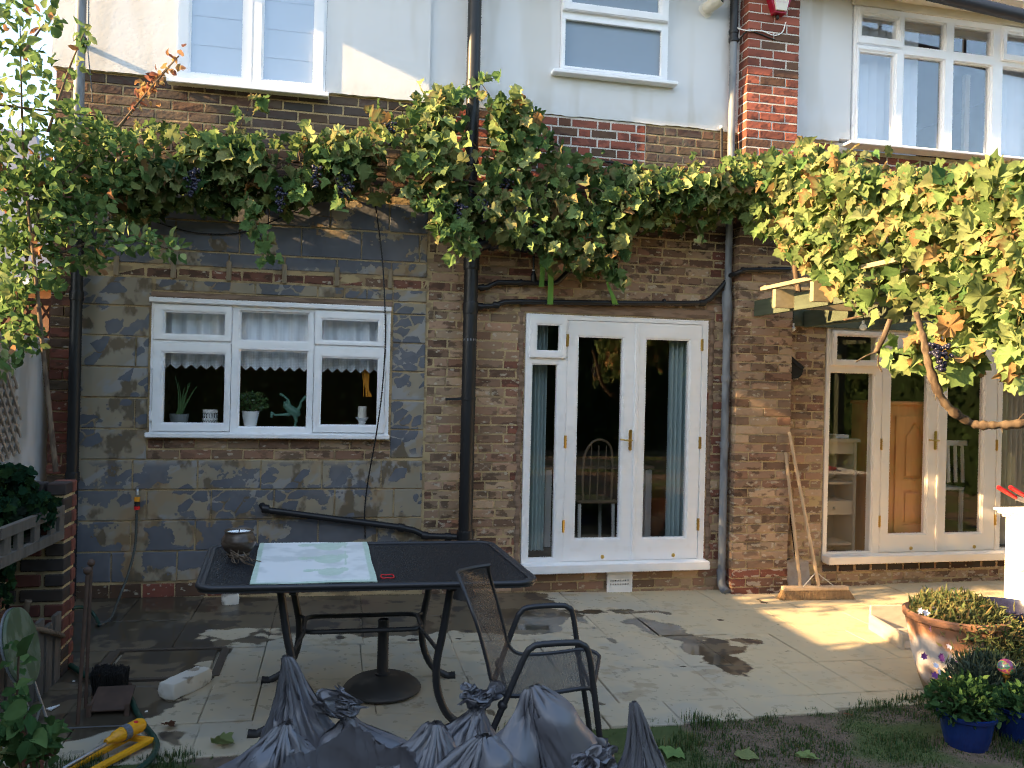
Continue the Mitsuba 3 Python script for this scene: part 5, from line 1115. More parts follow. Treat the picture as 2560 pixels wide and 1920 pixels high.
for sm_ in ([tube(spline([at(1982, 600, -.75), at(1985, 650, -.75), at(1992, 700, -.75), at(1997, 735, -.78)], 6), 0.022, 10), tube(spline([at(2225, 800, -2.2), at(2210, 840, -2.2), at(2190, 880, -2.15)], 6), 0.016, 8), tube(spline([at(2190, 880, -2.15), at(2165, 890, -2.15), at(2140, 905, -2.15)], 4), 0.005, 6), tube(spline([at(2200, 870, -2.15), at(2195, 905, -2.15), at(2205, 930, -2.15)], 4), 0.005, 6), tube(spline([at(2110, 800, -1.4), at(2150, 790, -1.5), at(2190, 770, -1.6)], 4), 0.008, 6)]): add(V2+'__stem', sm_, 'm_bark', True)
bunch(V2, at(2355, 880, -2.8), rv, 40, 0.10); bunch(V2, at(2345, 860, -2.75), rv, 40, 0.07)

# shrub with round leaves spilling over the garden wall on the left
V3 = thing('shrub', 'tall round-leaved green shrub spilling over the white garden wall at the left corner', 'shrub')
blobs = [(20, 60, 75, 80, 90, -1.5), (110, 40, 40, 50, 26, -1.5), (90, 150, 60, 50, 34, -1.5), (30, 150, 70, 60, 60, -1.4), (190, 130, 22, 60, 16, -.9), (215, 90, 18, 26, 9, -.9), (130, 240, 70, 60, 70, -.9), (40, 260, 90, 60, 90, -1.0), (60, 400, 130, 90, 330, -.9), (200, 330, 90, 70, 190, -.7), (60, 520, 120, 100, 330, -.9), (190, 460, 110, 90, 300, -.7), (280, 400, 80, 90, 170, -.6), (190, 600, 110, 60, 130, -.8), (330, 590, 60, 40, 46, -.8), (400, 605, 60, 26, 26, -.8), (430, 625, 40, 22, 12, -.8), (40, 660, 80, 90, 150, -1.0), (30, 760, 60, 90, 110, -1.1), (60, 850, 60, 45, 34, -1.1), (20, 880, 30, 60, 24, -1.2), (230, 650, 40, 30, 26, -.7), (130, 690, 50, 40, 34, -.9)]
P, cc = [], []
for cx, cy, rx, ry, k, Y in blobs:
    k = int(k*1.15)
    for _ in range(k):
        a_, b_ = rv.uniform(0, 2*PI), math.sqrt(rv.random()); P.append(at(cx+rx*b_*math.cos(a_), cy+ry*b_*math.sin(a_), Y+rv.normal(0, 0.14)))
P = np.array(P); P[:, 1] = np.clip(P[:, 1], -1.75, -0.12)
for gx, gy, rx, ry, Y in ((108, 110, 24, 55, -1.4), (65, 190, 62, 30, -1.2), (100, 265, 16, 50, -.95), (60, 322, 60, 14, -.9)):   # gaps in the crown where the sky shows
    gc = at(gx, gy, Y); P = P[((P[:, 0]-gc[0])/(rx*0.0024))**2+((P[:, 2]-gc[2])/(ry*0.0024))**2 > 1]
n = len(P)
N = np.array([-0.5, -0.5, 0.45])+rv.normal(0, 0.55, (n, 3)); Tip = np.array([0.0, -0.2, -0.35])+rv.normal(0, 0.7, (n, 3)); S = rv.uniform(0.05, 0.085, n)
C = pick(rv, n, [(0.085, 0.145, 0.028), (0.13, 0.205, 0.038), (0.20, 0.27, 0.05), (0.29, 0.32, 0.07), (0.30, 0.14, 0.04)], [4, 5, 3.5, 2, 0.35])
grow(V3, OVAL, P, Tip, N, S, C, rv, 260, None, curl=0.9)
br = [[(140, 1180, -1.2), (90, 700, -1.1), (60, 400, -1.0), (50, 60, -1.3)], [(80, 600, -1.0), (180, 430, -.8), (330, 330, -.5)], [(0, 262, -.9), (100, 275, -.85), (240, 290, -.75)], [(120, 330, -.9), (170, 180, -.9), (215, 70, -.9)], [(130, 640, -.9), (290, 590, -.8), (430, 625, -.8)], [(60, 130, -1.5), (110, 60, -1.5)], [(100, 520, -1.0), (40, 760, -1.1), (20, 900, -1.2)], [(295, 319, -.5), (360, 240, -.5), (447, 140, -.5)]]
add(V3+'__stem', cat([tube(spline([at(*q_) for q_ in b_], 6), np.linspace(0.016 if k == 0 else 0.009, 0.003, len(b_)*6-5), 7) for k, b_ in enumerate(br)]), 'm_bark', True)
V4 = thing('rose_shoot', 'bronze young shoot with small orange leaves standing up against the white render', 'shoot')
s_ = spline([at(300, 319, -.45), at(360, 240, -.45), at(400, 190, -.45), at(447, 140, -.45)], 10); i_ = rv.integers(4, len(s_), 90)
P = s_[i_]+rv.normal(0, 0.032, (90, 3)); n = 90
N = rv.normal(0, 1, (n, 3))+[0, -.6, .3]; Tip = rv.normal(0, 1, (n, 3)); S = rv.uniform(0.035, 0.065, n)
C = pick(rv, n, [(0.40, 0.20, 0.05), (0.32, 0.12, 0.06), (0.36, 0.30, 0.06), (0.15, 0.04, 0.035)], [3, 2, 2, 1])
grow(V4, OVAL, P, Tip, N, S, C, rv, 60); add(V4+'__stem', tube(s_, 0.005, 6), 'm_bark', True)
# ivy on the planter
V5 = thing('ivy', 'dark green ivy spilling over the slatted planter by the brick pier', 'ivy')
P = []
for cx, cy, rx, ry, k, Y in ((30, 1220, 60, 55, 260, -1.75), (80, 1270, 55, 40, 200, -1.8), (20, 1320, 40, 80, 200, -1.9), (110, 1265, 35, 30, 80, -1.75), (8, 1430, 14, 90, 60, -2.0), (20, 1180, 40, 22, 60, -1.7)):
    for _ in range(k):
        a_, b_ = rv.uniform(0, 2*PI), math.sqrt(rv.random()); P.append(at(cx+rx*b_*math.cos(a_), cy+ry*b_*math.sin(a_), Y+rv.normal(0, 0.07)))
P = np.array(P); n = len(P); Tip, N = hang(rv, n, (0.3, -0.7, 0.1), 0.5)
grow(V5, GRAPE, P, Tip, N, rv.uniform(0.035, 0.06, n), pick(rv, n, [(0.016, 0.042, 0.020), (0.024, 0.062, 0.026), (0.05, 0.11, 0.03)], [4, 3, 0.5]), rv, 150)
# leafy plant at the bottom left
V6 = thing('leafy_plant', 'broad-leaved plant with yellow and red tinged leaves at the bottom left corner', 'plant')
P = []
for cx, cy, rx, ry, k in ((25, 1640, 28, 30, 9), (40, 1760, 50, 60, 26), (60, 1840, 70, 60, 44), (20, 1880, 60, 60, 40), (110, 1880, 40, 50, 20), (125, 1830, 14, 26, 6)):
    for _ in range(k):
        a_, b_ = rv.uniform(0, 2*PI), math.sqrt(rv.random()); P.append(at(cx+rx*b_*math.cos(a_), cy+ry*b_*math.sin(a_), -3.3+rv.normal(0, 0.08)))
P = np.array(P); n = len(P); N = np.array([0.1, -0.5, 0.8])+rv.normal(0, 0.4, (n, 3)); Tip = np.array([0.3, -0.2, 0.1])+rv.normal(0, 0.7, (n, 3))
grow(V6, OVAL, P, Tip, N, rv.uniform(0.045, 0.085, n), pick(rv, n, [(0.07, 0.135, 0.04), (0.115, 0.19, 0.055), (0.25, 0.25, 0.07), (0.19, 0.08, 0.045)], [5, 3, 1.2, 0.8]), rv, 170)
add(V6+'__stem', cat([tube(spline([at(60+k*12, 1960, -3.3), at(40+k*14, 1850, -3.3), P[k*9]], 4), 0.004, 5) for k in range(6)]), 'm_bark', True)
# grass and weeds
def blades(n, r, xr, depth_max, h, lean=0.5):
    x = r.uniform(*xr, n); d = depth_max*r.random(n)**1.3-0.02; y = edge_y(x)-d
    soil = meshkit.fbm(np.c_[x*1.7+2.5, y*2.3, x*0], 3, 31); ok = (r.random(n) < np.clip((0.53-soil)*7, 0.06, 1))
    x, y = x[ok], y[ok]; n = len(x); z = lawn_z(x, y)-0.004
    hh = h*r.uniform(0.4, 1.5, n)*(0.35+2.2*np.clip(meshkit.fbm(np.c_[x*5, y*5, x*0], 3, 44)-0.3, 0, 1)**1.2*2); a = r.uniform(0, 2*PI, n); l = lean*r.random(n)*hh; w = r.uniform(0.0018, 0.0032, n)
    dx, dy = np.cos(a), np.sin(a)
    V = np.stack([np.stack([x-dy*w, y+dx*w, z], 1), np.stack([x+dy*w, y-dx*w, z], 1), np.stack([x+dx*l*0.4+dy*w*0.7, y+dy*l*0.4-dx*w*0.7, z+hh*0.6], 1), np.stack([x+dx*l*0.4-dy*w*0.7, y+dy*l*0.4+dx*w*0.7, z+hh*0.6], 1), np.stack([x+dx*l, y+dy*l, z+hh], 1)], 1)
    f = np.array([[0, 1, 2], [0, 2, 3], [3, 2, 4]]); F = (f[None]+(np.arange(n)*5)[:, None, None]).reshape(-1, 3)
    C = pick(r, n, [(0.055, 0.10, 0.03), (0.09, 0.14, 0.045), (0.16, 0.15, 0.07)], [4, 2.5, 1.2], 0.3)
    return V.reshape(-1, 3), F, np.repeat(C, 5, 0)
bv, bf, bc = blades(70000, rv, (-2.2, 4.6), 1.35, 0.024)
tag(add('grass', (bv, bf), 'm_leaf', True, color=bc), 'short dark green lawn grass thinning to bare soil', 'grass', kind='stuff')
# fallen leaves
for px_, py_, s_, c_, lab in ((1690, 1880, 0.10, (0.22, 0.33, 0.10), 'pale green vine leaf lying on the lawn right of the pointed bag'), (1838, 1893, 0.10, (0.25, 0.30, 0.17), 'grey-green vine leaf lying face down on the lawn'), (1990, 1903, 0.10, (0.28, 0.34, 0.08), 'yellow-green vine leaf on the lawn nearest the blue pots'), (535, 1850, 0.11, (0.20, 0.25, 0.13), 'pale vine leaf on the paving edge left of the bags'), (410, 1808, 0.06, (0.10, 0.045, 0.02), 'curled brown dead leaf on the wet paving near the sprinkler'), (2110, 1785, 0.04, (0.30, 0.14, 0.07), 'small orange-brown leaf at the edge of the lawn')):
    g_ = on_ground(px_, py_, 0.02); r_ = np.random.default_rng(px_)
    if g_[1] < -2.5: g_[2] = float(lawn_z(g_[:1], g_[1:2])[0])+0.022
    Vl, Fl, Cl, f_ = leaf_batch(GRAPE, g_[None], np.array([[0.8 if px_ != 1690 else -0.5, -0.5, 0.05]]), np.array([[0.05, 0.1, 1.0]]), np.array([s_]), np.array([c_]), r_, 0.6, None, 0.1)
    tag(add('fallen_leaf', (Vl[0], f_), 'm_leaf', True, color=Cl[0]), lab, 'leaf', 'leaves fallen on the lawn and paving')
# ------------- beyond the frame: hedges that shade and are mirrored in the glass
def hedge(key, x0, x1, y0, y1, ztop, n, r, label, size=0.12):
    t = thing(key, label, 'hedge')
    add(t+'__core', box(x0+0.12, x1-0.12, y0+0.12, y1-0.12, -0.1, float(np.min(ztop))-0.2), 'm_hedge')
    P = []
    for _ in range(n):
        side = r.integers(5); u, v = r.random(), r.random(); yy = y0+(y1-y0)*u; xx = x0+(x1-x0)*u; zt = np.interp(yy, np.linspace(y0, y1, len(ztop)), ztop) if len(ztop) > 1 else ztop[0]
        if side < 2: P.append((x1 if side else x0, yy, v*zt))
        elif side < 4: P.append((xx, y1 if side == 2 else y0, v*ztop[-1 if side == 2 else 0]))
        else: P.append((x0+(x1-x0)*v, yy, zt))
    P = np.array(P)+r.normal(0, 0.10, (n, 3)); N = r.normal(0, 1, (n, 3))+[0, 0, .4]; Tip = r.normal(0, 1, (n, 3))
    V, F, Cv, f = leaf_batch(OVAL, P, Tip, N, r.uniform(0.7, 1.4, n)*size, pick(r, n, [(0.05, 0.09, 0.02), (0.08, 0.13, 0.03), (0.13, 0.17, 0.04)], [3, 3, 1]), r)
    k = add(t+'__foliage', (V.reshape(-1, 3), F), 'm_leaf', True, color=Cv.reshape(-1, 3)); labels[k] = {'kind': 'stuff'}
mat('m_hedge', (0.02, 0.035, 0.012), 0.9, 0.1)
hedge('hedge', -3.4, -2.3, -9.0, -2.42, [2.6, 2.6, 2.6, 2.6, 2.42, 2.36], 9000, rv, 'tall garden hedge behind the white garden wall', 0.10)
hedge('added_conifer', -4.2, -2.8, -0.85, 1.0, [3.45, 3.45], 5000, rv, 'unseen dense evergreen added beyond the garden wall to keep sun off the house wall', 0.09)  # added out of view to stop low sun reaching the lower house wall
hedge('hedge', 10.5, 11.7, -14.8, -1.0, [4.3, 4.3], 9000, rv, 'sunlit hedge along the far right side of the garden', 0.16)
hedge('hedge', -9.0, 10.0, -16.5, -15.0, [5.6, 5.6], 16000, rv, 'long hedge across the end of the garden', 0.22)
def garden_tree(x, y, h, rad, r, label):
    t = thing('garden_tree', label, 'tree')
    add(t+'__trunk', tube(spline([(x, y, -0.1), (x+0.1, y, h*0.3), (x-0.05, y+0.1, h*0.6), (x, y, h*0.85)], 5), np.linspace(0.14, 0.03, 16), 8), 'm_bark', True)
    n = 2600; d = r.normal(size=(n, 3)); d /= np.linalg.norm(d, axis=1, keepdims=True); P = np.array([x, y, h*0.66])+d*(r.random(n)**0.45)[:, None]*np.array([rad, rad, h*0.36])
    P = P[meshkit.fbm(P*0.9, 3, 4) > 0.42]; n = len(P); N = r.normal(0, 1, (n, 3))+[-.4, 0, .4]; Tip = r.normal(0, 1, (n, 3))-[0, 0, .4]
    V, F, Cv, f = leaf_batch(OVAL, P, Tip, N, r.uniform(0.10, 0.20, n), pick(r, n, [(0.10, 0.17, 0.04), (0.16, 0.22, 0.06), (0.24, 0.27, 0.09)], [3, 3, 1.5]), r)
    k = add(t+'__crown', (V.reshape(-1, 3), F), 'm_leaf', True, color=Cv.reshape(-1, 3)); labels[k] = {'kind': 'stuff'}
garden_tree(-4.6, -11.5, 5.2, 1.8, rv, 'small leafy garden tree behind the viewpoint on the left')
garden_tree(2.6, -13.2, 5.6, 1.9, rv, 'small leafy garden tree standing before the end hedge')
garden_tree(8.2, -10.5, 5.0, 1.8, rv, 'small leafy garden tree at the right of the lawn')
# ---------------------------------------------------------------- left side: garden wall, trellis, planter and clutter
def gwall(p, n, uv): return mix(mix((0.66, 0.64, 0.62), (0.52, 0.50, 0.48), fbm(p.y*2, p.z*2, 1, 4)), (0.25, 0.23, 0.20), smoothstep(0.55, 0.7, fbm(p.y*3, p.z*0.8, 3, 4))*0.6)
mat('m_gardenwall', proc(gwall), 0.85, 0.2)
t = thing('garden_wall', 'white painted garden wall running from the house corner at the left', 'wall')
add(t+'__wall', box(-2.30, -2.09, -2.5, 0.30, -0.2, 1.84, 0.01), 'm_gardenwall'); add(t+'__coping', box(-2.33, -2.06, -2.5, 0.31, 1.842, 1.885, 0.008), 'm_gardenwall')
def trellis_wood(p, n, uv): return mix((0.42, 0.35, 0.28), (0.26, 0.20, 0.155), fbm(p.x*40, p.y*14, p.z*14, 4))
mat('m_trellis', proc(trellis_wood), 0.8, 0.2)
t = thing('trellis', 'pale expanding wooden trellis fixed slantwise on the white garden wall', 'trellis')
Pt_ = Polygon([(-1.75, 0.98), (-0.42, 1.10), (-0.42, 1.42), (-0.62, 1.72), (-1.75, 1.80)])
for sgn, xo in ((1, -2.072), (-1, -2.060)):
    for l in clip_lines(Pt_, sgn*0.88, 0.075):
        if np.linalg.norm(l[-1]-l[0]) > 0.08: add(t+'__slat', bar((xo, l[0][0], l[0][1]), (xo, l[-1][0], l[-1][1]), 0.020, 0.008, (1, 0, 0)), 'm_trellis')
mat('m_redwood', (0.13, 0.055, 0.035), 0.8, 0.2)
t = thing('lattice_fence', 'reddish brown lattice fence top seen through the leaves at the left', 'fence')
add(t+'__frame', cat([bar((-2.95, 0.35, 2.17), (-2.10, 0.35, 2.17), 0.04, 0.05), bar((-2.95, 0.35, 1.80), (-2.10, 0.35, 1.80), 0.04, 0.05), bar((-2.12, 0.35, 0.0), (-2.12, 0.35, 2.2), 0.05, 0.05, (0, 1, 0)), bar((-2.50, 0.35, 0.0), (-2.50, 0.35, 2.2), 0.05, 0.05, (0, 1, 0))]), 'm_redwood')
Pl = sbox(-2.95, 1.80, -2.11, 2.17)
for sgn in (1, -1):
    for l in clip_lines(Pl, sgn*1.0, 0.10): add(t+'__slat', bar((l[0][0], 0.35+0.008*sgn, l[0][1]), (l[-1][0], 0.35+0.008*sgn, l[-1][1]), 0.018, 0.008, (0, 1, 0)), 'm_redwood')
add(t+'__board', box(-3.0, -2.11, 0.36, 0.38, 0.0, 1.78), 'm_redwood')
# neighbour's house
def nb_col(p, n, uv): return mix((0.44, 0.23, 0.11), (0.33, 0.16, 0.085), fbm(p.x*3, p.y*3, p.z*6, 3))
mat('m_nbrick', proc(nb_col), 0.9, 0.2); mat('m_slate', proc(lambda p, n, uv: mix((0.15, 0.17, 0.22), (0.09, 0.10, 0.14), fbm(p.x*6, p.y*6, p.z*12, 3))), 0.6, 0.4)
t = thing('neighbour_house', 'orange brick house with a slate roof far off behind the shrub', 'house')
add(t+'__wall', box(-11, -5.05, 10.0, 16.0, -0.2, 3.4), 'm_nbrick')
v = np.array([[-11.3, 9.6, 3.3], [-4.75, 9.6, 3.3], [-4.75, 16.4, 3.3], [-11.3, 16.4, 3.3], [-11.3, 13, 6.9], [-6.6, 13, 6.9]]); f = np.array([[0, 1, 5], [0, 5, 4], [1, 2, 5], [2, 3, 4], [2, 4, 5], [0, 4, 3], [0, 3, 2], [0, 2, 1]])
add(t+'__roof', (v, f), 'm_slate'); add(t+'__eaves', box(-11.3, -4.72, 9.55, 9.65, 3.20, 3.32), 'm_white_plastic'); add(t+'__window', box(-7.5, -6.3, 9.97, 10.0, 1.2, 2.4), 'm_dull_black')
# brick pier and slatted planter
t = thing('brick_pier', 'dark brick pier with thick tan mortar beside the left drainpipe', 'pier')
add(t+'__core', box(-1.755, -1.428, -1.60, -1.43, -0.1, 0.985), 'm_mortar')
z = 0.0; k = 0; rp = np.random.default_rng(9)
while z < 0.98:
    lst = [(-1.765, -1.535), (-1.515, -1.42)] if k % 2 == 0 else [(-1.765, -1.655), (-1.635, -1.42)]
    for a, b in lst:
        dk = rp.random() < 0.7; col = np.array([(0.045, 0.034, 0.034), (0.055, 0.036, 0.032)][rp.integers(2)] if dk else (0.13, 0.045, 0.032))
        v, f = box(a, b, -1.612+rp.uniform(-0.004, 0.002), -1.50, z, z+0.064, 0.005); add(t+'__brick', (v, f), 'm_brick_red', color=np.tile(col, (len(v), 1)))
    for a, b in ([(-1.49, -1.43)]):
        v, f = box(-1.52, -1.416+rp.uniform(-0.004, 0.002), a, b, z, z+0.064, 0.005); add(t+'__brick', (v, f), 'm_brick_red', color=np.tile((0.17, 0.06, 0.04), (len(v), 1)))
    z += 0.0815; k += 1
t = thing('brick_pier', 'reddish brick pier end at the left edge of the photo below the ivy', 'pier')
add(t+'__core', box(-1.95, -1.575, -2.25, -1.95, -0.1, 0.60), 'm_mortar')
for k in range(8):
    z = 0.0+0.0815*k
    if z > 0.56: break
    v, f = box(-1.95, -1.565, -2.262+rp.uniform(-0.004, 0.002), -1.96, z, z+0.064, 0.006); add(t+'__brick', (v, f), 'm_brick_red', color=np.tile((0.12, 0.055, 0.042), (len(v), 1)))
def grey_wood(p, n, uv): return mix((0.16, 0.135, 0.11), (0.075, 0.062, 0.05), fbm(p.x*40, p.y*40, p.z*9, 4))
mat('m_greywood', proc(grey_wood), 0.85, 0.2)
t = thing('slatted_planter', 'weathered slatted wooden planter box under the ivy', 'planter')
a, b = np.array([-1.47, -2.28, 0.0]), np.array([-1.43, -1.635, 0.0])
def on_side(s, z): p = a+(b-a)*s; return p+[0, 0, z]
add(t+'__rail', bar(on_side(-0.1, 0.905), on_side(1.0, 0.905), 0.03, 0.05), 'm_greywood'); add(t+'__rail', bar(on_side(-0.1, 0.775), on_side(1.0, 0.775), 0.03, 0.05), 'm_greywood')
for s in (0.02, 0.22, 0.50, 0.80, 0.97): add(t+'__slat', bar(on_side(s, 0.775), on_side(s, 0.90), 0.075, 0.018, (1, 0, 0)), 'm_greywood')
add(t+'__box', cat([box(-1.95, -1.50, -2.30, -1.66, 0.755, 0.775), box(-1.95, -1.52, -1.68, -1.66, 0.775, 0.90), box(-1.95, -1.52, -2.30, -2.28, 0.775, 0.90)]), 'm_greywood')
t = thing('board_planter', 'low planter of upright grey boards beneath the slatted planter', 'planter')
for k in range(7):
    s = -0.05+k*0.165; hgt = 0.36+0.03*math.sin(k*2.1)
    add(t+'__board', bar(on_side(s, -0.01), on_side(s, hgt), 0.092, 0.02, (1, 0, 0)), 'm_greywood')
add(t+'__soil', box(-1.95, -1.48, -2.30, -1.66, 0.0, 0.29), 'm_hedge')
tag(add('cut_branch', tube(spline([at(75, 1565, -1.95), at(105, 1575, -1.9), at(135, 1583, -1.8), at(158, 1590, -1.65)], 6), 0.014, 8), 'm_bark', True), 'cut mossy branch lying across the low planter', 'branch')
tag(add('cut_branch', tube(spline([at(62, 1545, -1.95), at(66, 1520, -1.95), at(72, 1500, -1.95)], 6), [0.016]*13, 8), 'm_bark', True), 'sawn branch stub standing up behind the round folding table', 'branch')
# round folding table
def verdigris(p, n, uv): return mix((0.075, 0.10, 0.05), (0.13, 0.155, 0.10), smoothstep(0.4, 0.65, fbm(p.x*18, p.y*18, p.z*9, 4)))
mat('m_verdigris', proc(verdigris), 0.35, 0.5); mat('m_legmetal', (0.30, 0.31, 0.33), 0.35, 0.5, metallic=0.6)
t = thing('folding_table', 'small round mossy folding table tipped on edge beside the planter', 'table')
c_ = at(57, 1615, -2.45); nrm = np.array([0.96, 0.02, 0.25]); nrm /= np.linalg.norm(nrm)
add(t+'__top', tube([c_-nrm*0.012, c_-nrm*0.006, c_+nrm*0.006], [0.168, 0.172, 0.170], 40), 'm_verdigris', 40)
add(t+'__rim', tube([c_-nrm*0.020, c_-nrm*0.0125], 0.174, 40), 'm_legmetal', 40)
for pa, pb in (((50, 1705), (92, 1845)), ((84, 1700), (118, 1800)), ((100, 1770), (82, 1830))): add(t+'__leg', tube([at(*pa, -2.42), at(*pb, -2.40)], 0.006, 8), 'm_legmetal', 40)
# boot scraper with two finial posts
def rust(p, n, uv): return mix((0.055, 0.038, 0.03), (0.11, 0.065, 0.045), fbm(p.x*30, p.y*30, p.z*30, 4))
mat('m_rust', proc(rust), 0.7, 0.3)
t = thing('boot_scraper', 'dark iron boot scraper with two tall ball-topped posts and a brush', 'boot scraper')
p0 = on_ground(194, 1812); tp = at(219, 1433, p0[1]+0.02)
add(t+'__post', tube([p0, tp], 0.0085, 10), 'm_rust', 40); add(t+'__finial', ball(tp+[0, 0, 0.012], 0.019, 2), 'm_rust', True)
p1 = on_ground(214, 1770); tq = at(228, 1412, p1[1]+0.02)
add(t+'__post', tube([p1, tq], 0.008, 10), 'm_rust', 40); add(t+'__finial', ball(tq+[0, 0, 0.010], 0.018, 2), 'm_rust', True)
q0 = on_ground(230, 1748); q1 = on_ground(310, 1748)
rbx = np.random.default_rng(2); bl = []
for _ in range(900):
    s = q0+(q1-q0)*rbx.random()+[0, 0.10*rbx.random(), 0.02]; bl.append(bar(s, s+[rbx.normal(0, 0.006), -0.03+rbx.normal(0, 0.01), 0.12+rbx.normal(0, 0.01)], 0.004, 0.004, (0, 1, 0)))
k = add(t+'__brush', cat(bl), 'm_dull_black'); labels[k] = {'kind': 'stuff', 'label': 'stiff black bristles'}
add(t+'__brush_block', box(q0[0]-0.005, q1[0]+0.005, q0[1]+0.0, q0[1]+0.12, float(gz(q0[0])), 0.03, 0.004), 'm_rust')
r0, r1_ = on_ground(222, 1793), on_ground(318, 1790)
add(t+'__plate', cat([bar(r0+[0, 0.0, 0.03], r0+[0, 0.17, 0.075], 0.01, 0.02), bar((r0+r1_)/2+[0, 0, 0.028], (r0+r1_)/2+[0, 0.16, 0.085], r1_[0]-r0[0], 0.008), bar(r0+[0, 0, 0.0], r0+[0, 0, 0.06], 0.02, 0.02, (0, 1, 0)), bar(r1_, r1_+[0, 0, 0.06], 0.02, 0.02, (0, 1, 0))]), 'm_rust')
# masonry blocks
def lump(c, dims, rz, ry, seed, m, key, lab, catn):
    mm = trimesh.creation.box(extents=dims); mm = mm.subdivide().subdivide().subdivide().subdivide(); v = np.array(mm.vertices); r = np.random.default_rng(seed)
    v *= 1-0.07*np.clip(np.abs(v/np.array(dims)*2).sum(1, keepdims=True)-1.9, 0, 1); v += 0.012*(meshkit.fbm(v*16+seed, 3, seed)[:, None]-0.5)*np.sign(v)
    return tag(add(key, xf((v, np.array(mm.faces)), t=c, rz=rz, ry=ry), m, 40), lab, catn)
def chunk_col(p, n, uv): return mix((0.62, 0.59, 0.52), (0.30, 0.26, 0.21), smoothstep(0.55, 0.72, fbm(p.x*14, p.y*14, p.z*14, 4)))
mat('m_chunk', proc(chunk_col), 0.9, 0.2)
lump((-0.745, -1.88, 0.033), (0.30, 0.095, 0.08), 1.05, 0.03, 4, 'm_chunk', 'masonry_block', 'long white broken masonry block on the paving left of the table', 'block')
lump((-0.735, -0.19, 0.03), (0.115, 0.10, 0.085), 0.2, 0.0, 6, 'm_chunk', 'masonry_block', 'small white block at the foot of the wall under the table', 'block')
for (px_, py_, w_) in ((140, 1768, 0.075), (366, 1778, 0.012), (185, 1703, 0.014)):
    g_ = on_ground(px_, py_, 0.006); r_ = np.random.default_rng(px_); a_ = np.sort(r_.uniform(0, 2*PI, 6)); Pp = Polygon([(g_[0]+w_*0.6*math.cos(q_), g_[1]+w_*0.4*math.sin(q_)) for q_ in a_])
    v, f = slab_xy(Pp.convex_hull, g_[2]-0.004, g_[2]+0.002); tag(add('paint_flake', (v, f), 'm_white_plastic'), {140: 'large white paint flake lying by the round folding table', 366: 'tiny white paint flake near the masonry block', 185: 'tiny white paint flake by the boot scraper'}[px_], 'flake', 'white paint flakes on the wet paving')
# sprinkler
t = thing('sprinkler', 'yellow oscillating lawn sprinkler with a silver spray bar', 'sprinkler')
A_, B_ = on_ground(160, 1932, 0.035), on_ground(343, 1838, 0.045); d_ = (B_-A_)/np.linalg.norm(B_-A_); s_ = np.cross(d_, [0, 0, 1.0])
add(t+'__base', cat([bar(A_+s_*0.055-[0, 0, .02], B_+s_*0.055+d_*0.03-[0, 0, .02], 0.032, 0.022, c=0.005), bar(A_-s_*0.045-[0, 0, .02], B_-s_*0.045+d_*0.0-[0, 0, .02], 0.024, 0.022, c=0.005), bar(A_+s_*0.07-[0, 0, .02], A_-s_*0.06-[0, 0, .02], 0.026, 0.022, c=0.005), bar(B_+s_*0.07+d_*.02-[0, 0, .02], B_-s_*0.06-[0, 0, .02], 0.03, 0.022, c=0.005)]), 'm_yellow')
add(t+'__spray_bar', tube([A_-s_*0.01+[0, 0, .012], B_-s_*0.01-d_*0.10+[0, 0, .03]], 0.009, 10), 'm_steel', 40)
C_ = B_-s_*0.008+[0, 0, .035]
add(t+'__motor', tube([C_-d_*0.13, C_-d_*0.115, C_-d_*0.08, C_+d_*0.02, C_+d_*0.035], [0.015, 0.026, 0.030, 0.032, 0.026], 18), 'm_yellow', 40)
add(t+'__band', tube([C_-d_*0.075, C_-d_*0.045], 0.0335, 18), 'm_pipe_grey', 40); add(t+'__nozzle', tube([C_-d_*0.16, C_-d_*0.128], [0.013, 0.018], 12), 'm_yellow', 40)
add(t+'__dial', cat([box(-0.012, 0.012, -0.012, 0.012, 0, 0.004)]) if False else ball(C_+[0.0, -0.012, 0.026], 0.012, 2, (1, 1, .5)), 'm_red', True)

# ---------------------------------------------------------------- pergola
def green_wood(p, n, uv): return mix((0.105, 0.125, 0.085), (0.065, 0.075, 0.05), fbm(p.x*30, p.y*6, p.z*30, 4))
mat('m_greenwood', proc(green_wood), 0.8, 0.2)
def pale_wood(p, n, uv): return mix((0.35, 0.295, 0.19), (0.24, 0.195, 0.12), fbm(p.x*30, p.y*6, p.z*40, 4))
mat('m_palewood', proc(pale_wood), 0.8, 0.2)
t = thing('pergola', 'weathered green timber pergola carrying the yellowing vine', 'pergola')
zb = at(1897, 775, -0.16)[2]
add(t+'__rafter', bar((3.42, -0.165, zb+0.01), (3.42, -3.4, zb+0.01), 0.045, 0.13), 'm_greenwood'); add(t+'__rafter', bar((3.95, -0.06, zb-0.05), (3.95, -3.4, zb-0.05), 0.045, 0.14), 'm_greenwood')
for x in (4.7, 5.5, 6.3): add(t+'__rafter', bar((x, -0.06, zb), (x, -3.4, zb), 0.045, 0.14), 'm_greenwood')
add(t+'__ledger', bar((3.80, -0.03, zb-0.035), (7.2, -0.03, zb-0.035), 0.045, 0.15), 'm_greenwood')
add(t+'__batten', bar((3.26, -0.55, zb+0.125), (3.26, -3.4, zb+0.125), 0.05, 0.028), 'm_palewood')
for k, y in enumerate((-0.75, -1.25, -1.8, -2.35, -2.9)): add(t+'__joist', bar((3.24, y, zb+0.03), (6.6, y, zb+0.03), 0.045, 0.14), 'm_palewood' if k < 2 else 'm_greenwood')
for k in range(7): add(t+'__batten', bar((3.30+0.0*k, -0.5-0.42*k, zb+0.15), (6.6, -0.5-0.42*k, zb+0.15), 0.04, 0.022), 'm_palewood')
for x, y in ((6.6, -3.3), (6.6, -0.4)): add(t+'__post', bar((x, y, -0.12), (x, y, zb), 0.09, 0.09, (0, 1, 0)), 'm_greenwood')
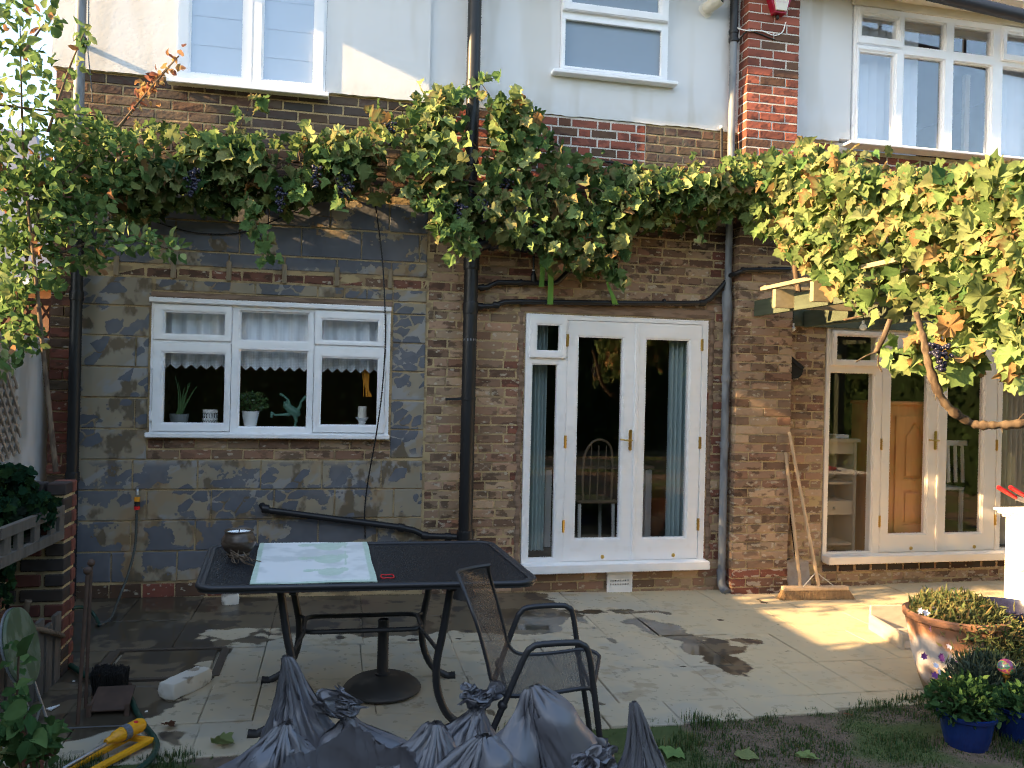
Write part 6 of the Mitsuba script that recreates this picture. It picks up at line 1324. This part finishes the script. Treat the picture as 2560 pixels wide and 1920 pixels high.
# broom, pole, shovel
def handle_col(p, n, uv): return mix((0.56, 0.42, 0.27), (0.42, 0.29, 0.17), fbm(p.x*60, p.y*60, p.z*7, 4))
mat('m_handle', proc(handle_col), 0.65, 0.3)
t = thing('broom', 'wide wooden garden broom leaning in the recess by the chimney breast', 'broom')
b0, b1 = on_ground(1955, 1497, 0.0), on_ground(2118, 1495, 0.0)
ax = (b1-b0)/np.linalg.norm(b1-b0); md = (b0+b1)/2
add(t+'__head', bar(b0+[0, 0, 0.085], b1+[0, 0, 0.085], 0.062, 0.035, c=0.008), 'm_handle')
def bristle_col(p, n, uv): return mix((0.32, 0.21, 0.11), (0.16, 0.10, 0.055), fbm(p.x*90, p.y*90, 1, 2))
mat('m_bristle', proc(bristle_col), 0.8, 0.2); rq = np.random.default_rng(12); bl = []
for _ in range(2600):
    s = rq.random(); w_ = rq.uniform(-0.026, 0.026); p_ = b0+(b1-b0)*s+[0, w_, 0.07]; sp_ = (s-0.5)*0.07+rq.normal(0, 0.006)
    bl.append(bar(p_, p_+[sp_, w_*0.6-0.006, -0.070-float(0)], 0.0035, 0.0035, (0, 1, 0)))
k = add(t+'__bristles', cat(bl), 'm_bristle'); labels[k] = {'kind': 'stuff'}
hb = md+[0.035, 0, 0.10]; ht = at(1973, 1080, -0.19)
add(t+'__handle', tube([hb, ht], 0.0145, 10), 'm_handle', 40)
mat('m_wire', (0.55, 0.52, 0.46), 0.4)
add(t+'__stay', tube([md+[-0.11, 0, 0.10], hb+(ht-hb)*0.09, md+[0.17, 0, 0.10]], 0.004, 6), 'm_wire', 40)
t = thing('pole', 'second bare wooden pole leaning behind the broom handle', 'pole')
add(t+'__shaft', tube([on_ground(2012, 1478, 0.06)+[0, 0.06, 0.0], at(1964, 1130, -0.16)], 0.0145, 10), 'm_handle', 40)
mat('m_shovel', proc(lambda p, n, uv: mix((0.34, 0.30, 0.26), (0.20, 0.155, 0.12), fbm(p.x*20, p.y*20, p.z*20, 4))), 0.55, 0.5)
t = thing('shovel', 'old metal shovel with a dark shaft standing in the recess behind the broom', 'shovel')
s0 = np.array([3.915, -0.16, -0.086])
bp = Polygon([(-0.105, 0.0), (0.105, 0.0), (0.115, 0.24), (0.03, 0.27), (0.02, 0.31), (-0.02, 0.31), (-0.03, 0.27), (-0.12, 0.24)])
v, f = slab_xz(bp, 0, 0.004); v[:, 1] += 0.5*(v[:, 0]**2)*2.0
v = v.copy(); v[:, 1] += v[:, 2]*0.30; add(t+'__blade', (v+s0+[-0.015, 0, 0], f), 'm_shovel')
add(t+'__shaft', tube([s0+[-0.015, 0.085, 0.28], s0+[-0.045, 0.24, 1.0]], 0.016, 10), 'm_dull_black', 40)
# white tray on the patio and cabinet
t = thing('wooden_tray', 'white painted wooden tray of battens lying on the patio by the terracotta pot', 'tray')
mat('m_tray_wood', proc(lambda p, n, uv: mix((0.52, 0.46, 0.37), (0.36, 0.30, 0.23), fbm(p.x*14, p.y*14, p.z*30, 3))), 0.7, 0.3)
e0, e1 = np.array([3.80, -1.20, -0.085]), np.array([3.72, -1.66, -0.085]); w_ = np.array([0.42, -0.05, 0])
add(t+'__side', bar(e0+[0, 0, 0.055], e1+[0, 0, 0.055], 0.02, 0.11, c=0.003), 'm_tray_wood'); add(t+'__side', bar(e0+w_+[0, 0, 0.055], e1+w_+[0, 0, 0.055], 0.02, 0.11, c=0.003), 'm_tray_wood')
add(t+'__end', bar(e0+[0.0, 0.0, 0.09], e0+w_+[0, 0, 0.09], 0.022, 0.17, c=0.003), 'm_tray_wood'); add(t+'__end', bar(e0*0.35+e1*0.65+[0.01, 0, 0.05], e0*0.35+e1*0.65+w_-[0.01, 0, -0.05], 0.02, 0.09, c=0.003), 'm_tray_wood')
add(t+'__bottom', bar((e0+w_/2)+[0, 0, 0.008], (e1+w_/2)+[0, 0, 0.008], 0.40, 0.012), 'm_tray_wood')
tag(add('batten', bar(on_ground(2460, 1536, 0.02), on_ground(2520, 1552, 0.02), 0.035, 0.03), 'm_cream'), 'short white batten on the patio by the foot of the white cabinet', 'batten')
t = thing('cabinet', 'white sunlit cabinet with a moulded top and round knob at the right edge', 'cabinet')
mat('m_cabinet', (0.80, 0.78, 0.74), 0.45, 0.4)
X0, Yb = 4.99, -1.145; zt = at(2507, 1275, Yb)[2]; g0 = -0.086
add(t+'__carcass', box(X0, X0+0.55, -2.35, Yb, g0, zt-0.05, 0.006), 'm_cabinet')
for k in range(3): add(t+'__moulding', box(X0-0.02-0.022*k, X0+0.57, -2.37-0.02*k, Yb+0.015+0.018*k, zt-0.05+0.022*k+0.0005, zt-0.05+0.022*(k+1), 0.005), 'm_cabinet')
add(t+'__drawer', box(X0-0.012, X0-0.001, -2.25, Yb-0.09, 0.18, zt-0.10, 0.004), 'm_cabinet')
kp = at_x(2553, 1420, X0-0.02); add(t+'__knob', ball(kp, 0.030, 2, (0.8, 1, 1)), 'm_cream', True)
t = thing('shears', 'red-handled garden shears lying on top of the white cabinet', 'shears')
h1a, h1b = at(2366, 1221, -1.9)+[0, 0, 0], at(2418, 1246, -1.9)
def redh(pa, pb): return cat([tube([pa, pa+(pb-pa)*0.05, pa+(pb-pa)*0.5, pb], [0.010, 0.017, 0.016, 0.012], 12)])
Yc = -1.55; zc = zt+0.02
hp = [(at(2494, 1217, Yc), at(2540, 1245, Yc)), (at(2524, 1217, Yc), at(2580, 1250, Yc))]
for pa, pb in hp: add(t+'__handle', redh(pa, pb), 'm_red', 40)
add(t+'__blade', cat([bar(hp[0][1], hp[0][1]+[0.18, -0.02, -0.05], 0.012, 0.03), bar(hp[1][1], hp[1][1]+[0.18, 0.02, -0.05], 0.012, 0.03)]), 'm_steel')
tag(add('red_tray', box(5.03, 5.30, -1.95, -1.40, zt+0.018, zt+0.055, 0.012), 'm_red'), 'red plastic tray on top of the white cabinet under the shears', 'tray')

# ---------------------------------------------------------------- pots on the right
def terra(p, n, uv):
    a = fbm(p.x*6, p.y*6, p.z*7, 4); lime = smoothstep(0.02, 0.10, p.z+0.2*(a-0.5))*(1-smoothstep(0.20, 0.30, p.z+0.25*(fbm(p.x*9, p.y*9, p.z*9, 3)-0.5)))
    c = mix((0.36, 0.18, 0.105), (0.29, 0.145, 0.085), a); c = mix(c, (0.20, 0.15, 0.085), 1-smoothstep(-0.02, 0.06, p.z+0.1*(a-0.5)))
    return mix(c, (0.58, 0.55, 0.53), lime*0.9)
mat('m_terracotta', proc(terra), 0.8, 0.2)
t = thing('terracotta_pot', 'large weathered terracotta pot with lime bloom and flowers on the patio edge', 'plant pot')
pc = np.array([3.50, -2.36, -0.086])
add(t+'__pot', lathe([(0, 0), (0.155, 0), (0.185, 0.08), (0.225, 0.22), (0.252, 0.36), (0.262, 0.42), (0.275, 0.43), (0.278, 0.46), (0.262, 0.468), (0.245, 0.46), (0.235, 0.40), (0, 0.40)], 48, pc), 'm_terracotta', 40)
t2_ = thing('flower_plant', 'bushy plant with lilac, pink and white flowers spilling from the terracotta pot', 'flowering plant')
n = 2600; a_ = rv.uniform(0, 2*PI, n); rr_ = 0.24*np.sqrt(rv.random(n)); hh = rv.random(n)
P = pc+np.stack([np.cos(a_)*rr_, np.sin(a_)*rr_, 0.42+hh*0.15*(1-(rr_/0.30)**2)], 1)
sp_n = 1700; s_ = rv.random(sp_n); P2 = pc+np.array([0.02, -0.24, 0.43])+np.stack([rv.normal(0, 0.11, sp_n)+0.10*s_, -0.09*s_+rv.normal(0, 0.03, sp_n), -0.30*s_+0.05*rv.normal(size=sp_n)], 1)
P = np.vstack([P, P2]); n = len(P); Tip = rv.normal(0, 0.5, (n, 3))+[0.1, -0.2, 0.5]; N = rv.normal(0, 1, (n, 3))
grow(t2_, BLADE, P, Tip, N, rv.uniform(0.03, 0.07, n), pick(rv, n, [(0.14, 0.16, 0.065), (0.22, 0.21, 0.10), (0.08, 0.11, 0.05), (0.27, 0.17, 0.10)], [3, 2.5, 2.5, 1]), rv, 60)
fl_px = [(2300, 1527, 1), (2315, 1532, 1), (2333, 1526, 0), (2340, 1530, 0), (2400, 1525, 0), (2410, 1535, 0), (2395, 1545, 0), (2420, 1550, 0), (2440, 1560, 0), (2376, 1540, 0), (2405, 1555, 0), (2387, 1600, 2), (2382, 1598, 2), (2362, 1585, 2), (2425, 1595, 2), (2404, 1588, 0), (2374, 1616, 1), (2352, 1640, 3), (2340, 1664, 1), (2350, 1680, 1), (2338, 1688, 3), (2385, 1657, 3), (2355, 1648, 3), (2470, 1570, 0), (2455, 1575, 0), (2365, 1560, 2), (2330, 1570, 2), (2350, 1555, 2), (2310, 1640, 3)]
FP = [(0.40, 0.32, 0.72), (0.75, 0.70, 0.78), (0.72, 0.32, 0.46), (0.16, 0.05, 0.20)]
h4 = np.array([(math.cos(q_*PI/6)*(0.5 if q_ % 2 else 0.28), math.sin(q_*PI/6)*(0.5 if q_ % 2 else 0.28)) for q_ in range(12)]); FLOWER = np.vstack([[0, 0], h4])
for nm_, c_ in zip(('m_lilac', 'm_petal', 'm_pink', 'm_plum'), FP): mat(nm_, c_, 0.6, 0.2)
for (a, b, c_) in fl_px:
    y_ = pc[1]-0.05-max(0, (b-1540))*0.0016; p_ = at(a, b, y_)
    V, F, Cv, f = leaf_batch(FLOWER, p_[None], np.array([[0.3, 0.2, 0.8]])+rv.normal(0, 0.2, (1, 3)), np.array([[-0.3, -0.9, 0.4]]), np.array([0.045]), np.array([FP[c_]]), rv, 0.4)
    add(t2_+'__flower', (V[0], f), ('m_lilac', 'm_petal', 'm_pink', 'm_plum')[c_], True)
mat('m_blueglaze', proc(lambda p, n, uv: mix((0.006, 0.020, 0.115), (0.012, 0.035, 0.16), fbm(p.x*12, p.y*12, p.z*20, 3))), 0.16, 0.6)
mat('m_darkglaze', proc(lambda p, n, uv: mix((0.012, 0.014, 0.045), (0.03, 0.03, 0.06), fbm(p.x*14, p.y*14, p.z*14, 3))), 0.2, 0.6)
mat('m_soil', (0.045, 0.03, 0.022), 0.95, 0.1)
def glazed(c, r, h, m, key, lab):
    t = thing(key, lab, 'plant pot', 'glazed blue plant pots' if key == 'blue_pot' else None); add(t+'__pot', lathe([(0, 0), (r*0.70, 0), (r*0.74, 0.012), (r*0.86, h*0.4), (r*0.95, h*0.85), (r*1.05, h*0.90), (r*1.07, h), (r*0.98, h*1.01), (r*0.93, h*0.94), (r*0.9, h*0.8)], 44, c), m, 40)
    add(t+'__soil', lathe([(r*0.91, h*0.82), (0, h*0.86)], 30, c), 'm_soil', True); return t
lp = lambda p: float(lawn_z(np.array([p[0]]), np.array([p[1]]))[0])
b1c = on_ground(2415, 1868, 0.01); b2c = on_ground(2545, 1850, 0.01); b3c = np.array([3.93, -2.30, -0.086])
glazed((b1c[0], b1c[1], lp(b1c)-0.01), 0.125, 0.17, 'm_blueglaze', 'blue_pot', 'glazed cobalt blue pot with a leafy green herb on the lawn')
glazed((b2c[0], b2c[1], lp(b2c)-0.01), 0.125, 0.17, 'm_blueglaze', 'blue_pot', 'second glazed blue pot cut by the right edge of the photo')
glazed(b3c, 0.22, 0.46, 'm_darkglaze', 'dark_pot', 'tall dark blue-black glazed pot behind the glass ball stake')
def bush(key, lab, tpl, cen, rad, n, size, pal, w, up=0.4, lim=80):
    t = thing(key, lab, 'plant'); d = rv.normal(size=(n, 3)); d /= np.linalg.norm(d, axis=1, keepdims=True); q_ = rv.random(n)**0.4
    P = np.asarray(cen)+d*q_[:, None]*np.asarray(rad); P[:, 2] = np.maximum(P[:, 2], cen[2]-rad[2]*0.55)
    Tip = d*0.7+rv.normal(0, 0.4, (n, 3))+[0, 0, up]; N = np.cross(Tip, rv.normal(size=(n, 3)))+[0, -0.2, 0.7]
    grow(t, tpl, P, Tip, N, rv.uniform(0.7, 1.3, n)*size, pick(rv, n, pal, w), rv, lim)
    base = np.asarray(cen)-[0, 0, rad[2]*0.9]
    add(t+'__stem', cat([tube(spline([base+[0.02*rv.normal(), 0.02*rv.normal(), 0], (base+P[k])/2+[0, 0, 0.02], P[k]], 4), 0.003, 5) for k in rv.integers(0, n, 24)]), 'm_bark', True)
MINT = [(0.05, 0.12, 0.022), (0.075, 0.16, 0.03), (0.035, 0.085, 0.02)]
bush('herb_plant', 'fresh green mint-like herb mounded in the front blue pot', OVAL, (b1c[0]+0.0, b1c[1]+0.02, lp(b1c)+0.20), (0.17, 0.14, 0.12), 750, 0.036, MINT, [3, 2, 2], 0.2)
bush('herb_plant', 'green herb sprawling over the second blue pot at the right edge', OVAL, (b2c[0]-0.02, b2c[1]-0.02, lp(b2c)+0.17), (0.15, 0.12, 0.08), 420, 0.036, MINT, [3, 2, 2], 0.1)
c3 = at(2462, 1712, -2.72); bush('lavender_bush', 'grey-green lavender bush between the terracotta pot and the blue pots', BLADE, c3, (0.21, 0.15, 0.16), 2000, 0.05, [(0.075, 0.10, 0.075), (0.11, 0.13, 0.10), (0.05, 0.075, 0.05)], [3, 2, 2], 0.9)
c4 = at(2545, 1630, -2.45); bush('leafy_plant', 'yellow-green leafy plant growing in front of the dark glazed pot', OVAL, c4, (0.15, 0.12, 0.17), 260, 0.055, [(0.17, 0.24, 0.05), (0.25, 0.31, 0.07), (0.08, 0.13, 0.03)], [3, 2, 2], 0.1)
t = thing('glass_ball_stake', 'iridescent dark glass ball on a stake among the herbs', 'garden ornament')
def iris(p, n, uv):
    k = fbm(p.x*40, p.y*40, p.z*40, 3); return mix(mix((0.02, 0.03, 0.09), (0.02, 0.12, 0.06), smoothstep(0.35, 0.5, k)), mix((0.25, 0.12, 0.02), (0.12, 0.02, 0.10), smoothstep(0.55, 0.65, k)), smoothstep(0.5, 0.6, k))
mat('m_iris', proc(iris), 0.06, 0.9, clearcoat=1.0)
p_ = at(2516, 1668, -2.85); add(t+'__ball', ball(p_, 0.042, 3), 'm_iris', True); add(t+'__stake', tube([p_-[0, 0, 0.04], p_-[0.004, 0, 0.35]], 0.006, 8), 'm_brass', 40); add(t+'__cap', tube([p_-[0, 0, 0.05], p_-[0, 0, 0.036]], 0.018, 10), 'm_brass', 40)

# ---------------------------------------------------------------- things on the kitchen window board and in the rooms
YI = 0.20; ZI = 1.246
def atk(a, b): return at(350+a/3.403, 720+b/3.403, YI)
mat('m_greypot', (0.16, 0.17, 0.165), 0.6); mat('m_whitepot', (0.72, 0.72, 0.70), 0.4); mat('m_frog', proc(lambda p, n, uv: mix((0.09, 0.21, 0.15), (0.045, 0.12, 0.085), fbm(p.x*30, p.y*30, p.z*30, 3))), 0.45)
t = thing('grey_pot', 'grey tapered pot with tall strap leaves on the kitchen window board', 'plant pot')
c_ = atk(332, 1130); c_[2] = ZI; add(t+'__pot', lathe([(0, 0), (0.050, 0), (0.066, 0.082), (0.070, 0.083), (0.070, 0.10), (0.062, 0.10), (0.06, 0.07), (0, 0.07)], 4, c_) if False else lathe([(0, 0), (0.055, 0), (0.072, 0.10), (0.066, 0.10), (0.06, 0.08), (0, 0.08)], 28, c_), 'm_greypot', 40)
bl = []
for k in range(9):
    e = c_+[rv.normal(0, 0.08), rv.normal(0, 0.02), 0.30+0.12*rv.random()]; s_ = c_+[rv.normal(0, 0.015), 0, 0.08]; bl.append(tube(spline([s_, (s_+e)/2+[0.01, 0, 0.03], e], 5), np.linspace(0.008, 0.002, 11), 6))
mat('m_strapleaf', (0.06, 0.12, 0.035), 0.5); add(t+'__leaves', cat(bl), 'm_strapleaf', True)
t = thing('mug', 'white mug with looping black line pattern on the kitchen window board', 'mug')
c_ = atk(597, 1145); c_[2] = ZI; add(t+'__body', lathe([(0, 0), (0.052, 0), (0.055, 0.004), (0.055, 0.135), (0.051, 0.136), (0.050, 0.01), (0, 0.01)], 32, c_), 'm_whitepot', 40)
for zz in (0.03, 0.088):
    th_ = np.linspace(-PI, 0, 90); ph = np.linspace(0, 9*2*PI, 90)
    pts = np.stack([c_[0]+0.0565*np.cos(th_+0.10*np.sin(ph)), c_[1]+0.0565*np.sin(th_+0.10*np.sin(ph)), c_[2]+zz+0.005+0.020*np.cos(ph)], 1); add(t+'__loops', tube(pts, 0.0018, 5), 'm_dull_black')
t = thing('white_pot', 'white tapered pot with a small-leaved green plant in the middle pane', 'plant pot')
c_ = atk(937, 1190); c_[2] = ZI; add(t+'__pot', lathe([(0, 0), (0.043, 0), (0.066, 0.128), (0.062, 0.13), (0.058, 0.11), (0, 0.11)], 30, c_), 'm_whitepot', 40)
bush('window_plant', 'bushy small-leaved plant in the white pot behind the kitchen window', OVAL, (c_[0]+0.012, c_[1], c_[2]+0.195), (0.11, 0.07, 0.085), 420, 0.026, [(0.07, 0.13, 0.035), (0.11, 0.17, 0.06), (0.30, 0.34, 0.22)], [4, 3, 0.8], 0.2, 60)
t = thing('frog_ornament', 'green metal frog ornament balancing on one leg behind the middle pane', 'ornament')
fr = [((1300, 1060), 0.045), ((1260, 1010), 0.030)]
import manifold3d as m3
def limb(pts, rad):
    out = None
    for (p, q, r0, r1) in [(pts[k], pts[k+1], rad[k], rad[k+1]) for k in range(len(pts)-1)]:
        S0 = m3.Manifold.sphere(r0, 16).translate(list(map(float, p))); S1 = m3.Manifold.sphere(r1, 16).translate(list(map(float, q)))
        h = m3.Manifold.batch_hull([S0, S1]); out = h if out is None else out+h
    return out
body = limb([atk(1330, 1065), atk(1290, 1040), atk(1245, 1000)], [0.034, 0.036, 0.026]) + limb([atk(1330, 1060), atk(1360, 1010), atk(1370, 970), atk(1405, 930)], [0.018, 0.012, 0.009, 0.014]) + limb([atk(1275, 1010), atk(1262, 955), atk(1225, 920), atk(1200, 905)], [0.015, 0.010, 0.008, 0.012]) + limb([atk(1270, 1075), atk(1210, 1078), atk(1150, 1082), atk(1120, 1060)], [0.014, 0.010, 0.008, 0.010]) + limb([atk(1120, 1060), atk(1118, 1092)], [0.008, 0.011]) + limb([atk(1318, 1090), atk(1330, 1130), atk(1318, 1165), atk(1326, 1192)], [0.016, 0.011, 0.008, 0.013])
mm = body.refine_to_length(0.008).to_mesh(); tmx = trimesh.Trimesh(mm.vert_properties[:, :3], mm.tri_verts); trimesh.smoothing.filter_taubin(tmx, iterations=8)
add(t+'__body', tm(tmx), 'm_frog', True); add(t+'__eye', cat([ball(atk(1232, 978), 0.012, 2), ball(atk(1250, 968), 0.012, 2)]), 'm_frog', True)
t = thing('candle_stand', 'cream pillar candle on a turned white stand behind the right pane', 'candle')
c_ = atk(1888, 1160); c_[2] = ZI; add(t+'__stand', lathe([(0, 0), (0.042, 0), (0.036, 0.018), (0.024, 0.028), (0.026, 0.045), (0.032, 0.055), (0.026, 0.062), (0.050, 0.085), (0.056, 0.092), (0, 0.092)], 28, c_), 'm_whitepot', 40); add(t+'__candle', lathe([(0.034, 0.092), (0.034, 0.18), (0.028, 0.182), (0, 0.178)], 24, c_), 'm_cream', 40)
tag(add('reflection_strands', cat([tube(spline([atk(1925+rv.normal(0, 4), 650, ), atk(1915+rv.normal(0, 14), 760), atk(1935+rv.normal(0, 22), 925)], 5), 0.0035, 5) for _ in range(16)]), 'm_orange', True), 'orange strands standing for a reflection in the right pane of the kitchen window', 'reflection_stand_in')  # strands added in place of an orange reflection on the glass
# behind the right-hand doors
def oak(p, n, uv): return mix((0.60, 0.28, 0.10), (0.46, 0.20, 0.07), fbm(p.x*30, p.y*30, p.z*4, 4))
mat('m_oak', proc(oak), 0.4, 0.5)
t = thing('cupboard', 'orange oak cupboard with an arched panel behind the warm-tinted door glass', 'cupboard')
cx0, cx1, cz1 = 4.88, 5.40, 1.52
add(t+'__carcass', box(cx0, cx1, 0.131, 0.60, 0.12, cz1), 'm_oak'); add(t+'__cornice', box(cx0-0.02, cx1+0.02, 0.105, 0.61, cz1+0.0005, cz1+0.035, 0.008), 'm_oak')
arch = [(5.085, 0.84)]+[(5.085+0.21*s, 1.26+0.05*(1-math.cos(2*PI*s))) for s in np.linspace(0, 1, 16)]+[(5.295, 0.84)]
D_ = sbox(5.0, 0.16, 5.375, 1.42); P1, P2 = Polygon(arch), sbox(5.085, 0.42, 5.295, 0.74)
add(t+'__door', slab_xz(D_.difference(P1).difference(P2), 0.112, 0.1305), 'm_oak')
for q_ in (P1, P2): add(t+'__panel', slab_xz(q_.buffer(-0.03), 0.117, 0.1305), 'm_oak')
t = thing('shelf_unit', 'beige open shelf unit with a drawer behind the side light glass', 'shelves')
mat('m_shelf', (0.36, 0.31, 0.23), 0.6, 0.3)
add(t+'__frame', cat([box(4.24, 4.27, 0.24, 0.55, 0.12, 1.17), box(4.66, 4.69, 0.24, 0.55, 0.12, 1.17), box(4.27, 4.66, 0.53, 0.55, 0.12, 1.17), box(4.22, 4.71, 0.22, 0.56, 1.1705, 1.20), box(4.27, 4.66, 0.25, 0.26, 1.06, 1.17)]), 'm_shelf')
for z in (0.22, 0.78): add(t+'__shelf', box(4.2705, 4.6595, 0.25, 0.5295, z, z+0.02), 'm_shelf')
add(t+'__drawer', box(4.275, 4.655, 0.235, 0.50, 0.50, 0.63, 0.004), 'm_shelf'); add(t+'__knob', ball((4.465, 0.225, 0.565), 0.014, 2), 'm_shelf', True)
tag(add('folded_cloth', cat([box(4.48, 4.62, 0.26, 0.36, 1.201+0.012*k, 1.212+0.012*k, 0.004) for k in range(3)]), 'm_whitepot'), 'folded white cloth on top of the beige shelf unit', 'cloth')
t = thing('white_chair', 'white slatted chair caught by sunlight behind the right warm-tinted door', 'chair')
for xq in (5.78, 5.86, 5.94): add(t+'__slat', bar((xq, 0.36, 0.78), (xq, 0.38, 1.15), 0.03, 0.015, (0, 1, 0)), 'm_whitepot')
add(t+'__seat', box(5.62, 5.98, 0.38, 0.75, 0.70, 0.73, 0.004), 'm_whitepot'); add(t+'__rail', bar((5.62, 0.37, 1.16), (5.98, 0.37, 1.16), 0.03, 0.05), 'm_whitepot')
for xq, yq in ((5.64, 0.40), (5.96, 0.40), (5.64, 0.73), (5.96, 0.73)): add(t+'__leg', bar((xq, yq, 0.12), (xq, yq, 0.70), 0.03, 0.03, (0, 1, 0)), 'm_whitepot')
# behind the white french doors
t = thing('dining_table', 'pale wooden dining table in the dark room behind the white french doors', 'table')
mat('m_pine', (0.16, 0.12, 0.08), 0.4)
add(t+'__top', box(1.9, 3.0, 0.95, 1.75, 0.84, 0.87, 0.004), 'm_pine')
for xq, yq in ((1.95, 1.0), (2.95, 1.0), (1.95, 1.7), (2.95, 1.7)): add(t+'__leg', bar((xq, yq, 0.11), (xq, yq, 0.84), 0.06, 0.06, (0, 1, 0)), 'm_whitepot')
t = thing('hoop_chair', 'hoop-backed wooden chair seen through the left white french door', 'chair')
add(t+'__hoop', tube(spline([(2.18, 0.62, 0.60), (2.17, 0.60, 0.95), (2.24, 0.58, 1.12), (2.36, 0.58, 1.14), (2.44, 0.60, 1.02), (2.45, 0.62, 0.60)], 6), 0.012, 8), 'm_pine', True)
for xq in (2.24, 2.31, 2.38): add(t+'__spindle', tube([(xq, 0.61, 0.60), (xq, 0.585, 1.10)], 0.006, 6), 'm_pine')
add(t+'__seat', box(2.12, 2.50, 0.58, 0.98, 0.57, 0.60, 0.01), 'm_pine')
for xq, yq in ((2.15, 0.62), (2.47, 0.62), (2.17, 0.94), (2.45, 0.94)): add(t+'__leg', tube([(xq, yq, 0.57), (xq*1.0, yq-0.02, 0.11)], 0.016, 8), 'm_whitepot', 40)
